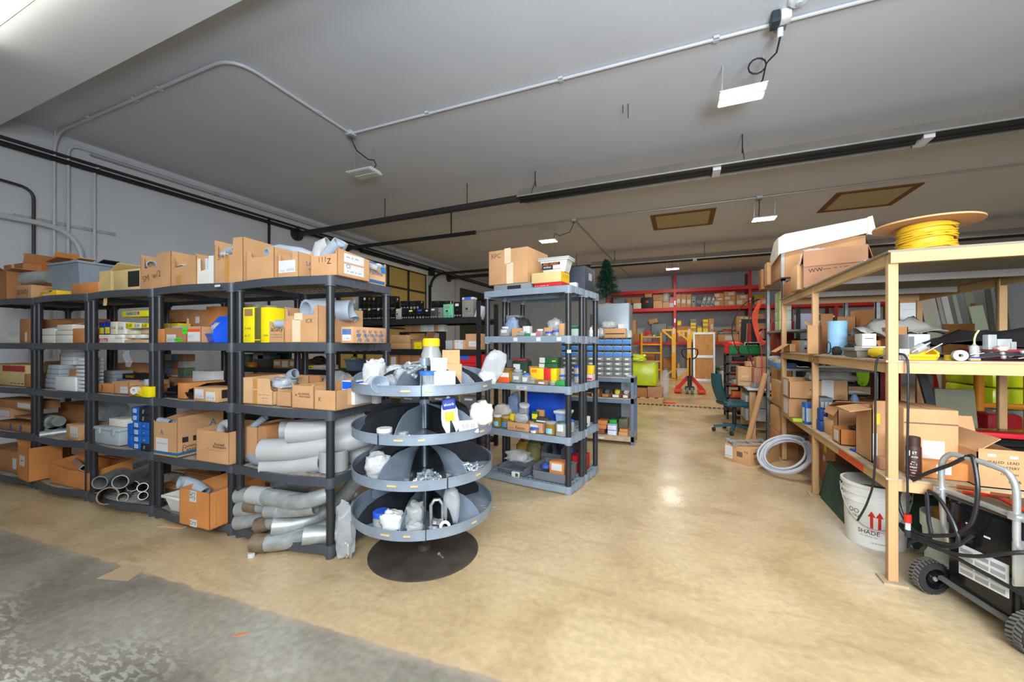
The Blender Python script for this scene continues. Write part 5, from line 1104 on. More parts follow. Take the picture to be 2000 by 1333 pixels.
for i, (ph, r, s) in enumerate(((9, .37, .022), (13, .39, .018), (6, .35, .02), (15, .35, .022), (11, .33, .02))):
    nt = MB(); nt.add([(s*math.cos(a*PI/3), s*math.sin(a*PI/3), z) for z in (0, s) for a in range(6)], [(5, 4, 3, 2, 1, 0), (6, 7, 8, 9, 10, 11)]+[(j, (j+1) % 6, 6+(j+1) % 6, 6+j) for j in range(6)]); solo('hex_nut', nt, 'steel', 'large steel nut beside the U-bolt in the bottom tray', 'nut', cpos(ph, r, cz(0)+(.03 if i > 2 else .0)), rz=20*i, group='large nuts in the bottom tray')
wr = MB(); wr.pipe([(0, 0, 0), (0, 0, .006)], .032, .017, 20); solo('washer', wr, 'steel', 'large flat washer leaning at the bottom tray rim', 'washer', cpos(16.5, .41, cz(0)+.035), rot=(70, 0, face_deg))
pile('tiny bright screw at the right of the bottom tray', 40, .4, 0, 10, .025, .025, .004, 'screws in the bottom tray', .01)
for i, ph in enumerate((74, 80)): bx(('long', 'short')[i]+' bright metal strip on the right of the bottom tray', cpos(ph, .4-.02*i, cz(0)), face_deg+8, .1-.03*i, .015, .004, 'alu', name='metal_strip', cat='strip')
solo('hex_bolt', bolt_mesh(.05, .006), 'zinc', 'single bolt lying on the round base plate on the floor', 'bolt', atz(858, 1083, .021), rot=(90, 0, 60))
# ================= grey plastic shelf units: jars, boxes, bins =================
h1 = Zm(5.554, 930, 460); h2 = Zm(4.167, 930, 660); k3 = Zm(3.335, 1120, 480); s7 = Zm(7.404, 740, 540); s5 = Zm(5, 600, 400)
GS = [t+.002 for t in GT]
def GB(zm, x0, x1, yt, tier, ly, d, label, col='card', **k): return B(G, zm, x0, x1, yt, GS[tier-1]+k.pop('up', 0), ly, d, label, col, **k)
def GP(zm, x0, x1, yt, tier, ly, d, label, m, **k): return PB(G, zm, x0, x1, yt, GS[tier-1]+k.pop('up', 0), ly, d, label, m, **k)
def jx(F_, zm, x0, x1, yt, z0, ly, label, lid, **k):
    u0, u1 = zm.u(x0), zm.u(x1); a, b = F_.x(u0, ly), F_.x(u1, ly); r = (b-a)/2
    h = F_.z((u0+u1)/2, zm.v(yt), ly)-z0
    if k.get('square'): k.setdefault('rz', F_.deg)
    return jar(label, F_.w((a+b)/2, ly+r, z0), r, h, lid, **k)
def GJ(zm, x0, x1, yt, tier, ly, label, lid, **k): return jx(G, zm, x0, x1, yt, GS[tier-1], ly, label, lid, **k)
# top
zt = G.z(h1.u(300), h1.v(530), .05)
GP(h1, 192, 600, 0, 5, .06, .36, 'flat grey tool case with handle under the big carton', (132, 136, 140), h=zt-GS[4]-.002, dec=[('F', .55, .5, .36, .5, (40, 40, 42), [], 'handle')], name='tool_case', cat='case')
carton_w('big closed carton with clear tape on top of the grey shelf unit', G.w(G.x(h1.u(137), .05), .05, zt), G.deg, G.x(h1.u(557), .05)-G.x(h1.u(137), .05), .46, G.z(h1.u(350), h1.v(148), .05)-zt, 'card', 'closed',
         dec=[('F', .5, .8, .16, .45, 'clear_tape', [], 'tape'), ('F', .56, .3, .17, .6, 'clear_tape', [], 'tape'), ('F', .2, .84, .25, .12, None, [('RPC', .5, .5, 1, 'ink_soft')])])
GP(h1, 625, 925, 545, 5, .02, .2, 'flat red box at the front right of the top grey shelf', (190, 30, 34), h=.045, dec=[('F', .3, .4, .5, .3, None, [('- - ----- --', .5, .5, 1, 'ink_white')])])
GB(h1, 600, 920, 425, 5, .03, .2, 'tan flap box with yellow end on the flat red box', 'card_yellow', top='closed', up=.048, h=.1, dec=[('R', .5, .5, .98, .96, (226, 176, 16), [('= = =', .5, .6, .6, 'ink_soft')], 'print_band')])
ztb = GS[4]+.15; x0 = G.x(h1.u(690), .06); x1 = G.x(h1.u(985), .06)
tb = tote('translucent bucket with orange and black label, atop the tan flap box', G.w(x0, .06, ztb), G.deg+4, x1-x0, .16, .13, (206, 204, 190), .12, (170, 172, 172), name='bucket', cat='bucket')
deco(tb, x1-x0, .16, .13, [('F', .4, .62, .66, .18, (30, 28, 28), [('RED HEAD', .5, .5, .8, (236, 110, 30))], 'paper_label'), ('F', .28, .36, .4, .3, (46, 30, 28), [('anchor', .5, .6, .7, 'ink_white')], 'paper_label'), ('F', .62, .36, .3, .22, 'paper', [], 'paper_label')])
GP(h1, 990, 1180, 410, 5, .36, .3, 'black binder box at the right end of the top grey shelf', (52, 56, 66), r=0, h=.24, dec=[('R', .5, .6, .3, .3, (150, 156, 166), [], 'paper_label')])
bx('second unit top stack of white papers beside the black binder box', G.w(-.16, .28, GS[4]), G.deg+5, .12, .2, .07, 'paper'); 
# tier 4
GJ(h1, 250, 345, 990, 4, .02, 'square clear jar with white lid and label, left of fourth grey tier', 'paper', square=True, fillh=.6, fill='jar_contents', lab=('paper', 60, .45, .85), lidh=.02)
GB(h1, 383, 500, 1007, 4, .04, .1, 'small brown open box, fourth grey tier', 'card'); 
GJ(h1, 425, 522, 1040, 4, -.01, 'wide clear tub with dark screws, fourth grey tier', 'clear_dusty', square=True, fillh=.5, lidh=.01)
GP(h1, 522, 582, 1062, 4, -.01, .06, 'green and clear packet beside the wide clear tub', (40, 130, 70)); GP(h1, 505, 580, 1015, 4, .06, .06, 'white packet behind the green one', 'paper', h=.1)
GP(h1, 588, 640, 1060, 4, .0, .08, 'cream packet left of the red-labelled jar', (222, 212, 196))
GJ(h1, 640, 712, 1016, 4, .0, 'clear jar with red and white label, fourth grey tier', 'paper', square=True, lab=((214, 90, 90), 60, .1, .7), lidh=.02, fillh=.7)
GJ(h1, 738, 812, 1044, 4, .0, 'left clear tub with blue lid, fourth grey tier', (40, 80, 190), fill='amber', lidh=.018, neck=1, fillh=.5); GJ(h1, 814, 894, 1030, 4, .0, 'right clear tub with blue lid, fourth grey tier', (40, 80, 190), lidh=.018, neck=1)
GB(h1, 898, 955, 955, 4, .02, .12, 'narrow upright brown carton by the front post, fourth grey tier', 'card', top='closed')
GP(h1, 735, 830, 1000, 4, .12, .1, 'low brown open carton behind the blue-lidded tubs', 'card'); bag('crumpled clear bag behind the blue-lidded tubs', G.w(-.23, .2, GS[3]), .14, .1, .16, 81, 'clear_dusty')
GP(h1, 325, 460, 868, 4, .2, .12, 'grey plastic parts box with paper label at the back, fourth tier', (128, 132, 128), dec=[('F', .3, .6, .4, .3, 'paper')])
bag('bundle of black gloves on the fourth grey tier', G.w(-.62, .2, GS[3]+.0), .2, .14, .19, 83, 'rubber'); bag('blue and grey rag before the black gloves', G.w(-.66, .1, GS[3]+.02), .14, .1, .16, 84, (130, 144, 170))
GP(h1, 1022, 1115, 985, 4, .36, .1, 'green and white packet on the rear grey unit, fourth tier', (190, 206, 196), dec=[('F', .5, .85, 1, .25, (30, 100, 60), [], 'print_band')]); jar('small white bottle at the end of the rear grey unit', G.w(-.03, .68, GS[3]), .022, .1, 'paper', 'paper', None, neck=.5)
for i, x in enumerate((402, 650, 872)): bx(('left', 'middle', 'right')[i]+' blank paper tag stuck to the fourth grey shelf edge', G.w(G.x(h1.u(x), -.055), -.052, GT[3]-.05), G.deg, .045, .002, .036, 'paper', name='shelf_label', cat='label', bev=0)
bx('paper tag stuck to the grey front post', G.w(-.0, -.032, 1.30), G.deg, .04, .002, .03, (190, 200, 190), name='shelf_label', cat='label', bev=0)
bx('wide worn tape label on the third grey shelf edge', G.w(G.x(h2.u(325), -.055), -.052, GT[2]-.052), G.deg, .12, .002, .036, (170, 176, 180), name='shelf_label', cat='label', bev=0, dec=[('F', .5, .5, .5, .5, None, [('3/8 W', .5, .5, .8, 'ink_soft')])])
bx('worn tape label on the second grey shelf edge', G.w(G.x(h2.u(365), -.055), -.052, GT[1]-.052), G.deg, .08, .002, .036, (160, 166, 172), name='shelf_label', cat='label', bev=0)
# tier 3
GJ(h2, 168, 282, 245, 3, .0, 'large square amber jar with orange label, left of third grey tier', (120, 82, 44), body='amber', square=True, lab=((232, 222, 210), 60, .3, .75), lidh=.02, fillh=.8)
GP(h2, 176, 268, 336, 3, -.02, .01, 'orange price label strip at the foot of the amber jar', (226, 92, 36), h=.055, name='paper_card', cat='card')
GJ(h2, 285, 356, 262, 3, .0, 'tall square clear jar with paper label, third grey tier', 'clear_dusty', square=True, lab=('paper', 60, .3, .6), lidh=.02); GJ(h2, 362, 425, 290, 3, .0, 'clear jar with blue lid and white label, third grey tier', (50, 90, 200), square=True, lab=('paper', 60, .2, .7), lidh=.015)
GJ(h2, 405, 475, 332, 3, -.02, 'low clear box of screws, third grey tier', 'clear_dusty', square=True, lidh=.01); GP(h2, 480, 582, 346, 3, -.02, .08, 'brown clear-fronted packet with white label', (150, 112, 70), dec=[('F', .5, .4, .45, .4, 'paper')])
GP(h2, 440, 548, 284, 3, .09, .1, 'bright yellow box behind the low clear box', (240, 196, 24), h=.15, dec=[('F', .3, .8, .4, .2, (226, 120, 40), [], 'print_band')]); GP(h2, 550, 604, 284, 3, .09, .1, 'red box squeezed between two yellow ones', (214, 40, 40), h=.15); GP(h2, 606, 652, 274, 3, .09, .1, 'narrow yellow box right of the red one', (240, 200, 20), h=.15)
GP(h2, 648, 718, 352, 3, -.01, .06, 'flat green packet at the front post, third grey tier', (40, 150, 60)); GJ(h2, 672, 720, 305, 3, .07, 'small clear tub with blue lid behind the green packet', (50, 90, 200), lidh=.015, neck=1)
GJ(h2, 585, 640, 358, 3, -.01, 'dusty low clear tub left of the green packet', 'clear_dusty', lidh=.01, neck=1)
GP(h2, 510, 660, 215, 3, .22, .1, 'lower green drill-bit box with white end and yellow edge', (36, 92, 52), up=.12, h=.07, dec=[('F', .16, .5, .3, .9, 'paper', [], 'print_patch'), ('F', .65, .08, .7, .14, (230, 200, 30), [], 'print_band')]); GP(h2, 515, 662, 168, 3, .22, .1, 'upper green drill-bit box with white end and yellow edge', (36, 92, 52), up=.192, h=.06, dec=[('F', .16, .5, .3, .9, 'paper', [], 'print_patch'), ('F', .8, .4, .2, .2, (230, 200, 30), [], 'print_band')])
GP(h2, 505, 655, 0, 3, .22, .1, 'brown carton under the two green boxes', 'card_dark', h=.118)
GP(h2, 295, 415, 0, 3, .18, .1, 'dark green box with yellow mark, third grey tier', (34, 62, 40), h=.21, dec=[('F', .3, .7, .45, .3, 'paper', [], 'print_patch'), ('F', .85, .45, .14, .12, (230, 200, 30), [], 'print_band')]); GP(h2, 300, 402, 0, 3, .18, .1, 'flat red lid box on the dark green one', (150, 50, 54), up=.212, h=.022)
GP(h2, 415, 500, 232, 3, .22, .1, 'plain brown box between the green ones, third grey tier', 'card_dark'); GP(h2, 248, 320, 180, 3, .24, .1, 'grey box with pale lid behind the tall square jar', (90, 92, 96))
GP(h2, 655, 715, 250, 3, .22, .06, 'white tub with red print behind the front post', (214, 208, 204))
for i, (x0, x1, y) in enumerate(((770, 842, 262), (775, 846, 318))):
    a = G.x(h2.u(805), .3); jar(('upper', 'lower')[i]+' jar of screws with blue lid at the right end, third grey tier', G.w(a, .36, GS[2]+(.085 if i == 0 else 0)), .036, .08, (40, 80, 180), 'clear', 'amber', .7, lidh=.018, neck=.95)
bx('yellow pouch box on the rear grey unit, third tier', G.w(-.05, .62, GS[2]+.07), G.deg, .06, .07, .09, (238, 196, 28)); bx('red and white packet stack under the yellow pouch box', G.w(-.07, .6, GS[2]), G.deg, .08, .1, .068, (214, 190, 186), dec=[('F', .5, .3, 1, .3, (200, 50, 60), [], 'print_band')])
# tier 2
solo('blue_board', MB().box(0, 0, 0, .5, .02, .34, .004), (18, 70, 176), 'large blue panel standing at the back of the second grey tier', 'panel', G.w(G.x(h2.u(415), .36), .355, GS[1]+.0), G.deg)
GJ(h2, 125, 186, 628, 2, .0, 'amber jar with white lid and blue label, second grey tier', 'paper', body='amber', lab=((120, 190, 210), 80, .15, .6), lidh=.025, neck=.95); GJ(h2, 188, 262, 640, 2, .02, 'amber jar with a bright fish-blue label, second grey tier', (190, 160, 90), body='amber', lab=((70, 140, 190), 90, .1, .6), lidh=.02, neck=.95)
GB(h2, 252, 432, 694, 2, -.03, .16, 'low open brown tray carton printed on the front, second grey tier', 'card', dec=[('F', .6, .4, .4, .2, None, [('Eaton', .5, .5, 1, 'ink')]), ('F', .2, .3, .2, .2, None, [('6 Units', .5, .5, 1, 'ink')])])
bag('clear bag of parts heaped in the low brown tray carton', G.w(G.x(h2.u(360), .02), .04, GS[1]+.06), .15, .1, .1, 91, 'clear_dusty'); bag('yellow plastic part beside the heaped clear bag', G.w(G.x(h2.u(295), .04), .05, GS[1]+.07), .07, .06, .08, 92, (232, 200, 30))
jar('tilted clear canister with white lid on the second grey tier', G.w(G.x(h2.u(375), .2), .22, GS[1]+.05), .055, .19, 'paper', 'clear', 'steel', .5, lidh=.02, neck=.95, rot=(14, 10, 0))
bx('box propping the tilted canister', G.w(G.x(h2.u(340), .16), .17, GS[1]), G.deg, .13, .12, .055, 'card_dark')
GB(h2, 434, 546, 694, 2, -.01, .1, 'small open brown carton with white label, second grey tier', 'card', dec=[('F', .3, .5, .6, .6, 'paper', [('-- ---', .5, .6, .7, 'ink_soft')])])
GP(h2, 452, 500, 590, 2, .06, .03, 'green and yellow card leaning behind the small carton', (40, 86, 50), dec=[('F', .5, .75, .9, .25, (230, 200, 30), [], 'print_band')], h=.19); GP(h2, 490, 550, 575, 2, .12, .03, 'torn brown flap upright behind the green card', 'card_dark', h=.2)
GP(h2, 490, 582, 640, 2, .04, .08, 'black and white striped packet on the second grey tier', (60, 62, 60), h=.14, dec=[('F', .5, .25+.25*i, 1, .1, 'paper', [], 'print_band') for i in range(3)])
GJ(h2, 426, 496, 736, 2, -.05, 'short jar with blue lid at the shelf edge, second grey tier', (50, 90, 190), body='amber', lab=('paper', 70, .1, .8), lidh=.018, neck=.95)
GJ(h2, 549, 628, 688, 2, -.04, 'amber jar with pale blue label, second grey tier', 'clear_dusty', body='amber', lab=((130, 190, 210), 80, .15, .6), lidh=.02, neck=.95); GJ(h2, 642, 720, 690, 2, -.05, 'square clear jar with large white label by the front post', (60, 110, 80), square=True, lab=('paper', 60, .4, .9), lidh=.012)
x0 = G.x(h2.u(645), .1); tote('clear bluish tub with pale lid behind the white-labelled jar', G.w(x0, .1, GS[1]), G.deg, .12, .12, .2, (130, 150, 180), .1, (190, 196, 200), name='tub', cat='tub')
jar('small tub with blue lid on the rear grey unit, second tier', G.w(-.06, .2, GS[1]), .035, .12, (50, 90, 200), 'clear', 'jar_contents'); bx('white and black packet at the right end, second grey tier', G.w(-.06, .5, GS[1]), G.deg, .06, .08, .1, 'paper', dec=[('F', .5, .3, 1, .2, 'ink', [], 'print_band')])
bag('white paper sack at the left of the second grey tier', G.w(G.x(h2.u(215), .2), .22, GS[1]), .2, .14, .2, 95, (196, 184, 172)); bag('crumpled blue grey sack behind the tilted canister', G.w(G.x(h2.u(310), .28), .28, GS[1]), .14, .1, .3, 96, (110, 124, 150))
# bottom
def gbin(label, x0, x1, yt, ly, d, r, m=(112, 114, 120)):
    a, b = G.x(h2.u(x0), ly), G.x(h2.u(x1), ly); h = G.z(h2.u((x0+x1)/2), h2.v(yt), ly)-GS[0]
    return bin_open(label, G.w(a, ly, GS[0]), G.deg+r, (b-a)/max(.5, math.cos(math.radians(r))), d, h, m, low=.85)
gbin('left grey open bin full of bags, bottom grey tier', 182, 395, 1050, .02, .28, -4); gbin('right grey open bin with brown box in it, bottom grey tier', 462, 722, 1060, -.01, .3, 2)
bag('heap of clear packets in the left grey bin', G.w(G.x(h2.u(330), .1), .13, GS[0]+.09), .26, .18, .12, 97, 'clear_bag', jit=1.2)
GB(h2, 595, 715, 985, 1, .06, .12, 'brown box with white label tilted in the right grey bin', 'card_orange', top='closed', up=.06, h=.12, dec=[('F', .5, .6, .7, .55, 'paper')]); spool('blue tape roll in the right grey bin', G.w(G.x(h2.u(560), .08), .1, GS[0]+.1), 0, .045, .03, (60, 90, 170), .6)
GP(h2, 287, 344, 1096, 1, -.05, .03, 'tiny green and white box standing at the bottom shelf edge', (220, 224, 216), dec=[('F', .75, .5, .4, .7, (30, 110, 70), [], 'print_band')])
gbin('third grey bin behind the right one, bottom grey tier', 528, 690, 880, .42, .28, 0, (96, 98, 104)); 
for i, x in enumerate((372, 455)): jar(('yellowish', 'greenish')[i]+' big jar at the back of the bottom grey tier', G.w(G.x(h2.u(x), .45), .5, GS[0]), .09, .26, None, 'amber' if i == 0 else (110, 108, 60), None, neck=.7)
bx('red plastic box on the rear grey unit, bottom tier', G.w(-.14, .42, GS[0]), G.deg, .12, .2, .16, (190, 24, 24)); bag('black sack between the bins, bottom grey tier', G.w(-.62, .6, GS[0]), .3, .2, .2, 99, 'rubber'); bx('dark tool box with blue label on the rear grey unit, bottom tier', G.w(-.34, .52, GS[0]), G.deg, .2, .16, .26, (50, 48, 56), dec=[('F', .7, .7, .3, .2, (60, 90, 170))])

# ================= black steel rack behind, with circuit breakers on top =================
S = Fr(-2.32, 4.4, 0); SZ = [.12, .55, .99, 1.31, 1.72]; SX = [0, -2.5, -4.9]
rk = T('steel_rack', 'long black steel rack with circuit breakers on its top shelf', 'rack', S.w(0, 0), 0)
for x in SX:
    for y in (0, .5):
        m = MB(); m.box(x-.025, y-.02, 0, x+.025, y+.02, 1.92); m.obj('upright', 'black_steel', rk)
for i, z in enumerate(SZ):
    for a, b in ((-4.9, -2.5), (-2.5, 0)):
        m = MB(); m.box(a+.025, -.02, z-.075, b-.025, .02, z+.0); m.box(a+.025, .48, z-.075, b-.025, .52, z); m.obj('beam', 'black_steel', rk)
        MB().box(a+.026, .021, z-.03, b-.026, .479, z-.004).obj('shelf_board', 'dark_iron', rk)
sl = [z+.002 for z in SZ]
def breaker(label, x0, x1, yt, zb0, ly, d=.1, m='gloss_black', tl='paper', poles=3):
    a, b = S.x(s5.u(x0), ly), S.x(s5.u(x1), ly); h = max(.05, S.z(s5.u((x0+x1)/2), s5.v(yt), ly)-zb0); w = b-a-.004
    o = T('circuit_breaker', label, 'circuit breaker', S.w(a, ly, zb0), random.uniform(-5, 5), 'circuit breakers on the black rack')
    MB().box(0, 0, 0, w, d, h, .004).obj('case', m, o)
    MB().box(w*.2, -.012, h*.32, w*.8, 0, h*.66, .003).obj('face', m, o); MB().box(w*.42, -.028, h*.42, w*.58, -.01, h*.54, .002).obj('toggle', 'black_plastic', o)
    for q in range(poles):
        MB().cyl((w*(q+.5)/poles, -.001, h*.12), (w*(q+.5)/poles, -.006, h*.12), w*.32/poles, n=10).obj('terminal', 'zinc', o)
    if tl: MB().box(w*.25, -.0135, h*.72, w*.7, -.011, h*.88).obj('paper_label', tl, o)
    return o
def col_w(i): return ('first', 'second', 'third', 'fourth', 'fifth', 'sixth', 'seventh', 'eighth', 'ninth', 'tenth')[i]
breaker('grey circuit breaker at the left end of the tall breaker stack', 440, 500, 905, sl[4], .02, m=(150, 150, 146))
for r_ in range(2):
    for c in range(8):
        x0 = 502+45*c; breaker('%s black circuit breaker from the left in the %s row of the tall stack' % (col_w(c), ('lower', 'upper')[r_]), x0, x0+44, 1000 if r_ == 0 else 892, sl[4] if r_ == 0 else sl[4]+.131, .0, tl=('paper', None, (226, 206, 60), None, 'paper', 'copper', None, (60, 60, 60))[(c+3*r_) % 8], poles=2+c % 2) if r_ == 0 else breaker('%s black circuit breaker from the left in the upper row of the tall stack' % col_w(c), x0, x0+44, 892, sl[4]+.13, .0, tl=(None, 'paper', 'copper', (150, 120, 50), None, None, 'paper', None)[c], poles=2+c % 2)
for i, (x0, x1, y, m, tl) in enumerate(((858, 918, 1015, (168, 168, 160), (220, 200, 60)), (922, 982, 1010, 'gloss_black', None), (984, 1058, 1020, 'gloss_black', (240, 230, 60)), (1062, 1148, 1014, 'gloss_black', (40, 90, 180)), (1150, 1198, 1018, 'gloss_black', 'paper'), (1202, 1272, 1006, (70, 66, 64), 'paper'), (1276, 1324, 1006, (120, 116, 110), None))):
    breaker(('pale grey circuit breaker with yellow mark right of the tall stack', 'black circuit breaker next to the pale grey one', 'wide black circuit breaker with small yellow label', 'black circuit breaker with blue oval badge', 'narrow black circuit breaker with white label', 'dark grey circuit breaker with white toggle label', 'grey circuit breaker left of the green one')[i], x0, x1, y, sl[4], .02, m=m, tl=tl)
for i, (x0, x1) in enumerate(((908, 1000), (1002, 1104))): breaker(('left', 'right')[i]+' black circuit breaker lying on the breakers by the pale grey one', x0, x1, 940, sl[4]+.138, .04, tl=None)
breaker('bright green and grey circuit breaker on the black rack', 1328, 1426, 972, sl[4], .0, m=(110, 190, 140), tl=(150, 154, 150))
for i, (x0, x1) in enumerate(((1212, 1300), (1302, 1392))): breaker(('left', 'right')[i]+' dark circuit breaker standing behind the green one', x0, x1, 940, sl[4], .25, tl=None)
breaker('tall black circuit breaker left of the big grey one', 1432, 1510, 950, sl[4], .0, tl='paper'); breaker('big grey circuit breaker with blue and white top, right end of rack', 1512, 1622, 930, sl[4], .0, m=(136, 128, 118), tl=None)
bx('white and blue cap piece on the big grey circuit breaker', S.w(S.x(s5.u(1512), .0), .0, S.z(s5.u(1560), s5.v(928), 0)), 0, S.x(s5.u(1622), 0)-S.x(s5.u(1512), 0), .1, .03, 'paper', dec=[('F', .5, .5, .6, .9, (40, 110, 220), [], 'tape')])
bx('white slanted terminal cover at the right end of the rack', S.w(S.x(s5.u(1628), .0), .0, sl[4]), 0, .09, .1, .16, (196, 200, 204), rot=(0, 20, 0), dec=[('F', .3, .7, .3, .3, (60, 120, 200), [], 'print_patch')])
# second shelf of the rack
def SB(x0, x1, yt, lv, ly, d, label, col='card', zm=s7, **k): return B(S, zm, x0, x1, yt, sl[lv]+k.pop('up', 0), ly, d, label, col, **k)
SB(165, 445, 965, 3, .0, .3, 'lower of two flat cartons on the rack shelf under the breakers', top='closed'); SB(165, 445, 850, 3, .0, .3, 'upper of two flat cartons on the rack shelf under the breakers', top='closed', up=S.z(s7.u(300), s7.v(962), 0)-sl[3])
SB(475, 655, 925, 3, .0, .2, 'open carton with bright yellow label on the rack, under the breakers', 'card_dark', dec=[('F', .5, .4, .6, .75, (246, 224, 0), [('## #', .6, .3, .4, 'ink')])], flaps={'R': (.12, 25), 'L': (.1, 70)})
SB(665, 740, 930, 3, .1, .2, 'plain carton behind the yellow-lidded jar', 'card_dark', top='closed'); SB(1072, 1250, 922, 3, .0, .2, 'carton with white and blue label on the rack, under the breakers', 'card', top='closed', dec=[('F', .48, .52, .64, .9, 'paper', [('200A', .3, .8, .4, 'ink'), ('9', .85, .7, .12, 'ink')])])
SB(1252, 1480, 832, 3, .0, .25, 'taller carton with small white label at the rack end', 'card', top='closed', dec=[('F', .45, .36, .46, .34, 'paper', [('-- --', .5, .5, .6, 'ink_soft')])])
SB(962, 1062, 928, 3, .05, .02, 'clear sheet standing between cartons under the breakers', 'clear_dusty', top='closed')
mini = [(370, 472, 745, 'card'), (480, 592, 745, 'card'), (600, 700, 742, 'card_white'), (705, 790, 748, 'card_white'), (795, 845, 742, 'card'), (850, 938, 742, 'card_white')]
ms = T('small_shelf', 'small riser shelf inside the rack under the breakers', 'shelf', S.w(S.x(s7.u(360), .42), .42, sl[3]), 0); wz = S.z(s7.u(600), s7.v(806), .42)-sl[3]; wx = S.x(s7.u(945), .42)-S.x(s7.u(360), .42)
MB().box(0, -.1, wz-.02, wx, .05, wz-.001).obj('top_board', 'black_steel', ms)
for q in (0, wx-.02): MB().box(q, -.1, 0, q+.02, .05, wz-.02).obj('side_panel', 'black_steel', ms)
for i, (x0, x1, y, c) in enumerate(mini): B(S, s7, x0, x1, y, sl[3]+wz, .35, .1, ('first carton on the small riser shelf', 'second carton on the small riser shelf', 'white printed box third on the small riser shelf', 'white box fourth on the small riser shelf', 'narrow carton fifth on the small riser shelf', 'white box last on the small riser shelf')[i], c, top='closed', h=.1)
jar('dusty grey bottle left of the small riser shelf', S.w(S.x(s7.u(318), .4), .42, sl[3]), .04, .28, None, (120, 130, 138), None, neck=.5)
# shelf at one metre, seen through the gaps of the front row
z8 = zg
SB(1040, 1480, 1132, 2, .0, .3, 'red slotted crate with blue handle tape on the rack', (200, 30, 34), zm=s7, dec=[('F', .42, .86, .36, .2, (40, 90, 190), [], 'tape')]+[('F', .5, .1+.16*i, .9, .03, (120, 16, 20), [], 'slot') for i in range(4)])
SB(265, 450, 110, 2, .05, .2, 'grey metal tool box on the rack behind the end unit', (104, 116, 124), zm=z8, top='closed', up=.14); SB(205, 420, 250, 2, .03, .3, 'olive case under the grey metal tool box', (76, 78, 60), zm=z8, top='closed', h=.138)
SB(95, 230, 225, 2, -.0, .1, 'orange and black box left of the olive case', (196, 110, 40), zm=z8, top='closed', dec=[('F', .5, .3, .5, .5, (226, 170, 40), [], 'print_patch')]); SB(560, 720, 75, 2, .3, .1, 'teal case standing at the back of the rack', (36, 84, 80), zm=z8, top='closed')
SB(510, 640, 182, 2, .0, .3, 'carton with barcode label, left of three on the rack', 'card_dark', zm=z8, top='closed', dec=[lab_rect('F', .45, .55, .7, .5, bars(.5, .2, .8))]); SB(642, 755, 182, 2, .0, .3, 'carton with stained white label, middle of three on the rack', 'card_dark', zm=z8, top='closed', dec=[lab_rect('F', .45, .5, .8, .66)]); SB(757, 830, 182, 2, .0, .3, 'carton with white label, right of three on the rack', 'card_dark', zm=z8, top='closed', dec=[lab_rect('F', .6, .55, .7, .5)])
SB(1012, 1250, 180, 2, .25, .2, 'carton behind the yellow-labelled box on the rack', 'card_dark', zm=z8, top='closed'); SB(1040, 1146, 278, 2, .0, .2, 'box with yellow and red dot label on the rack', (226, 216, 190), zm=z8, top='closed', dec=[('F', .5, .6, .9, .7, (238, 220, 60), [], 'paper_label'), ('F', .5, .5, .2, .3, (200, 40, 40), [], 'sticker')]); SB(1150, 1275, 272, 2, .0, .2, 'left white box with tools piled on top, on the rack', 'card_white', zm=z8, top='closed'); SB(1278, 1362, 272, 2, .0, .2, 'right white box with tools piled on top, on the rack', 'card_white', zm=z8, top='closed')
bag('pile of black and white cable clips on the white boxes', S.w(S.x(zg.u(1230), .1), .1, S.z(zg.u(1230), zg.v(270), 0)), .24, .14, .12, 103, 'rubber', jit=1.3)
x0 = S.x(zg.u(1625), .0); tote('clear bluish tub with rim on the rack by the carousel', S.w(x0, .0, sl[2]-.0), 0, .2, .2, .17, (110, 132, 160), .1); bag('yellow rag in the clear bluish tub', S.w(x0+.08, .1, sl[2]+.12), .1, .08, .08, 104, (226, 200, 30))
for i, (x0, x1, y, m) in enumerate(((160, 262, 1125, 'card_dark'), (300, 455, 1105, 'card_dark'), (465, 665, 1120, 'card_dark'))): SB(x0, x1, y, 2, .02, .3, ('dark carton with paper label low on the rack', 'dark carton in the middle low on the rack', 'dark carton with black print low on the rack')[i], m, top='closed', dec=[('F', .5, .6, .7, .5, 'paper')] if i == 0 else [('F', .5, .3, .7, .2, None, [('~~~ ~~', .5, .5, 1, 'ink')])])
# parts boxes low on the rack, seen between the two upper trays
for i, (x, lb) in enumerate(((800, 'grey parts box with white label seen between the upper two trays, left'), (860, 'grey parts box seen between the upper two trays, middle'), (918, 'clear parts box with label seen between the upper two trays, right'))):
    a = S.x(x-18, .0); b = S.x(x+20, .0); bx(lb, S.w(a, .0, sl[1]), 0, b-a, .2, S.z(x, 776, 0)-sl[1], (104, 108, 112), dec=[('F', .4, .8, .4, .14, 'paper')])
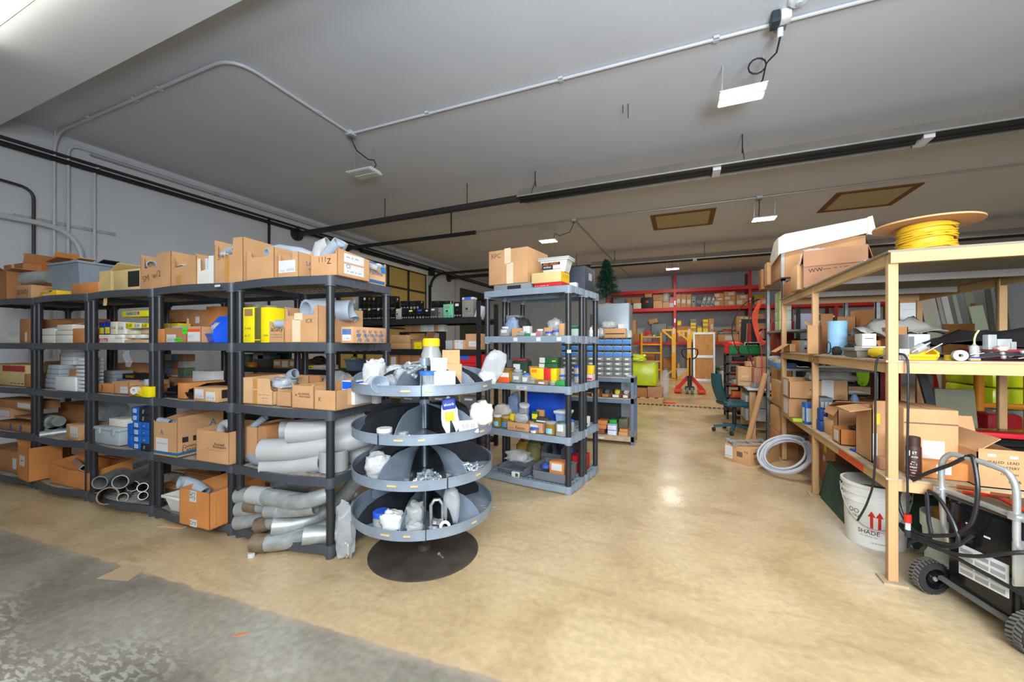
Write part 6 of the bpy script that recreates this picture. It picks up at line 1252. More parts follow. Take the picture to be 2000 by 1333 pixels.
# filled cartons low on the rack, dim
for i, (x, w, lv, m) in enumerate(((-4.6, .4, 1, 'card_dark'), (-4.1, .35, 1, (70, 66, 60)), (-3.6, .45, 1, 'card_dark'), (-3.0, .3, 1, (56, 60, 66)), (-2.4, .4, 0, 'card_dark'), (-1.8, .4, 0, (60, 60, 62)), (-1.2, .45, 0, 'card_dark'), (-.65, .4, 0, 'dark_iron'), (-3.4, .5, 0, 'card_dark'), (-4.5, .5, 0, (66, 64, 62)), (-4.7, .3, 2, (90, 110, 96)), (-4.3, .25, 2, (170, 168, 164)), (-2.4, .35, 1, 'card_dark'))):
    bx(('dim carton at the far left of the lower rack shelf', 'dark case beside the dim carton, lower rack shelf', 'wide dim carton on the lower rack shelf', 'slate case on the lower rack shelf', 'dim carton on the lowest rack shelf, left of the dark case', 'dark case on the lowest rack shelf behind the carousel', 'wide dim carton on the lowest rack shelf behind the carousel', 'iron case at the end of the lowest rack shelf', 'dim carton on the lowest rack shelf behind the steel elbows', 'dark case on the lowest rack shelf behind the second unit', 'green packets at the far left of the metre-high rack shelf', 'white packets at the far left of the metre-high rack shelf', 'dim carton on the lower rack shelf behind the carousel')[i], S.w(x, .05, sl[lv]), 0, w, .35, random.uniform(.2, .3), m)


# ================= workbench with drawers, grey cabinet and little tree =================
H = Fr(-.614, 5.62, 0); HW = 1.14
bn = T('workbench', 'narrow blue-grey steel bench holding drawer cabinets', 'bench', H.w(-HW/2, 0)); 
for sx in (-1, 1):
    for y in (.02, .4): m = MB(); m.box(sx*HW/2-.022, y-.02, 0, sx*HW/2+.022, y+.02, .92); m.obj('leg', 'bench_blue', bn)
for z, nm in ((.925, 'top'), (.635, 'middle_shelf'), (.115, 'lower_shelf')):
    m = MB(); m.box(-HW/2-.02, 0, z-.07, HW/2+.02, .02, z-.012); m.box(-HW/2-.02, .4, z-.07, HW/2+.02, .42, z-.012); m.box(HW/2-.0, .02, z-.07, HW/2+.02, .4, z-.012); m.obj('rail', 'bench_blue' if z > .2 else 'ply_dusty', bn)
    MB().box(-HW/2-.02, 0, z-.012, HW/2+.02, .42, z).obj('board', 'ply_dusty', bn)
for z0, z1 in ((.13, .55), (.65, .84)): MB().box(-HW/2, .38, z0, HW/2-.2, .395, z1).obj('back_panel', 'black_steel', bn)
def drawers(label, x0, x1, z0, h, cols, rows, kind):
    w = x1-x0; o = T('drawer_cabinet', label, 'drawer cabinet', H.w(x0, .05, z0)); t = .006; f = MB(); d = .22
    f.box(0, .012, 0, w, d, t); f.box(0, .012, h-t, w, d, h); f.box(0, d-t, 0, w, d, h); f.box(0, .012, 0, t, d, h); f.box(w-t, .012, 0, w, d, h)
    for c in range(1, cols): f.box(w*c/cols-t/2, .014, 0, w*c/cols+t/2, d, h)
    for r in range(1, rows): f.box(0, .014, h*r/rows-t/2, w, d, h*r/rows+t/2)
    f.obj('frame', 'drawer_grey', o); cw, ch = w/cols, h/rows
    for c in range(cols):
        for r in range(rows):
            g = .006; X0, X1, Z0, Z1 = cw*c+g, cw*(c+1)-g, ch*r+g, ch*(r+1)-g
            if kind == 'steel':
                q = MB().box(X0, .004, Z0, X1, .2, Z1, .002).obj('drawer', 'drawer_grey', o); MB().box(X0+cw*.25, -.006, Z0+ch*.3, X1-cw*.25, .006, Z0+ch*.62, .003).obj('label_pull', (222, 218, 206), q)
            else:
                q = MB().box(X0, .004, Z0, X1, .2, Z0+(Z1-Z0)*.78, .002).obj('drawer', 'clear_dusty', o); MB().box(X0+.004, .0, Z0+.004, X1-.004, .007, Z0+(Z1-Z0)*.62).obj('blue_front', (52, 128, 214), q)
    return o
xa, xb = H.x(1096, .05), H.x(1233, .05); zm_ = H.z(1180, 697, .05); zt_ = H.z(1180, 660, .05)
drawers('grey steel drawer cabinet with pale label pulls, lower of two', xa, xb, .927, zm_-.93, 8, 4, 'steel'); drawers('drawer cabinet with clear blue-fronted bins, upper of two', xa, xb, zm_-.002, zt_-zm_, 8, 3, 'blue')
zt_ += .0
bx('carton with dark stripe on top of the drawer cabinets', H.w(H.x(k3.u(200), .08), .08, zt_), 0, H.x(k3.u(340), .08)-H.x(k3.u(200), .08), .14, H.z(1200, k3.v(540), .08)-zt_, 'card', dec=[('F', .5, .42, .9, .1, 'ink', [], 'tape')])
bag('white bag on the dark-striped carton', H.w(H.x(k3.u(225), .1), .14, zt_+.13), .2, .12, .1, 111, 'white_bag'); bx('white packet at the right on the dark-striped carton', H.w(H.x(k3.u(290), .1), .1, zt_+.13), 20, .09, .05, .06, 'paper')
bag('white bag on the cabinets left of the dark-striped carton', H.w(H.x(k3.u(130), .1), .12, zt_), .12, .1, .16, 112, 'clear_dusty'); jar('white bottle with orange cap on the drawer cabinets', H.w(H.x(k3.u(154), .06), .07, zt_), .025, .16, (226, 84, 30), 'paper', None, neck=.5); bag('second white bag beside the orange-capped bottle', H.w(H.x(k3.u(180), .1), .14, zt_), .1, .1, .13, 113, 'white_bag'); jar('clear tub at the right end of the drawer cabinets', H.w(H.x(k3.u(358), .06), .1, zt_), .045, .12, None, 'clear_dusty', 'paper')
bag('grey scraps on the bench end beside the drawers', H.w(-.05, .03, .927), .08, .05, .03, 114, 'grey_bag'); bx('blue and white packet on the bench front edge', H.w(-.09, .01, .927), 5, .1, .03, .025, (90, 130, 200))
for i, (x0, x1) in enumerate(((115, 180), (182, 246), (248, 314), (316, 366))):
    a, b = H.x(k3.u(x0), .0), H.x(k3.u(x1), .0); bin_open(('leftmost', 'second', 'third', 'rightmost')[i]+' brown parts bin with white label on the bench middle shelf', H.w(a, .005, .637), 0, b-a-.004, .22, .075, (122, 78, 50), low=.85)
    bx(('leftmost', 'second', 'third', 'rightmost')[i]+' white label card on a brown parts bin', H.w(a+.015, -.004, .645), 0, (b-a)*.6, .002, .035, 'paper' if i != 1 else (170, 120, 70), name='label_card', cat='label', bev=0); bag(('leftmost', 'second', 'third', 'rightmost')[i]+' heap of coloured fittings in a brown parts bin', H.w(a+(b-a)/2, .1, .66), .08, .14, .08, 120+i, ((180, 120, 60), (90, 90, 70), (196, 190, 60), (180, 176, 170))[i])
lo = [(155, 232, 1142, .03, 'card_orange', 'orange-brown carton', .13, .1), (148, 220, 1178, .02, 'card_orange', 'lower orange-brown carton', 0, .0), (230, 286, 1155, .05, (40, 140, 66), 'green packet', .0, 0), (220, 290, 1182, .0, (226, 228, 236), 'upper white and blue packet', .09, .0), (220, 290, 1212, .0, (226, 228, 236), 'lower white and blue packet', 0, 0), (292, 355, 1165, .08, (86, 88, 66), 'olive box', 0, .0), (296, 365, 1205, .0, 'card', 'small tan carton', 0, 0), (113, 215, 1200, -.0, 'card_red', 'low red-brown tray', 0, 0)]
for x0, x1, y, ly, m, lb, up, _ in lo[:5]: pass
a = lambda x, ly: H.x(k3.u(x), ly)
bx('low red-brown tray on the bench lower shelf', H.w(a(113, 0), 0, .117), 0, .19, .3, .07, (128, 72, 48)); bx('orange-brown carton on the low red-brown tray', H.w(a(150, 0), .02, .189), 0, .13, .2, .05, 'card_orange'); bx('upper orange-brown carton at the left of the bench lower shelf', H.w(a(155, 0), .04, .241), 0, .13, .2, .06, 'card_orange')
bx('lower white and blue packet on the bench lower shelf', H.w(a(222, 0), 0, .117), 0, .118, .2, .075, (222, 226, 236), dec=[('F', .5, .9, 1, .12, (60, 100, 190), [], 'print_band')]); bx('upper white and blue packet on the bench lower shelf', H.w(a(222, 0), 0, .194), 0, .118, .2, .07, (222, 226, 236), dec=[('F', .5, .9, 1, .12, (60, 100, 190), [], 'print_band')]); bx('bright green packet on the white and blue ones', H.w(a(232, 0), .03, .266), 0, .095, .15, .055, (36, 150, 66))
bx('lower tan carton at the right of the bench lower shelf', H.w(a(294, 0), 0, .117), 0, .12, .2, .05, 'card'); bx('upper tan carton at the right of the bench lower shelf', H.w(a(298, 0), 0.02, .169), 0, .11, .2, .04, 'card_orange'); bx('olive box on the tan cartons of the bench lower shelf', H.w(a(292, 0), .04, .211), 0, .12, .2, .13, (84, 86, 64))
bx('white label strip on the edge of the bench lower shelf', H.w(a(165, 0), -.003, .055), 0, .075, .002, .03, 'paper', name='shelf_label', cat='label', bev=0)
# grey cabinet
cx0, cx1 = H.x(1167.5, .5), H.x(1229, .5); ct = H.z(1200, 593, .5)
cb = T('steel_cabinet', 'tall grey steel cabinet with the little tree on top', 'cabinet', H.w((cx0+cx1)/2, .5)); cw = cx1-cx0; MB().box(-cw/2, 0, .03, cw/2, .45, ct, .008).obj('body', 'cab_grey', cb)
MB().box(-cw/2+.01, -.012, .06, cw/2-.01, 0, ct-.02, .003).obj('door', 'cab_grey', cb); MB().box(cw/2-.06, -.03, .95, cw/2-.045, -.01, 1.05).obj('handle', 'steel', cb)
for sx in (-1, 1): MB().box(sx*(cw/2-.04)-.02, .03, 0, sx*(cw/2-.04)+.02, .42, .03).obj('foot', 'dark_iron', cb)
bx('dark grey box left of the grey cabinet, on the cabinets', H.w(H.x(1152, .3), .3, zt_-.0), 0, .1, .1, H.z(1158, 614, .3)-zt_, (70, 74, 80)); bx('plain dark carton stack behind the drawer cabinets', H.w(H.x(1140, .3), .28, .927), 0, .45, .13, zt_-.93, 'card_dark')
tp = H.w(H.x(1184, .6), .62, ct)
tree = T('small_fir_tree', 'small artificial fir tree standing on the grey cabinet', 'tree', tp); th = H.z(1184, 508, .6)-ct
MB().lathe([(.1, 0), (.1, .012), (.03, .03), (0, .03)], 20).obj('stand', (150, 104, 60), tree); MB().cyl((0, 0, .02), (0, 0, th*.97), .014, .005, 8).obj('trunk', 'bark', tree)
rn_ = random.Random(3); fl = MB()
for i in range(420):
    t = rn_.random()**.8; z = .07+t*(th-.1); rr = .235*(1-t)**.85+.02; an = rn_.uniform(0, 2*PI); L = rr*rn_.uniform(.75, 1.1); dz = rn_.uniform(-.03, .05)
    p = Vector((0, 0, z)); q = Vector((math.cos(an)*L, math.sin(an)*L, z+dz))
    for j in range(9):
        f = .2+.8*j/8; c = p+(q-p)*f
        for s in range(3):
            dd = Vector((rn_.uniform(-1, 1), rn_.uniform(-1, 1), rn_.uniform(-.5, .9))).normalized()*.042; dd += (q-p).normalized()*.016; sd = dd.cross(Vector((0, 0, 1)))
            sd = sd.normalized()*0.0042 if sd.length > 1e-6 else Vector((0.0042, 0, 0)); fl.add([c-sd, c+sd, c+dd], [(0, 1, 2)])
fl.obj('needles', 'pine_needle', tree, flat=True)
# ================= back of the hall: pallet rack and what stands before it =================
q4 = Zm(5.127, 1200, 520); KY = 17.0
KK = Fr(0, KY, 0); KX = [-2.81, -.24, 2.33, 4.9, 7.47]; KZ = [1.47, 2.82, 3.55]
pr = T('pallet_rack', 'tall red pallet rack along the back wall', 'pallet rack', (0, KY, 0))
for x in KX:
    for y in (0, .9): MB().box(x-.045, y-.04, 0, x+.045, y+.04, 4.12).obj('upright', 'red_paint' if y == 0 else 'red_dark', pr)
    m = MB()
    for k in range(4): m.bar((x, 0, .3+.9*k), (x, .9, .7+.9*k), .03)
    m.obj('brace', 'red_dark', pr)
for a, b in zip(KX[:-1], KX[1:]):
    for z in KZ:
        for y in (0, .9): MB().box(a+.045, y-.03, z-.13, b-.045, y+.03, z).obj('beam', 'red_paint', pr)
        if z < 3.5: MB().box(a+.05, .031, z-.03, b-.05, .869, z-.002).obj('deck', 'ply_dusty', pr)
for x in KX[1:3]:
    for z in (KZ[1]+.1, KZ[0]+.75): MB().box(x-.02, -.05, z, x+.02, -.04, z+.16).obj('rack_clip', 'zinc', pr)
kz = [z+.002 for z in KZ]
def KB(x0, x1, yt, lv, label, col='card', ly=.02, d=.4, up=0, **k):
    return B(KK, q4, x0, x1, yt, kz[lv]+up, ly, d, label, col, top='closed', **k)
W1 = lambda cx=.5, cy=.5, w=.6, h=.4: [lab_rect('F', cx, cy, w, h)]
Y1 = lambda cy=.5: [('F', .5, cy, .8, .6, (246, 222, 0), [], 'paper_label')]
ups = lambda y, x=600, lv=1: KK.z(q4.u(x), q4.v(y), .02)-kz[lv]+.002
KB(120, 168, 322, 1, 'leftmost small carton on the upper rack deck', 'card_dark'); KB(190, 268, 372, 1, 'white box under a small carton, upper rack deck', 'card_white'); KB(172, 262, 322, 1, 'small carton on the white box, upper rack deck', 'card_dark', up=ups(371, 230))
KB(272, 385, 314, 1, 'black case with red badge on the upper rack deck', (34, 32, 34), dec=[('F', .5, .6, .25, .2, (210, 50, 50), [], 'badge')]); KB(305, 375, 276, 1, 'carton on top of the black case', 'card', up=ups(313, 340))
KB(390, 480, 347, 1, 'carton under another left of the bags, upper rack deck', 'card_pale'); KB(387, 480, 288, 1, 'carton topmost left of the bags, upper rack deck', 'card', up=ups(345, 430)); KB(440, 505, 262, 1, 'small carton behind the topmost carton by the bags', 'card_dark', ly=.45)
KB(484, 550, 362, 1, 'low carton under the white bag, upper rack deck', 'card_pale'); bag('white bag of paper on the low carton, upper rack deck', KK.w(KK.x(q4.u(515), .1), .2, kz[1]+.2), .3, .3, .42, 131, 'white_bag'); KB(551, 598, 312, 1, 'red and white box by the left rack upright', (206, 120, 130), dec=[('F', .5, .25, .9, .4, 'paper', [], 'print_patch')])
for i, (x0, x1) in enumerate(((618, 664), (667, 720), (723, 770))): KB(x0, x1, 283, 1, ('left', 'middle', 'right')[i]+' of three equal cartons right of the rack upright', 'card', dec=W1(.5, .5-.04*i, .7, .3))
KB(775, 812, 302, 1, 'upright grey ring binder on the upper rack deck', (142, 148, 150), d=.3, dec=[('F', .5, .5, .4, .12, 'ink', [], 'hole')], name='binder', cat='binder')
for i, x in enumerate((865, 910, 955)):
    o = KB(x, x+36, 300, 1, ('left', 'middle', 'right')[i]+' leaning grey ring binder on the upper rack deck', (150, 156, 160), d=.3, name='binder', cat='binder', dec=[('F', .5, .25, .4, .1, 'ink', [], 'hole'), ('F', .5, .75, .6, .2, 'paper')]); o.rotation_euler = (0, math.radians(14), 0)
for c, (x0, x1, ys) in enumerate(((1000, 1096, (346, 318, 272)), (1100, 1214, (341, 300, 256)), (1220, 1338, (331, 286)))):
    b0 = 0
    for r, y in enumerate(ys):
        KB(x0, x1, y, 1, '%s carton in the %s label-fronted stack on the upper rack deck' % (('bottom', 'middle' if len(ys) > 2 else 'top', 'top')[r], ('left', 'middle', 'right')[c]), 'card', up=b0, dec=W1(.3+.3*((r+c) % 2), .5, .45, .6)); b0 = ups(y, (x0+x1)/2)
KB(1402, 1540, 322, 1, 'white-labelled carton in the third rack bay', 'card', dec=W1(.6, .5, .7, .7)); KB(1402, 1500, 290, 1, 'yellow box behind in the third rack bay', (220, 170, 30), ly=.5)
# lower deck
KB(172, 216, 540, 0, 'stack of small cartons at the left of the lower rack deck', 'card'); KB(190, 250, 680, 0, 'low carton at the far left of the lower rack deck', 'card_dark', ly=-.0)
KB(372, 520, 580, 0, 'grey metal box beneath the tilted carton, lower rack deck', (130, 140, 146), ly=.4); o = KB(350, 442, 540, 0, 'tilted carton perched on the grey metal box', 'card', up=ups(580, 430, 0), ly=.42); o.rotation_euler = (0, math.radians(-14), 0)
KB(300, 370, 650, 0, 'red topped box on the lower rack deck', (186, 50, 36)); KB(374, 436, 652, 0, 'dark grey box with small label, lower rack deck', (100, 106, 112), dec=W1(.4, .5, .3, .3)); KB(286, 330, 700, 0, 'first light grey fitting box, lower rack deck', (150, 154, 156), ly=-.03, d=.04); KB(332, 372, 690, 0, 'second light grey fitting box, lower rack deck', (140, 146, 150), ly=-.03, d=.04)
KB(525, 590, 600, 0, 'dark bundle carton left of the rack upright, lower deck', (120, 116, 108), ly=.3)
KB(626, 756, 604, 0, 'flat cartons with two labels, lower rack deck', 'card_dark', dec=W1(.2, .5, .2, .3)+W1(.5, .5, .2, .3)); KB(628, 670, 545, 0, 'small carton with yellow label on the flat cartons', 'card', up=ups(603, 650, 0), dec=Y1())
b0 = 0
for r, y in enumerate((630, 598, 566, 534)): KB(760, 820, y, 0, '%s box in the narrow yellow-labelled stack, lower rack deck' % ('bottom', 'second', 'third', 'topmost grey')[r], 'card' if r < 3 else (130, 130, 130), up=b0, dec=Y1() if r < 3 else []); b0 = ups(y, 790, 0)
KB(826, 880, 630, 0, 'yellow-labelled box right of the narrow stack', 'card', dec=Y1(.8)); KB(826, 872, 600, 0, 'grey box on the yellow-labelled one', (130, 134, 136), up=ups(629, 850, 0))
b0 = 0
for r, y in enumerate((612, 572, 534)): KB(884, 942, y, 0, '%s box in the wider yellow-labelled stack, lower rack deck' % ('bottom', 'middle', 'top')[r], 'card', up=b0, dec=Y1(.6)); b0 = ups(y, 900, 0)
KB(946, 996, 526, 0, 'tall carton beside the wider yellow-labelled stack', 'card', dec=W1(.6, .65, .4, .2)); KB(1000, 1030, 640, 0, 'narrow carton right of the plywood panel', 'card_dark'); KB(1036, 1246, 684, 0, 'long low carton with large label, lower rack deck', 'card', dec=W1(.55, .5, .4, .6))
crumple('white papers heaped on the long low carton', KK.w(KK.x(q4.u(1140), .2), .25, ups(683, 1140, 0)+kz[0]), .7, .4, .12, 5, 'paper', 'paper_heap', 'paper'); crumple('orange cloth on top of the paper heap', KK.w(KK.x(q4.u(1165), .2), .28, ups(683, 1140, 0)+kz[0]+.09), .6, .35, .2, 8, 'orange_red', 'cloth', 'cloth')
KB(1250, 1340, 656, 0, 'carton under the tall label-fronted pile by the right upright', 'card', dec=W1(.3, .7, .3, .2)); KB(1222, 1356, 502, 0, 'tall label-fronted pile carton by the right upright', 'card', up=ups(655, 1300, 0), dec=W1(.4, .9, .25, .1)+W1(.8, .85, .3, .14)+W1(.35, .68, .3, .12)+W1(.35, .4, .3, .1))
KB(1405, 1500, 482, 0, 'large carton in the third rack bay behind the black stand', 'card', dec=W1(.6, .3, .4, .2)+[('F', .3, .2, .2, .1, (236, 110, 40), [], 'sticker')])
for i in range(5): bx('%s dim carton from the left on the right part of the rack' % col_w(i), KK.w(2.9+.85*i, .05, kz[i % 2]), 0, .7, .5, .4+.06*i, 'card_dark')
# below the rack
FY = 16.55
def frame_y(label, u0, u1, vt, Y, rungs, rr=.035, m='yellow_paint', diag=()):
    f = Fr(0, Y, 0); x0, x1 = f.x(u0, 0), f.x(u1, 0); zt = f.z((u0+u1)/2, vt, 0); o = T('scaffold', label, 'scaffold frame', (x0, Y, 0), 0, 'yellow scaffold frames'); w = x1-x0
    for x in (0, w): MB().cyl((x, 0, 0), (x, 0, zt), rr, n=10).obj('post', m, o)
    for z in rungs: MB().cyl((0, 0, z*zt), (w, 0, z*zt), rr*.7, n=8).obj('rung', m, o)
    for (a, b) in diag: MB().bar((a[0]*w, 0, a[1]*zt), (b[0]*w, 0, b[1]*zt), rr*1.2).obj('brace', m, o)
    return o
frame_y('yellow scaffold ladder frame left before the red rack', 1253, 1291, 650, FY, (.2, .38, .56, .74, .9), .045)
def gate_frame(label, up, side, vt, Y):
    f = Fr(0, Y, 0); x = f.x(up, 0); zt = f.z(up, vt, 0); o = T('gantry_support', label, 'gantry', (x, Y, 0), 0, 'yellow gantry legs'); L = side*.42
    MB().box(-.075, -.05, .04, .075, .05, zt).obj('post', 'yellow_paint', o); MB().box(min(0, L), -.04, zt-.08, max(0, L), .04, zt).obj('top_arm', 'yellow_paint', o); MB().box(min(0, L), -.05, 0, max(0, L)+.08, .05, .06).obj('foot', 'yellow_paint', o)
    MB().bar((L*.95, 0, zt-.06), (0, 0, zt-.42), .07).obj('brace', 'yellow_paint', o); MB().bar((L*.95, 0, .06), (0, 0, .4), .06).obj('brace', 'yellow_paint', o)
    for z in (zt-.2, zt-.9): MB().box(-.03, -.056, z, .03, -.05, z+.25).obj('paper_label', 'paper', o)
gate_frame('left yellow gantry leg before the red rack upright', 1316, -1, 643, FY); gate_frame('right yellow gantry leg beside the plywood panel', 1346, -1, 645, FY-.1)
pf = Fr(0, 16.4, 0); x0, x1 = pf.x(1354, 0), pf.x(1397, 0); zt = pf.z(1375, 649, 0)
o = T('plywood_sheet', 'plywood panel in white metal frame leaning on the red rack', 'panel', (x0, 16.4, 0), rot=(-4, 0, 0)); w = x1-x0; MB().box(.05, 0, .05, w-.05, .03, zt-.05).obj('board', 'ply_panel', o)
m = MB(); m.box(0, -.02, 0, .06, .04, zt); m.box(w-.06, -.02, 0, w, .04, zt); m.box(.06, -.02, 0, w-.06, .04, .08); m.box(.06, -.02, zt-.08, w-.06, .04, zt); m.box(.06, -.02, zt*.5-.05, w-.06, .0, zt*.5+.05); m.obj('frame', 'alu', o)
def fl_bucket(label, u, Y, r, h, m, rim=None):
    f = Fr(0, Y, 0); return jar(label, (f.x(u, 0), Y, 0), r, h, None, m, None, neck=1.08, name='bucket', cat='bucket')
bw = Fr(0, 16.7, 0); tote('white plastic bin between the yellow gantry legs', (bw.x(1321, 0), 16.7, 0), 0, .45, .35, .42, 'bucket_white', .1, name='bin', cat='bin'); solo('caution_sign', MB().box(0, 0, 0, .08, .03, .5), 'yellow_paint', 'yellow stick standing in the white bin by the gantry', 'sign', (bw.x(1323, 0), 16.95, .1))
fl_bucket('green bucket right of the plywood panel under the rack', 1401, 17.3, .16, .55, (40, 140, 50)); fl_bucket('white bucket with hose under the right of the red rack', 1412, 16.9, .2, .45, 'bucket_white'); solo('hose_coil', MB().tube([(.14*math.cos(a*.5), .06*math.sin(a*.5), .45+.1*math.sin(a*.35)) for a in range(28)], .015, 6), 'paper', 'white hose loops in the bucket under the rack', 'hose', (Fr(0, 16.9, 0).x(1413, 0), 16.9, 0))
bx('carton with two labels under the rack behind the gantry', (Fr(0, 17.3, 0).x(1295, 0), 17.3, 0), 0, .4, .4, .82, 'card_dark', dec=W1(.3, .3, .3, .3)); bx('grey box low under the rack behind the gantry', (Fr(0, 17.1, 0).x(1297, 0), 17.0, 0), 0, .3, .28, .35, (120, 128, 130)); bx('dark carton under the rack behind the ladder frame', (Fr(0, 17.3, 0).x(1262, 0), 17.3, 0), 0, .35, .4, 1.0, 'card_dark')
solo('wall_notice', MB().box(0, 0, 0, .2, .01, .28), 'paper', 'paper notice on the wall under the rack', 'notice', (Fr(0, 18.1, 0).x(1298, 0), 18.18, 1.05)); solo('wheel', MB().tube([(.32*math.cos(a*PI/10), 0, .32*math.sin(a*PI/10)) for a in range(20)], .05, 8, True), 'pvc_pale', 'grey ring wheel behind the drawer cabinets by the rack', 'wheel', (Fr(0, 16.5, 0).x(1239, 0), 16.5, .37), 60)
# pallet jack
jk = T('pallet_jack', 'red hand pallet jack with black loop handle in the aisle', 'pallet jack', (Fr(0, 12.1, 0).x(1347, 0), 12.1, 0))
for s in (-1, 1):
    MB().box(s*.22, .1, .06, s*.38, 1.25, .11, .01).obj('fork', 'orange_red', jk); MB().box(s*.2, -.12, .03, s*.4, .12, .12, .015).obj('fork_heel', 'orange_red', jk)
    m = MB(); m.bar((s*.34, -.05, .1), (s*.04, .1, .46), .1, .045, up=(0, 1, 0)); m.obj('side_plate', 'red_paint', jk); MB().cyl((s*.02, -.08, .09), (s*.1, -.08, .09), .09, n=18).obj('wheel', (120, 120, 118), jk)
MB().cyl((0, 0, .1), (0, 0, .5), .055, n=16).obj('pump', 'dark_iron', jk); MB().box(-.12, -.06, .1, .12, .1, .2, .02).obj('axle_block', 'black_steel', jk); MB().cyl((0, -.02, .45), (0, -.1, 1.0), .024, n=10).obj('shaft', 'black_steel', jk)
MB().tube([(-.05, -.1, .95), (-.16, -.1, 1.02), (-.2, -.11, 1.12), (-.19, -.12, 1.22), (-.12, -.12, 1.25), (.12, -.12, 1.25), (.19, -.12, 1.22), (.2, -.11, 1.12), (.16, -.1, 1.02), (.05, -.1, .95)], .017, 8).obj('handle', 'black_steel', jk)
# wrapped pallet
pl_ = T('pallet', 'wooden pallet under the lime wrapped goods', 'pallet', (-.95, 10.3, 0))
for y in (-.4, 0, .4): MB().box(-.55, y-.05, 0, .55, y+.05, .1).obj('bearer', 'wood_x', pl_)
for k in range(6): MB().box(-.55+k*.2, -.45, .1, -.55+k*.2+.12, .45, .12).obj('board', 'wood_y', pl_)
bx('carton with white label at the front of the pallet', (-1.3, 9.9, .122), 0, .55, .4, .21, 'card_dark', dec=[lab_rect('F', .4, .5, .3, .7), ('F', .12, .5, .05, .7, (240, 220, 20), [], 'sticker')]); bx('small carton at the right corner of the pallet', (-.74, 9.92, .122), -4, .32, .3, .24, 'card_red'); bx('flat carton behind on the pallet', (-1.3, 10.32, .122), 0, .9, .4, .2, 'card_dark'); solo('orange_strap', MB().box(0, 0, 0, .25, .1, .03), 'orange_red', 'orange strap end on the floor beside the pallet', 'strap', (-.36, 9.85, 0), 12)
m = MB(); m.box(-.5, -.36, .345, .42, .38, .9, .07); solo('wrapped_load', m, 'lime_wrap', 'lime yellow stretch-wrapped load on the pallet', 'load', (-.95, 10.3, .03)); bag('lime yellow bag on top of the wrapped load', (-1.05, 10.25, .925), .5, .4, .2, 141, 'lime_wrap'); bag('clear film bag hanging at the right of the wrapped load', (-.36, 10.1, .12), .2, .2, .62, 142, 'clear_bag', jit=.6)
solo('white_film', MB().box(-.5, -.37, 0, .42, .1, .012), 'clear_dusty', 'whitish film over the front edge of the wrapped load', 'film', (-.95, 10.3, .93))
# black tool cart, trays, stand
c6 = Zm(4.444, 1400, 640); TF = Fr(0, 8.3, 0)
ca = TF.x(1421, 0); tc_ = T('tool_cart', 'black tool cart with red-handled tools and green trays on top', 'cart', (ca, 8.3, 0)); cwid = .95
for x in (0, cwid):
    for y in (0, .5): MB().box(x-.02, y-.02, .1, x+.02, y+.02, 1.2).obj('post', 'black_steel', tc_); MB().cyl((x-.015, y, .05), (x+.015, y, .05), .05, n=12).obj('caster', 'rubber', tc_)
for z in (.16, .4, .62, .84, 1.03, 1.2): MB().box(-.02, -.02, z-.03, cwid+.02, .52, z).obj('shelf', 'black_steel', tc_)
for i, (x, z, m) in enumerate(((.1, .16, 'card_dark'), (.4, .16, 'ink'), (.08, .4, (226, 110, 30)), (.35, .4, 'ink'), (.1, .62, 'paper'), (.4, .62, 'card_dark'), (.08, .84, (30, 30, 32)), (.35, .84, 'card'), (.1, 1.03, 'ink'), (.3, 1.03, 'red_paint'))):
    bx(('carton on the lowest cart shelf', 'black case on the lowest cart shelf', 'orange tool case on the cart', 'black case beside the orange tool case', 'white packet on the middle cart shelf', 'brown packet on the middle cart shelf', 'black tool tray on the cart', 'tan carton on the cart beside the tool tray', 'black tray high on the cart', 'red tool case high on the cart')[i], (ca+x, 8.3, z+.002), 0, .22, .3, .11, m)
for i, z in enumerate((.4, .62, .84, 1.03)): solo('pry_tool', MB().cyl((0, 0, 0), (.35, 0, .0), .016, n=8), 'red_paint', '%s red handle along the edge of the black cart' % ('lowest', 'second', 'third', 'topmost')[i], 'tool', (ca+.04, 8.262, z+.016))
def gtray(label, x0, x1, yt, m): a, b = TF.x(q4.u(x0), -.02), TF.x(q4.u(x1), -.02); tote(label, (a, 8.28, 1.202), 0, b-a, .35, TF.z(q4.u(x0), q4.v(yt), 0)-1.202, m, .04, name='tray', cat='tray')
gtray('small green tray at the left of the cart top', 1150, 1236, 795, (10, 130, 60)); gtray('long green tray at the right of the cart top', 1246, 1482, 795, (6, 124, 54))
solo('cloth', MB().ell((0, 0, .05), .17, .12, .12, jit=.5, seed=3), (232, 40, 22), 'bright red cloth in the small green tray', 'cloth', (TF.x(q4.u(1188), .2), 8.45, 1.26))
x0, x1 = TF.x(q4.u(1300), .4), TF.x(q4.u(1466), .4); zs = TF.z(q4.u(1380), q4.v(762), .4)
bx('white DANGER sign with red oval standing behind the green tray', (x0, 8.7, 1.202), 0, x1-x0, .012, zs-1.202, 'paper', name='danger_sign', cat='sign', dec=[('F', .5, .72, .86, .4, 'ink', [], 'print_band'), ('F', .5, .72, .8, .32, (206, 30, 34), [('DANGER', .5, .5, .8, 'ink_white')], 'print_band')])
st_ = T('tool_stand', 'black A-shaped tool stand behind the cart', 'stand', (TF.x(q4.u(1400), 0.3), 8.95, 0)); zt = TF.z(1475, q4.v(530), .6)
for x, a in ((-.2, -.12), (.08, .04)): MB().bar((x, 0, 0), (a, 0, zt), .09, .05, up=(0, 1, 0)).obj('leg', 'black_steel', st_)
MB().box(-.16, -.03, zt-.08, .34, .03, zt).obj('top_bar', 'black_steel', st_); MB().tube([(.2+.1*math.cos(a*PI/8), -.05, zt-.3+.1*math.sin(a*PI/8)) for a in range(16)], .02, 6, True).obj('reel', 'cord', st_)
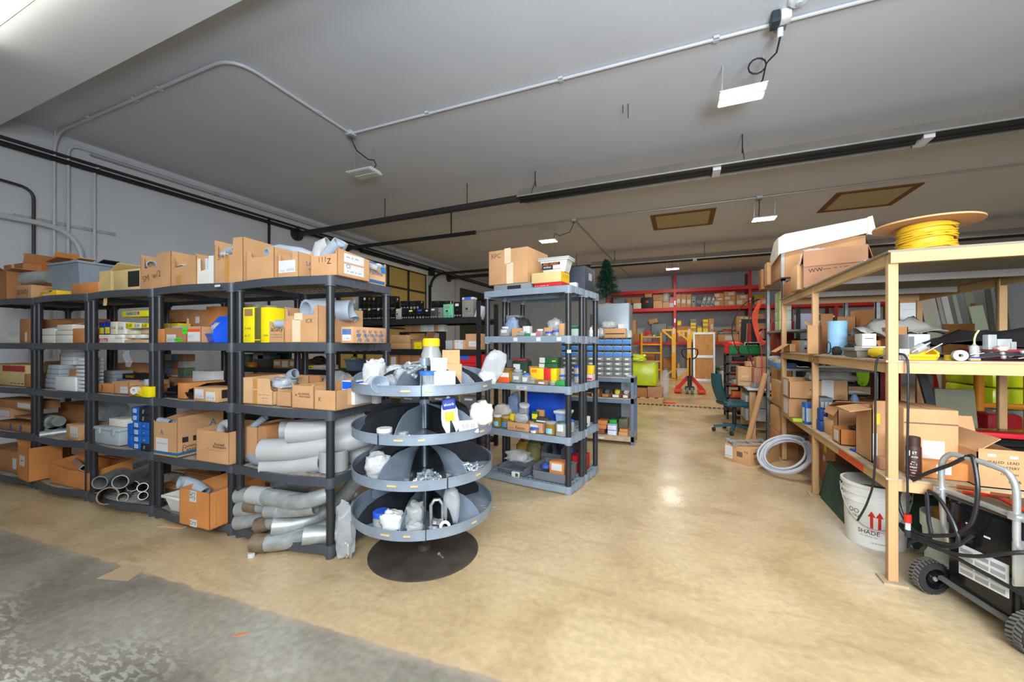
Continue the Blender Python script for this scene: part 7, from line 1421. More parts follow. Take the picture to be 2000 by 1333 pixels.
# desk, chair and cartons
DF = Fr(0, 6.95, 0)
ds = T('desk', 'pale desk with black edge behind the teal office chair', 'desk', (1.0, 6.86, 0)); MB().box(-.1, -.05, .69, 1.3, .95, .72, .01).obj('top', (206, 204, 198), ds); MB().box(-.105, -.055, .672, 1.305, .955, .69).obj('edge', 'ink', ds)
for x, y in ((-.03, 0), (1.25, 0), (-.03, .9), (1.25, .9)): MB().box(x-.04, y-.04, 0, x+.04, y+.04, .672).obj('leg', 'wood', ds)
for z in (.3, .5): MB().box(-.09, .2, z-.1, .3, .7, z+.09, .01).obj('drawer', (196, 196, 190), ds)
ch = T('office_chair', 'teal office chair turned towards the desk', 'chair', (.76, 7.1, 0), 18); MB().box(-.2, -.22, .42, .22, .22, .49, .03).obj('seat', 'teal_plastic', ch)
m = MB(); vs = []
for i in range(9):
    z = .5+.42*i/8; x = -.22-.05*math.sin(i/8*PI)-.09*(i/8)**2
    for j in range(7):
        y = -.2+.4*j/6; vs.append((x+.05*(abs(y)/.2)**2, y*(1-.15*(i/8)), z))
fs = [(i*7+j, i*7+j+1, (i+1)*7+j+1, (i+1)*7+j) for i in range(8) for j in range(6)]; m.add(vs, fs); m.add([(x-.02, y, z) for x, y, z in vs], [tuple(reversed(f)) for f in fs]); m.obj('backrest', 'teal_plastic', ch)
MB().bar((-.15, 0, .44), (-.24, 0, .56), .06, .03).obj('back_arm', 'teal_plastic', ch); MB().cyl((0, 0, .1), (0, 0, .42), .03, n=12).obj('gas_lift', 'black_steel', ch)
for k in range(5):
    a = 2*PI*k/5+.4; q = MB().bar((0, 0, .12), (.29*math.cos(a), .29*math.sin(a), .08), .05, .035).obj('base_arm', 'teal_plastic', ch); MB().cyl((.29*math.cos(a)-.02, .29*math.sin(a), .03), (.29*math.cos(a)+.02, .29*math.sin(a), .03), .03, n=10).obj('caster', 'rubber', q)
def DB(x0, x1, yt, ly, d, label, col='card', up=0, **k): return B(DF, q4, x0, x1, yt, .722+up, ly, d, label, col, top='closed', **k)
DB(1238, 1394, 1010, .25, .25, 'carton with black lettering on the desk beside the tall one', 'card_pale', dec=[('F', .5, .25, .8, .2, None, [('Schneider', .5, .5, 1, 'ink')]), ('F', .5, .5, .5, .12, 'tape', [], 'tape')]); DB(1400, 1530, 1022, .0, .3, 'tall carton on the desk by the steel shelf', 'card_red'); DB(1422, 1530, 912, .05, .25, 'carton stacked on the tall desk carton', 'card', up=DF.z(1480, q4.v(1020), 0)-.72)
DB(1320, 1418, 960, .3, .2, 'flat carton on the black-lettered desk carton', 'card_pale', up=DF.z(1460, q4.v(1008), .25)-.72); solo('outlet_box', MB().box(0, 0, 0, .12, .1, .07, .01), 'galv', 'metal outlet box on the desk front', 'electrical box', (1.0, 6.9, .722), 20)
solo('cardboard_tube', MB().cyl((.84, 6.38, 0.0), (1.06, 6.36, .98), .036, n=18), 'card', 'long cardboard tube leaning against the desk', 'tube')
bx('carton taped shut below the desk beside the steel shelf', (1.06, 6.08, .3), -90+8, .28, .3, .3, 'card', dec=[('F', .5, .5, .5, .1, 'tape_brown', [], 'tape')]); bx('low box carrying the taped carton', (1.06, 6.1, 0), -88, .3, .3, .298, 'card_dark'); bx('upright carton with white tape against the steel shelf foot', (1.1, 5.95, 0), -90, .18, .2, .28, 'card_dark', dec=[('F', .3, .5, .1, 1, 'paper', [], 'tape'), ('F', .75, .5, .1, 1, 'paper', [], 'tape')])
fc = carton_w('carton lying on the floor at the end of the aisle', (.712, 5.18, 0), 47.5, .515, .32, .193, 'card', 'closed', dec=[lab_rect('L', .17, .55, .3, .75, bars(.5, .15, .8)), ('L', .6, .55, .22, .3, 'ink_soft', [], 'print_patch'), ('F', .2, .7, .2, .1, 'ink_soft', [], 'print_patch'), ('F', .52, .75, .14, .4, 'paper', [], 'tape'), ('F', .3, .4, .35, .2, None, [('== == ===', .5, .5, 1, 'ink_soft')]), ('L', .85, .75, .14, .1, None, [('PVB', .5, .5, 1, 'ink')])])
bk = T('steel_bracket', 'galvanised bracket frame lying on the floor carton', 'bracket', fc.matrix_basis @ Vector((.2, .16, .194)), 20)
for a, b in (((-.2, -.08), (.2, -.1)), ((-.18, .1), (.2, .1)), ((-.19, -.08), (-.19, .1)), ((.19, -.1), (.19, .1)), ((.02, -.09), (.02, .1))): MB().bar((*a, .018), (*b, .022), .03, .015).obj('bar', 'galv', bk)
for x, y in ((-.2, -.08), (.2, .1), (-.19, .1)): MB().box(x-.025, y-.02, 0, x+.025, y+.02, .045).obj('clamp', 'galv', bk)
# leaning panels and boards at the far right
RP = Fr(0, 14.2, 0); z9 = Zm(6.06, 1700, 540); RA = ((845, 975, 150, 0, (176, 178, 166)), (948, 1030, 118, .1, (186, 190, 180)), (1050, 1110, 175, .15, (170, 176, 172)), (1112, 1190, 170, .05, (196, 200, 198)), (1250, 1300, 160, .1, (160, 172, 160)), (1330, 1385, 300, .0, (128, 88, 56)), (1400, 1510, 122, .3, (150, 152, 132)), (1515, 1585, 122, .3, (88, 96, 88)), (1430, 1600, 330, -.1, (176, 188, 168)), (1640, 1700, 105, .2, (96, 100, 94)), (1705, 1760, 110, .25, (110, 112, 106)), (1765, 1830, 95, .2, (140, 146, 142)))
rl = ('leftmost pale', 'second tall pale', 'narrow grey', 'broad light grey', 'thin greenish', 'short brown', 'olive ribbed', 'dark ribbed', 'broad greenish low', 'dark slatted', 'grey slatted', 'rightmost light')
for (x0, x1, y, dy, m), nm in zip(RA, rl):
    u0, u1 = z9.u(x0), z9.u(x1); a, b = RP.x(u0, dy), RP.x(u1, dy); zt = RP.z(u0, z9.v(y), dy)
    solo('panel_offcut', MB().box(0, 0, 0, b-a, .03, zt), m, nm+' panel leaning in the rack of offcuts at the far right', 'panel', (a, 14.2+dy, 0), rot=(-6, -7 if m[1] > 150 else -2, 0))
solo('panel_rail', MB().box(5.2, 15.0, 1.6, 10.9, 15.06, 1.7), 'dark_iron', 'dark rail behind the leaning panels at the far right', 'rail'); bx('brown sheet standing below the leaning panels', (RP.x(z9.u(850), -.15), 14.0, 0), 0, .6, .03, 1.9, 'brown_wood')
# ================= wooden bench shelves at the right and what lies on them =================
W = Fr(1.10, 5.66, -90); V = Fr(1.10, 2.97, 0); WZ = [.61, 1.29, 1.92]; c5 = Zm(4.597, 1400, 430); c8 = Zm(2.338, 1580, 700); c6x = Zm(4, 1500, 230)
ws = T('wooden_shelf', 'big timber shelf bench with three plywood decks at the right', 'shelf', (1.10, 2.97, 0)); WD, WL = 1.26, 2.68
for x, y in ((0, 0), (0, 1.44), (0, WL-.04), (WD-.045, 0), (WD-.045, 1.44), (WD-.045, WL-.04)): MB().box(x, y, .012, x+.046, y+.04, WZ[2]-.016, .003).obj('post', 'wood', ws)
for x, y in ((0, 0), (0, 1.44)): MB().box(x-.03, y-.03, 0, x+.08, y+.08, .012).obj('foot_pad', 'ply_dusty', ws)
for i, z in enumerate(WZ):
    t = z-.013; h = .062 if i else .06
    for y in (-.0, WL-.04): MB().box(.046 if i < 2 else 0, y+(.002 if i < 2 else -.03), t-h, WD-.045 if i < 2 else WD, y+.036 if i < 2 else y+.005, t).obj('rail', 'wood_x', ws)
    for x in (0.002, WD-.04):
        for y0, y1 in ((.04, 1.44), (1.48, WL-.04)): MB().box(x, y0, t-h, x+.036, y1, t).obj('rail', 'wood_y', ws)
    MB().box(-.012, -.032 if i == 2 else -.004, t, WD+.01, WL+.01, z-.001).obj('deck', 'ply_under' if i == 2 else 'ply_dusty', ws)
    if i == 2:
        for y in (.95, 1.95): MB().box(.05, y, t-.05, WD-.05, y+.04, t).obj('joist', 'alu_dull', ws)
deco(ws, WD, WL, 1.29, [('L', .47, .966, .11, .03, None, [('SULATN', .5, .5, 1, 'ink_soft')])])
wz = [z+.001 for z in WZ]
def WB(zm, x0, x1, yt, lv, ly, d, label, col='card', **k): return B(W, zm, x0, x1, yt, wz[lv]+k.pop('up', 0), ly, d, label, col, **k)
def VB(zm, x0, x1, yt, lv, ly, d, label, col='card', **k): return B(V, zm, x0, x1, yt, wz[lv]+k.pop('up', 0), ly, d, label, col, **k)
# top deck
carton_w('open carton with black burst print and folded flap, overhanging the bench top', (1.075, 4.62, wz[2]), -16, .47, .3, .35, 'card_red', flaps={'F': (.15, 174), 'R': (.12, 165), 'L': (.12, 168)}, dec=[('F', .4, .48, .62, .12, None, [('WW~~ ~ - --', .5, .5, 1, 'ink', 4)])])
WB(c5, 662, 722, 420, 2, -.05, .3, 'carton end left of the burst-printed one on the bench top', 'card_pale', top='closed'); WB(c5, 592, 660, 560, 2, .02, .3, 'brown carton at the far end of the bench top', 'card_dark', top='closed'); bag('clear bag peeping behind the burst-printed carton', (1.3, 5.15, wz[2]), .3, .2, .44, 151, 'clear_dusty')
V2 = Fr(1.10, 4.6, 0); bx('long low carton behind the spool on the bench top', (1.36, 4.55, wz[2]), 0, .9, .4, .12, 'card'); bx('second long carton stacked behind the spool', (1.40, 4.6, wz[2]+.122), 0, .85, .35, .12, 'card')
solo('tarp_edge', MB().box(0, 0, 0, .5, .35, .01), 'white_bag', 'white sheet showing at the bench top edge', 'sheet', (1.1, 3.3, wz[2]), 88-90)
sp_ = T('wire_spool', 'cardboard spool of yellow cable on the bench corner', 'cable spool', (1.375, 3.235, wz[2])); fl_ = lambda z, r: MB().lathe([(r, z), (r, z+.01), (.03, z+.01)], 44).obj('flange', 'card', sp_)
fl_(0, .24); fl_(.185, .245); cm_ = MB(); rn2 = random.Random(5)
cm_.lathe([(.11, .01), (.118, .05), (.116, .1), (.12, .15), (.112, .185)], 32); hp = []
for i in range(340):
    a = i*2*PI/20; k = i/340; z = .022+.15*(.5-.5*math.cos(k*PI*5)); r = .125+.01*rn2.random(); hp.append((r*math.cos(a), r*math.sin(a), z))
cm_.tube(hp, .0055, 6); cm_.obj('yellow_cable', (216, 170, 36), sp_)
# middle deck, long side
def YB_(Y, u0, u1, vt, z0, d, label, col='card', **k): return B(Fr(1.10, Y, 0), PX, u0, u1, vt, z0, 0, d, label, col, **k)
m_ = wz[1]
YB_(5.25, 1541, 1563, 672, m_, .25, 'open carton with a loose flap at the far end of the middle deck', flaps={'L': (.16, 125)}); YB_(5.0, 1567, 1582, 665, m_, .12, 'grey double outlet boxes stacked on the middle deck', (150, 158, 160), top='closed', dec=[('F', .5, .35, .5, .12, 'ink', [], 'knockout'), ('F', .5, .75, .5, .3, 'paper', [], 'label_face')])
carton_w('upright open brown carton beside the blue roll', (1.045, 4.36, m_), -24, .085, .13, .26, 'card', flaps={'L': (.05, 30)}); YB_(5.12, 1560, 1582, 668, m_, .3, 'carton under the grey translucent tub', 'card_dark', top='closed', h=.13)
tote('grey translucent tub tilted on a carton on the middle deck', (1.17, 5.0, m_+.155), 0, .34, .3, .19, (150, 150, 142), .12, rot=(0, 7, -12))
o = T('paper_roll', 'tall pale blue paper towel roll standing on the middle deck', 'paper roll', (1.215, 4.18, m_)); MB().pipe([(0, 0, 0), (0, 0, .285)], .066, .02, 28).obj('roll', (150, 196, 226), o)
YB_(4.95, 1603, 1627, 613, m_, .2, 'carton behind the blue paper roll', 'card_dark', top='closed'); YB_(4.9, 1634, 1672, 619, m_, .3, 'larger carton right behind the blue paper roll', 'card_dark')
crumple('grey paper sheets heaped on the middle deck', (1.52, 4.1, m_+.1), .5, .45, .26, 14, (176, 170, 160), 'paper_heap', 'paper'); bx('carton hidden under the grey paper heap', (1.32, 4.02, m_), 0, .4, .3, .12, 'card_dark'); bag('crumpled black and grey bag by the paper heap', (1.29, 3.92, m_), .18, .14, .11, 153, 'rubber')
YB_(3.72, 1683, 1733, 671, m_, .2, 'flat white box under a smaller one on the middle deck', 'card_white', top='closed', h=.075); YB_(3.74, 1684, 1712, 652, m_+.077, .14, 'small white box with black line on the flat white box', 'card_white', top='closed', dec=[('F', .5, .6, .6, .05, 'ink', [], 'print_band')])
a = Fr(1.1, 3.72, 0); x0 = 1.1+a.x(1643, 0); tote('low grey open tray on the middle deck edge', (x0, 3.44, m_), 0, .2, .24, .065, (128, 124, 112), .04, name='tray', cat='tray')
YB_(4.3, 1712, 1734, 638, m_, .3, 'carton with torn plastic behind the timber post', 'card_dark', top='closed'); YB_(5.1, 1676, 1690, 637, m_, .2, 'brown carton behind the grey paper heap', 'card_dark', top='closed')
bag('bright yellow bag beside the timber post, middle deck', (1.2, 3.3, wz[1]), .13, .22, .07, 155, (240, 206, 6), jit=.5); solo('cord_loop', MB().tube([(0, .05*math.cos(a*PI/8), .06+.05*math.sin(a*PI/8)) for a in range(16)], .004, 6, True), 'cord', 'black wire loop at the foot of the blue roll', 'wire', (1.12, 4.06, wz[1])); bag('small black cable bunch by the blue roll', (1.15, 3.98, wz[1]), .06, .07, .07, 156, 'rubber')
# middle deck, near end
jb2 = V.x(z9.u(340), .02); bx('cloudy plastic box with green lid beside the timber post', V.w(jb2, .02, wz[1]), 0, V.x(z9.u(470), .02)-jb2, .2, .065, 'clear_dusty', dec=[('T', .5, .5, 1, 1, (60, 90, 80), [], 'lid')])
a = V.x(z9.u(470), .0); yb2 = bin_open('yellow stacking bin with a tube in it on the middle deck', V.w(a, .02, wz[1]), 0, V.x(z9.u(812), .02)-a, .13, .062, (246, 190, 10), low=.6); o = T('sealant_tube', 'white tube lying in the yellow stacking bin', 'tube', V.w(a+.05, .08, wz[1]+.05), rot=(0, 65, 30)); MB().lathe([(.022, 0), (.024, .06), (.008, .07), (.003, .12)], 14).obj('tube_body', 'pvc_pale', o)
for i in range(2): solo('cable_tie', MB().bar((0, 0, 0), (.07, .0, .05), .004), 'paper', ('left', 'right')[i]+' white cable tie sticking out of the yellow bin', 'tie', V.w(a+.02+.06*i, .03, wz[1]+.045))
spool('white-edged tape roll facing the camera on the middle deck', V.w(V.x(z9.u(1080), .0), .0+.03, wz[1]+.029), 0, .029, .045, (230, 228, 222), .35, rot=(90, 0, -12)); spool('yellow tape roll behind the white-edged one', V.w(V.x(z9.u(1000), .06), .09, wz[1]), 20, .03, .03, (214, 180, 40), .5)
bt = T('oil_bottle', 'small clear bottle with bent plastic tube on the middle deck', 'bottle', V.w(V.x(z9.u(1245), .06), .07, wz[1]+.02)); MB().lathe([(.019, 0), (.02, .045), (.018, .06), (.006, .07), (.006, .075)], 18).obj('bottle_body', 'clear_dusty', bt); MB().tube([(0, 0, .07), (.0, 0, .1), (.006, 0, .125), (.018, 0, .148)], .0045, 8).obj('spout_tube', (206, 190, 130), bt); MB().lathe([(.017, .003), (.017, .022), (0, .022)], 14).obj('contents', (206, 160, 120), bt)
bx('blue strip box under the small clear bottle', V.w(V.x(z9.u(1190), .03), .04, wz[1]), 0, .045, .08, .018, (20, 70, 200)); bx('wooden brush handle before the blue strip box', V.w(V.x(z9.u(1195), .0), .005, wz[1]), 8, .045, .02, .014, 'card')
crumple('black plastic sheet heaped at the back of the middle deck', V.w(.95, .75, wz[1]), 1.0, .8, .26, 21, 'rubber', 'plastic_sheet', 'sheet'); crumple('black and silver wiring parts spread at the right of the middle deck', V.w(.62, .22, wz[1]), .5, .3, .07, 25, (60, 58, 58), 'parts_heap', 'parts')
for i in range(26): solo('steel_ball', MB().ell((0, 0, 0), .012, .012, .012, 10, 6) if i == 0 else MB().ell((0, 0, 0), .012, .012, .012, 10, 6), 'zinc', 'round silver knob in the heap at the right of the middle deck', 'knob', V.w(.4+random.random()*.34, .06+.16*random.random(), wz[1]+.02+.035*random.random()), group='silver knobs on the middle deck')
for i in range(14): solo('steel_strip', MB().bar((0, 0, 0), (.05, .0, .01), .008, .003), random.choice(['alu', 'ink', 'ink', 'paper']), 'loose thin strip among the parts right of the bottle', 'strip', V.w(.31+random.random()*.3, .02+.14*random.random(), wz[1]+.006+.03*random.random()), random.uniform(-40, 60), group='loose strips on the middle deck')
for i, (x0, x1, y, lb) in enumerate(((1395, 1500, 690, 'square clear bottle on the parts heap'), (1505, 1680, 742, 'long clear box on the parts heap'), (1640, 1735, 775, 'small clear box at the right of the parts heap'))): bx(lb, V.w(V.x(z9.u(x0), .2), .2, wz[1]+.06), 0, V.x(z9.u(x1), .2)-V.x(z9.u(x0), .2), .05, max(.02, V.z(z9.u(x0), z9.v(y), .2)-wz[1]-.06), 'clear_dusty')
bag('pink cloth scrap on the parts heap', V.w(V.x(z9.u(1585), .15), .17, wz[1]+.05), .05, .04, .03, 161, (206, 170, 156)); bx('red tool box at the right end of the middle deck', V.w(.55, .34, wz[1]), 0, .3, .2, .06, (150, 30, 36))
VB(z9, 345, 540, 290, 1, 1.3, .3, 'tall carton with white sheet on its front, back of the middle deck', 'card_dark', top='closed', dec=[lab_rect('F', .5, .65, .95, .62, [('--- ----', .5, .8, .6, 'ink_soft')])]); VB(z9, 450, 710, 685, 1, .7, .2, 'grey box with pale label, back of the middle deck', (196, 196, 192), top='closed', dec=[('F', .14, .5, .25, .8, (110, 112, 112), [], 'print_patch')]); VB(z9, 230, 445, 600, 1, .9, .2, 'open brown carton behind the timber post, middle deck', 'card_dark')
# cord hanging over the rail by the post
hc = MB(); hc.tube(spline([(1.02, 3.16, .27), (1.055, 3.11, .42), (1.065, 3.05, .62), (1.062, 3.03, 1.1), (1.065, 3.03, 1.25), (1.08, 3.02, 1.31), (1.14, 3.0, 1.325), (1.168, 2.95, 1.312), (1.172, 2.93, 1.2), (1.168, 2.93, .75), (1.17, 2.93, .42)]), .006, 8); hcord = solo('electric_cable', hc, 'cord', 'black cord looped over the middle rail at the near timber post', 'cord')
cp_ = T('cord_plug', 'red and white cord plug hanging below the lower deck', 'plug', (1.17, 2.93, .36)); MB().cyl((0, 0, .02), (0, 0, .065), .016, n=12).obj('red_sleeve', 'red_paint', cp_); MB().cyl((0, 0, -.02), (0, 0, .02), .012, n=12).obj('white_sleeve', 'paper', cp_); MB().cyl((0, 0, -.06), (0, 0, -.02), .014, n=12).obj('black_socket', 'rubber', cp_)
# lower deck, long side
l_ = wz[0]; LB = [lab_rect('L', .5, .5, .6, .8)]
YB_(5.02, 1541, 1576, 778, l_, .3, 'carton with white label under the long one, far end of lower deck', top='closed', dec=LB, h=.2); o = YB_(4.98, 1541, 1657, 742, l_+.202, .3, 'long open carton with a printed white sheet, lower deck', prof={'F': [(0, .85), (.3, .9), (1, 1)]}, dec=[lab_rect('F', .66, .5, .2, .96, [('--~~', .6, .92, .5, 'ink'), ('WILL CALL', .5, .1, .9, 'ink')]), ('F', .42, .5, .16, .4, None, [('wuki', .5, .5, .9, 'ink')]), lab_rect('L', .5, .5, .5, .8)])
bx('support carton hidden under the long open one', (1.45, 5.0, l_), 0, .6, .28, .2, 'card_dark'); bag('bubble film heaped in the long open carton', (1.42, 5.12, l_+.36), .42, .2, .12, 171, 'clear_dusty')
YB_(4.72, 1549, 1571, 806, l_, .06, 'thin lime green box at the deck edge', (170, 200, 40), top='closed', h=.03); YB_(4.62, 1573, 1588, 789, l_, .13, 'blue box with white label left of the second post', (24, 96, 186), top='closed', dec=[lab_rect('F', .5, .45, .7, .65), lab_rect('L', .5, .45, .6, .65)]); YB_(4.32, 1602, 1617, 800, l_+.092, .12, 'dark blue box right of the second post, upper', (10, 70, 150), top='closed', dec=[('F', .6, .7, .4, .3, None, [('@', .5, .5, .8, 'ink_white')])]); YB_(4.3, 1602, 1621, 818, l_, .14, 'dark blue box right of the second post, lower', (10, 70, 150), top='closed', h=.088, dec=[('F', .7, .5, .4, .5, None, [('@', .5, .5, .8, 'ink_white')])])
YB_(4.66, 1601, 1627, 778, l_, .2, 'tray of small clear packets behind the dark blue boxes', (120, 124, 128), top='closed', dec=[('F', .2+.3*i, .3+.4*j, .22, .3, 'paper', [], 'packet_face') for i in range(3) for j in range(2)]); bag('blue-grey film roll standing behind the dark blue boxes', (1.47, 4.62, l_), .07, .07, .3, 173, (110, 130, 160), jit=.3)
YB_(4.02, 1636, 1697, 802, l_, .24, 'open-topped carton with folded lid, middle of lower deck', flaps={'B': (.2, -72), 'L': (.06, 150)}); YB_(4.12, 1623, 1633, 822, l_, .2, 'pale carton end beside the low brown carton', 'card_pale', top='closed'); YB_(3.78, 1641, 1685, 841, l_, .17, 'low brown open carton with black mask parts, deck edge', 'card_orange', dec=[lab_rect('L', .5, .5, .5, .7)]); bag('black glossy parts in the low brown carton', (1.27, 3.86, l_+.05), .16, .1, .09, 175, 'gloss_black')
YB_(3.68, 1684, 1702, 808, l_, .12, 'kraft paper bag with red letters, lower deck', 'card_dark', top='closed', dec=[('F', .5, .5, .75, .2, None, [('CE', .5, .5, .8, 'ink_red')])]); YB_(3.3, 1703, 1734, 800, l_, .26, 'tall open carton with spread flap beside the kraft bag', flaps={'L': (.12, 102), 'F': (.06, 15)}, dec=[('F', .3, .82, .4, .2, (230, 200, 30), [], 'print_patch'), lab_rect('F', .2, .3, .3, .5)]); YB_(3.14, 1718, 1745, 886, l_, .06, 'small low carton at the deck edge by the post', 'card_red', top='closed', h=.07)
solo('utility_tool', MB().box(-.05, -.012, 0, .05, .012, .012, .003).bar((-.04, 0, .006), (.03, .03, .006), .02, .012), (20, 70, 200), 'blue plastic tool lying on the deck edge', 'tool', (1.16, 3.6, wz[0]), 80)
bx('orange-red tape stuck along the lower rail', W.w(W.x(c6.u(1042), -.01), -.0, .542), -90, W.x(c6.u(1252), -.0)-W.x(c6.u(1042), -.0), .002, .055, (240, 84, 20), name='tape_strip', cat='tape', bev=0)
# lower deck, near end
VB(c8, 432, 684, 235, 0, .16, .32, 'large taped carton with paper label behind the spray can', 'card', top='closed', dec=[lab_rect('F', .55, .32, .4, .4, bars(.6, .2, .5)), ('F', .5, .78, .98, .02, 'ink_soft', [], 'flap_seam'), ('F', .12, .22, .2, .25, 'paper')])
sc_ = T('spray_can', 'brown spray can with white lettering on the lower deck', 'spray can', V.w(V.x(c8.u(484), .03), .045, wz[0])); rc = .033; hh = V.z(c8.u(484), c8.v(360), .03)-wz[0]
MB().lathe([(rc*.96, 0), (rc, .005), (rc, hh*.76), (rc*.86, hh*.79)], 28).obj('can_body', (66, 34, 26), sc_); MB().lathe([(rc*.9, hh*.79), (rc*.9, hh*.985), (rc*.8, hh), (0, hh)], 28).obj('cap', (60, 36, 28), sc_)
def cyl_text(par, r, z, st, wdt, m, face_a, hmax=None):
    vs, fs, x0, x1, y0, y1 = text_geo(st); k = wdt/(x1-x0)
    if hmax and (y1-y0)*k > hmax: k = hmax/(y1-y0)
    t = MB(); t.add([(r*math.cos(face_a+((v.x-(x0+x1)/2)*k)/r), r*math.sin(face_a+((v.x-(x0+x1)/2)*k)/r), z+(v.y-y0)*k) for v in vs], fs); t.obj('lettering', m, par)
fa = math.atan2(-3.0, -1.26)
for st, zf_, wd_ in (('1', .55, .008), ('ST', .60, .02), ('AYD', .51, .028)): cyl_text(sc_, rc+.0006, hh*zf_, st, wd_ if st != '1' else .01, 'ink_white', fa+(.14 if st != '1' else -.5), .03 if st == '1' else .016)
for i, (st, wd_) in enumerate((('PINA', .016), ('4 - 1', .028), ('SPRAY', .032), ('SILICONE', .028), ('FREE', .016), ('= == === ==', .036))): cyl_text(sc_, rc+.0006, hh*(.4-.065*i), st, wd_, 'ink_white', fa)
wb_ = T('timber_block', 'split timber block with torn label on the lower deck', 'timber', V.w(V.x(c8.u(520), .06), .07, wz[0])); bw_ = V.x(c8.u(742), .06)-V.x(c8.u(520), .06); MB().box(0, 0, 0, bw_, .08, .1, .012).obj('block', 'card_orange', wb_); MB().box(bw_*.3, -.001, .03, bw_*.62, 0, .085).obj('paper_label', 'paper', wb_)
VB(c8, 768, 1010, 385, 0, -.0, .4, 'carton lettered SEALED LEAD ACID BATTERY on the lower deck', 'card', h=.19, flaps={'F': (.02, 10), 'B': (.14, 20), 'L': (.12, -50)}, dec=[('F', .5, .74, .6, .1, None, [('SEALED  LEAD', .5, .5, 1, 'ink')]), ('F', .5, .6, .62, .1, None, [('ACID BATTERY', .5, .5, 1, 'ink')]), ('F', .62, .42, .32, .07, None, [('12V/17AH', .5, .5, 1, 'ink')]), ('F', .72, .22, .3, .1, None, [('@  &', .5, .5, .8, 'ink')]), ('F', .28, .92, .16, .07, 'paper'), ('F', .7, .9, .16, .07, 'paper'), ('L', .4, .55, .5, .2, None, [('ORANGE', .5, .5, 1, 'ink')])])
for i in range(4): bx('%s flat black case from the bottom behind the battery carton' % col_w(i), V.w(.42+.02*i, .45, wz[0]+.045*i), 3*i, .8, .4, .043, 'gloss_black')
bx('red lid on the pile of black cases', V.w(.6, .5, wz[0]+.185), 0, .3, .1, .03, (190, 20, 34))
# under the bench
gp = tote('upside-down dark green planter tub under the bench', (1.2, 4.32, 0), -90, .75, .5, .34, 'green_dusty', -.1, name='planter_tub', cat='tub'); gp.location = (1.2, 4.36, 0); MB().box(.0, -.0, .335, .75, .5, .345, .004).obj('tub_bottom', (84, 88, 84), gp); MB().box(-.04, -.04, 0, .79, .54, .03, .01).obj('flange', 'green_dusty', gp)
for k in range(4): MB().box(.08+.17*k, -.035, .03, .1+.17*k, .0, .12).obj('rib', 'green_dusty', gp)
pb = T('paint_pail', 'white pail printed with red arrows under the bench', 'bucket', (1.245, 3.56, 0)); pb.scale = (1.15, 1.15, 1.15); r0, r1, ph = .135, .155, .37
MB().lathe([(r0, 0), (r0+.004, .01), (.148, .255), (.156, .257), (.156, .272), (.149, .274), (.15, .3), (.158, .302), (.158, .315), (.151, .317), (.153, .35), (.163, .352), (.163, .37), (.15, .37), (.146, .3), (r0-.006, .01), (0, .01)], 44).obj('pail_body', 'bucket_white', pb)
pa = math.atan2(-3.56, -1.22); rr_ = .1475
def parrow(da):
    a = MB()
    def P(x, z): t = pa+da+x/rr_; r = r0+.0045+(.148-r0-.004)*(z/.255); return (r*math.cos(t)*1.004, r*math.sin(t)*1.004, z)
    a.add([P(-.007, .12), P(.007, .12), P(.007, .19), P(-.007, .19)], [(0, 1, 2, 3)]); a.add([P(-.018, .19), P(.018, .19), P(0, .225)], [(0, 1, 2)]); a.obj('red_arrow', 'red_paint', pb)
parrow(-.1); parrow(.14)
def ptext(st, z, w, m, da, h=None): cyl_text(pb, r0+.0062+(.148-r0-.004)*((z+.015)/.255), z, st, w, m, pa+da, h)
ptext('____', .108, .085, 'red_paint', .02); ptext('SHADE', .085, .1, 'ink', -.2); ptext('ULTRA', .165, .07, 'ink_green', -.7); ptext('OO', .19, .06, 'ink_green', -.7); ptext('== ==== ==', .07, .08, 'ink_soft', -.2); ptext('ULTRA EASY', .035, .06, 'ink_green', .1); ptext('[====]', .05, .05, 'ink', .6); ptext('[====]', .08, .05, 'ink', .6); ptext('(X)', .12, .05, 'ink', .6); ptext('[====]', .17, .05, 'ink_soft', .6)
MB().tube([(.16*math.cos(pa+a)*1.02, .16*math.sin(pa+a)*1.02, .335-.21*math.cos(a*PI/3.0)*(1 if abs(a) < 1.5 else 0)) for a in [-1.5+.2*i for i in range(16)]], .003, 6).obj('bail_handle', 'steel', pb)
pb2 = T('pail', 'pale green-stained pail with yellow rag behind the near timber post', 'bucket', (1.5, 3.2, 0)); MB().lathe([(.13, 0), (.146, .27), (.155, .28), (.156, .36), (.148, .36), (.125, .01), (0, .01)], 40).obj('pail_body', (206, 216, 204), pb2); bag('dark yellow rag in the green-stained pail', (1.5, 3.18, .24), .2, .2, .17, 181, (190, 140, 40)); 
bx('tall brown carton with yellow label under the bench', (1.3, 4.95, 0), -90, .42, .5, .5, 'card_dark', dec=[('F', .35, .72, .16, .16, (240, 210, 10), [], 'sticker'), lab_rect('F', .25, .5, .16, .1)]); bx('second brown carton under the far end of the bench', (1.35, 5.55, 0), -90, .5, .5, .38, 'card_dark'); bx('white box deep under the bench', (1.75, 3.6, 0), 0, .35, .5, .42, 'card_white'); bx('brown carton deep under the bench by the pails', (1.75, 4.2, 0), 0, .4, .4, .46, 'card_dark')
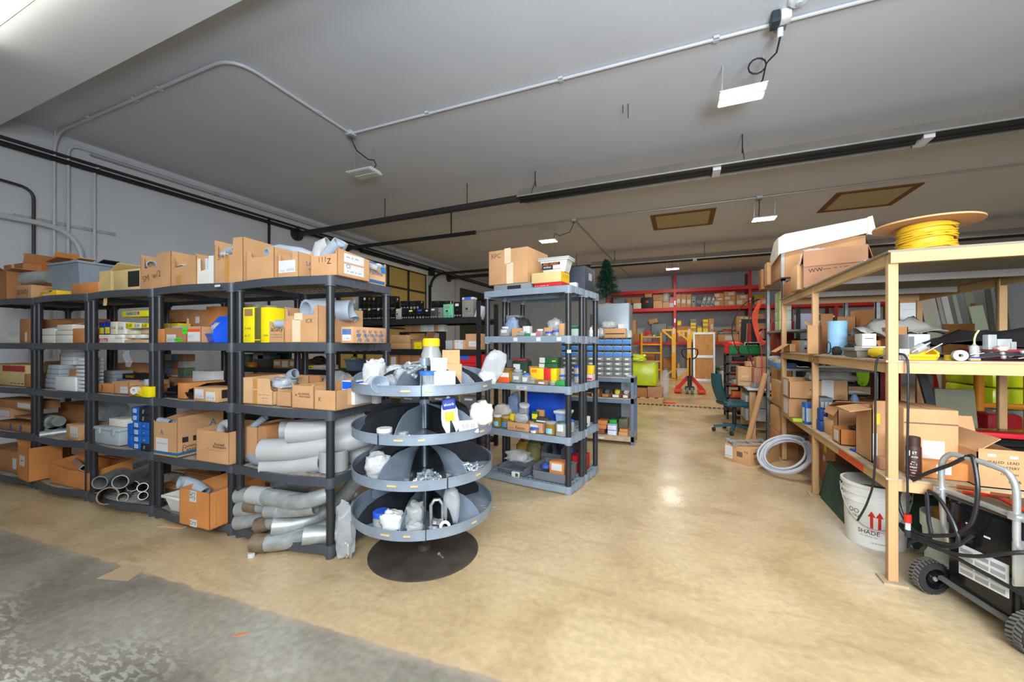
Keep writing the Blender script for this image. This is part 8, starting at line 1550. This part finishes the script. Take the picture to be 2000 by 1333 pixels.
# cable coil
cc_ = T('cable_coil', 'coil of thick grey cable leaning at the bench end', 'cable', (1.02, 5.02, .01)); nrm = Vector((-.44, -.50, .75)).normalized(); ax = nrm.cross(Vector((0, 0, 1))).normalized(); ay = ax.cross(nrm) if ax.cross(nrm).z > 0 else nrm.cross(ax); rn3 = random.Random(11)
hp = []
for i in range(24*7+14):
    a = 2*PI*i/24+2.2; k = i//24; r = .205+.012*((k*2) % 5)-.01*(k % 2)+.006*math.sin(a*2+k); off = (k % 3-1)*.02+.006*rn3.random(); hp.append(ax*(r*math.cos(a))+ay*(r*math.sin(a))+nrm*(off+.02)+Vector((0, 0, .185)))
MB().tube(hp, .0115, 8).obj('cable', (186, 188, 194), cc_)
# welder on wheels
wd_a = math.radians(-68); we = T('welding_cart', 'black welding machine on a wheeled cart with tubular handle', 'welding machine', (1.30, 2.885, 0), math.degrees(wd_a)); 
# local x runs along the axle towards the camera, y away from the rear panel
LW = .31
MB().box(.0, .02, .09, LW, .62, .56, .012).obj('case', 'gloss_black', we); MB().box(-.004, .015, .555, LW+.004, .62, .575, .01).obj('top_cover', (92, 82, 70), we)
MB().box(.02, .008, .1, LW-.02, .021, .545, .01).obj('rear_panel', 'gloss_black', we)
rl_ = MB().box(.07, .004, .19, LW-.03, .0085, .345).obj('rating_plate', 'paper', we); m = MB()
for i in range(3):
    for j in range(4): m.box(.077+.067*i, .0025, .2+.036*j, .077+.067*i+.058, .0042, .2+.036*j+.02)
m.obj('print_block', (150, 150, 146), rl_)
for i in range(2): MB().box(.1+.08*i, .005, .46-.03*i, .125+.08*i, .0085, .468-.03*i).obj('screw_label', 'paper', we)
tx = MB(); put_text(tx, 'PROPERTY OF', Matrix(((0, 0, 1, LW+.0025), (1, 0, 0, .2), (0, 1, 0, .515), (0, 0, 0, 1))), .1); q = MB().box(LW, .09, .503, LW+.002, .31, .527).obj('name_strip', 'paper', we); tx.obj('lettering', 'ink', q); q = MB().box(LW, .12, .245, LW+.002, .36, .265).obj('name_strip', 'paper', we)
for i in range(7): MB().box(LW-.001, .08, .1+.019*i, LW+.004, .5, .109+.019*i).obj('louvre', (120, 116, 110), we)
hb_ = [(.0, .03, .3), (.0, .0, .42), (.0, -.01, .58), (.0, -.01, .73), (.03, -.01, .79), (.08, -.01, .805), (LW-.06, -.01, .795), (LW-.01, -.01, .77), (LW+.012, -.01, .7), (LW+.012, -.01, .5), (LW+.012, .0, .44)]
MB().tube(spline(hb_, 5), .0135, 12).obj('handle', 'steel', we); MB().box(LW+.0, -.02, .27, LW+.014, .03, .48, .006).obj('handle_plate', 'alu', we); MB().cyl((-.03, -.0, .6), (LW+.06, .0, .585), .014, n=12).obj('cross_tube', 'alu', we)
for x in (-.01, LW+.01): MB().box(x-.018, -.03, .575, x+.018, .02, .61, .004).obj('clamp', 'zinc', we)
MB().bar((-.02, .0, .115), (LW+.0, .0, .085), .02, .02).obj('axle', (90, 90, 84), we)
def wheel(x0, x1):
    wr = .09; o = MB(); o.lathe([(wr*.62, 0), (wr*.94, .004), (wr, .02), (wr, .05), (wr*.94, .066), (wr*.62, .07)], 32, caps=False); M = Matrix.Translation((x0, .0, wr)) @ Matrix.Rotation(PI/2, 4, 'Y'); o.v = [tuple(M @ Vector(p)) for p in o.v]; w = o.obj('wheel', 'rubber', we)
    t = MB()
    for i in range(28):
        a = 2*PI*i/28
        for s in (-1, 1): t.obox((x0+.035+s*.014, wr*1.005*math.cos(a+s*.05), wr+wr*1.005*math.sin(a+s*.05)), (.015, s*.004*-math.sin(a), s*.004*math.cos(a)), Vector((0, math.cos(a), math.sin(a)))*.0022, Vector((0, -math.sin(a), math.cos(a)))*.0055)
    t.obj('tread', 'rubber_dusty', w); h = MB(); h.lathe([(0, .012), (.02, .02), (.03, .05), (.03, .055), (0, .06)], 20); h.lathe([(.0, .03), (.05, .034), (.056, .058), (.06, .064), (.064, .06)], 28, caps=False); h.lathe([(.0, .04), (.05, .036), (.056, .012), (.06, .006), (.064, .01)], 28, caps=False); h.v = [tuple(M @ Vector(p)) for p in h.v]; h.obj('hub', 'gloss_black', w); c = MB(); c.cyl((x1, .0, wr), (x1+(.008 if x1 > .1 else -.008), 0, wr), .012, n=12); c.obj('hub_cap', 'steel', w)
mat('rubber_dusty', (96, 90, 82), .85, 0, .2, 20)
wheel(-.11, -.04); wheel(LW+.03, LW+.1)
Mw = we.matrix_basis.copy(); Mw = Matrix.Translation(we.location) @ Matrix.Rotation(wd_a, 4, 'Z')
wc = [[(.14, .0, .42), (.08, -.04, .33), (-.02, -.06, .31), (-.16, -.05, .36), (-.2, -.05, .5), (-.08, -.05, .64), (.06, -.03, .75), (.13, -.012, .815), (.16, -.02, .8), (.19, -.035, .66), (.17, -.04, .5), (.1, -.05, .4)],
      [(.1, -.05, .4), (-.05, -.06, .33), (-.18, -.06, .33), (-.12, -.07, .3), (.05, -.07, .3), (.2, -.07, .345), (.33, -.03, .43), (.42, .1, .49), (.45, .2, .54), (.3, .3, .585)],
      [(-.06, -.02, .57), (.02, -.04, .55), (.1, -.05, .45), (.11, -.05, .36), (.0, -.06, .32), (-.12, -.07, .31)],
      [(-.06, -.03, .56), (-.04, -.04, .42), (-.02, -.05, .34), (-.06, -.06, .24), (-.1, -.06, .215), (-.12, -.06, .25), (-.06, -.06, .3)],
      [(-.1, -.07, .31), (.1, -.07, .3), (.25, -.05, .28), (.42, -.03, .27), (.5, .1, .31), (.52, .3, .4), (.45, .45, .5), (.3, .5, .585)]]
for i, P in enumerate(wc): MB().tube([Mw.inverted() @ (Mw @ Vector(p)) for p in spline(P)], .0095, 8).obj('cable', 'cord', we)
rh = MB(); rh.tube(spline([(0, .1, .585), (.1, .15, .6), (.25, .1, .6), (.34, .16, .58), (.3, .3, .585)]), .009, 8); rh.obj('red_cable', 'red_paint', we)
for i, y in enumerate((.1, .16)): MB().tube([(.02+.1*i, y-.05, .62), (.08+.1*i, y-.02, .63), (.1+.1*i, y-.04, .6)], .012, 8).obj('copper_clamp', 'copper', we); MB().cyl((.3, .2+.06*i, .6), (.42, .3+.06*i, .6), .014, n=10).obj('grip', 'rubber', we)
# galvanised steel shelving beyond the bench, with its load
g2 = T('steel_shelving', 'galvanised slotted steel shelving beyond the timber bench', 'shelf', (1.13, 5.78, 0)); GH = 2.2
for x in (0, .9):
    for y in (0, .95): MB().box(x-.0, y, 0, x+.04, y+.012, GH).box(x, y, 0, x+.006, y+.045, GH).obj('upright', 'galv', g2)
gz = [.28, .62, 1.08, 1.56, 2.18]
for z in gz: MB().box(0, 0, z-.025, .94, .99, z, .0).obj('shelf', 'galv', g2)
g5 = Zm(6.056, 1440, 540); U = Fr(1.13, 6.75, -90); uz = [z+.002 for z in gz]
def UB(x0, x1, yt, lv, ly, d, label, col='card', **k): return B(U, g5, x0, x1, yt, uz[lv], ly, d, label, col, **k)
bx('big carton with white torn lid on top of the steel shelving', (1.1, 5.66, uz[4]), 0, .80, .6, .42, 'card', dec=[('F', .02, .4, .04, .8, (176, 180, 180), [], 'tape')]); 
lidb = MB(); lidb.prism([(1.08, 2.46), (1.9, 2.62), (1.92, 2.79), (1.13, 2.69), (1.08, 2.66)], 5.63, 5.65, 'y'); lidb.prism([(1.9, 2.6), (1.98, 2.58), (1.94, 2.8), (1.9, 2.79)], 5.6, 5.64, 'y'); solo('cardboard_cover', lidb, 'card_white', 'white torn lid flap over the big carton on the steel shelving', 'lid'); solo('cardboard_sheet', MB().prism([(5.65, 2.45), (5.65, 2.66), (5.9, 2.66), (6.15, 2.5), (6.1, 2.4)], 1.07, 1.08, 'x'), 'card_white', 'white side flap folded over the end of the big carton', 'flap')
bx('tan carton with silver tape at the far end of the shelving top', (1.06, 6.5, uz[4]), -90, .22, .4, .3, 'card', dec=[('F', .5, .5, .2, 1, (180, 184, 184), [], 'tape')]); bx('narrow carton farthest on the shelving top', (1.04, 6.78, uz[4]-.02), -90, .2, .3, .28, 'card_dark')
for i in range(4): UB(445, 510, 0, 3, .05, .12, '%s lime-banded white box of the stack on the steel shelving' % ('bottom', 'second', 'third', 'top')[i], 'card_white', top='closed', h=.125, dec=[('F', .65, .5, .3, 1, (170, 226, 30), [], 'print_band')]).location.z = uz[3]+.127*i
UB(400, 470, 540, 2, .1, .2, 'dark red tool bag on the steel shelving', (150, 40, 36), top='closed'); UB(415, 470, 770, 2, .0, .1, 'cream cup on the steel shelving', (226, 196, 150), top='closed', h=.1); bag('black tools heap on the steel shelving', U.w(.62, .3, uz[2]), .4, .4, .34, 191, 'rubber'); bag('white rags on the steel shelving edge', U.w(U.x(g5.u(420), .02), .06, uz[2]+.06), .2, .12, .07, 192, 'white_bag'); UB(360, 478, 870, 2, -.02, .2, 'light blue box at the edge of the steel shelving', (90, 140, 200), top='closed', h=.058)
UB(400, 540, 1120, 1, -.04, .3, 'carton with orange label on the steel shelving', 'card', top='closed', h=.3, dec=[('F', .15, .5, .2, .6, (214, 150, 60), [], 'paper_label')]); jar('white spray bottle beside the orange-labelled carton', U.w(U.x(g5.u(525), -.02), .0, uz[1]), .025, .2, (236, 220, 40), 'paper', None, neck=.6); UB(400, 470, 950, 1, .3, .2, 'tan carton at the back of the steel shelving', 'card', top='closed', h=.36)
# hanging orange hose, black cables and pink cord on the shelving post
oh = T('extension_cable', 'orange extension cords hung in loops on the shelving post', 'cord', (1.1, 6.85, 2.05))
for i in range(4): MB().tube(spline([(0, .02*i, 0), (-.05-.02*i, .12, -.25), (-.02, .1+.02*i, -.55-.03*i), (.06, .0, -.62), (.1, -.08, -.3), (.05, -.06, -.05), (0, .02*i, 0)]), .008, 6).obj('loop', (236, 92, 60), oh)
solo('hanging_cable', MB().tube(spline([(0, 0, 0), (-.2, .1, -.06), (-.36, .1, -.4), (-.3, .05, -.75), (-.12, .02, -.9)]), .008, 6).tube(spline([(0, 0, 0), (-.1, .05, -.1), (-.16, .03, -.6), (-.1, -.02, -1.0)]), .008, 6), 'cord', 'black cables drooping from the shelving post', 'cord', (1.08, 6.9, 2.05)); solo('crimson_cable', MB().tube(spline([(1.12, 6.8, 1.62), (1.07, 6.8, 1.5), (1.08, 6.78, 1.1), (1.07, 6.8, .5)]), .007, 6), (206, 40, 74), 'crimson cord hanging down the shelving post', 'cord')
# shelving, scaffold and goods seen through the timber bench
b2 = T('dark_shelving', 'dark slotted shelving behind the timber bench', 'shelf', (1.75, 7.9, 0))
for x in (0, 1.2):
    for y in (0, .5): MB().box(x, y, 0, x+.05, y+.05, 2.0).obj('upright', 'black_steel', b2)
for z in (.3, .75, 1.2, 1.62): MB().box(-.0, 0, z-.04, 1.25, .55, z).obj('shelf', 'dark_iron', b2)
MB().bar((.05, -.01, 1.15), (.5, -.01, 1.6), .05, .02, up=(0, 1, 0)).obj('brace', 'galv', b2)
bs = [(.05, .5, 3, .26, (190, 192, 214), 'white and blue paper stack on the dark shelving'), (.6, .25, 3, .22, 'paper', 'white bottles box on the dark shelving'), (.95, .35, 3, .16, 'ink', 'black part box on the dark shelving'), (1.4, .4, 3, .3, 'card_dark', 'brown carton on the dark shelving top'), (.1, .4, 2, .16, (226, 210, 30), 'yellow box low on the dark shelving'), (.7, .5, 2, .2, 'card_dark', 'long brown carton on the dark shelving'), (1.4, .5, 2, .25, 'card_dark', 'brown carton right on the dark shelving'), (.1, .5, 1, .3, (60, 62, 66), 'dark case on the dark shelving'), (.8, .25, 1, .24, 'paper', 'white papers on the dark shelving'), (1.25, .5, 1, .2, (70, 60, 54), 'dark brown case on the dark shelving'), (.2, .6, 0, .3, 'card_dark', 'dim carton low on the dark shelving'), (1.1, .7, 0, .26, (60, 60, 62), 'dim case low on the dark shelving')]
for x, w, lv, h, m, lb in bs: bx(lb, (1.78+x*.58, 7.92, (.3, .75, 1.2, 1.62)[lv]+.002), 0, w*.55, .4, h, m)
for i, (x, z) in enumerate(((2.3, .95), (2.6, .92))): bag(('left', 'right')[i]+' lime safety vest hanging on the dark shelving', (x, 7.865, z-.2), .16, .05, .42, 201+i, (170, 230, 30), jit=.6)
frame_y('orange-yellow scaffold frame behind the near end of the bench', 1912, 2010, 690, 5.2, (.3, .62, .95), .035, (206, 130, 24)); lf = Fr(0, 5.6, 0); a = lf.x(1938, 0)
pbx = T('goods_pallet', 'pallet of goods under lime film behind the scaffold frame', 'pallet', (a, 5.6, 0)); MB().box(0, 0, 0, 1.2, .9, .12).obj('pallet_base', 'wood_x', pbx); MB().box(0, .0, .12, 1.2, .9, .72, .01).obj('goods', (130, 136, 130), pbx)
for i in range(2): solo('wrapped_bundle', MB().box(0, 0, 0, 1.2, .8, .21, .03), 'lime_wrap', ('lower', 'upper')[i]+' lime wrapped bundle on the goods pallet', 'bundle', (a, 5.6, .722+.22*i))
bx('red fuel can behind the battery carton', (2.42, 4.75, .612), 10, .26, .2, .17, (150, 16, 26), name='fuel_can', cat='can', bev=.04); solo('rug_piece', MB().obox((0, 0, .2), (.12, 0, 0), (0, .03, .2), (0, .02, 0)), (128, 128, 104), 'grey-green rug piece leaning behind the cartons', 'rug', (2.05, 4.4, .612)); solo('black_strut', MB().bar((1.75, 3.9, .62), (1.62, 3.9, 1.24), .05, .03, up=(0, 1, 0)), 'black_steel', 'slanting black strut behind the large taped carton', 'strut')
for i in range(5): solo('ladder_rail', MB().box(0, 0, 0, .06, .03, 1.5), 'alu', '%s aluminium ladder rail behind the bench' % col_w(i), 'ladder', (3.4+.32*i, 7.2, 0), rot=(0, 4, 0)); 
solo('red_barrier', MB().bar((3.0, 7.1, 1.42), (5.4, 7.1, 1.3), .06, .04).bar((3.0, 7.1, 1.25), (5.4, 7.1, 1.13), .04, .04), 'orange_red', 'red rail of a barrier behind the bench', 'barrier'); bx('blue bin far behind the bench', (5.0, 8.0, 0), 0, .5, .4, 1.4, (20, 60, 160)); bx('red fuel can standing far behind the bench', (2.05, 5.78, 0), 0, .2, .2, 1.2, (150, 24, 30), name='fuel_can', cat='can')
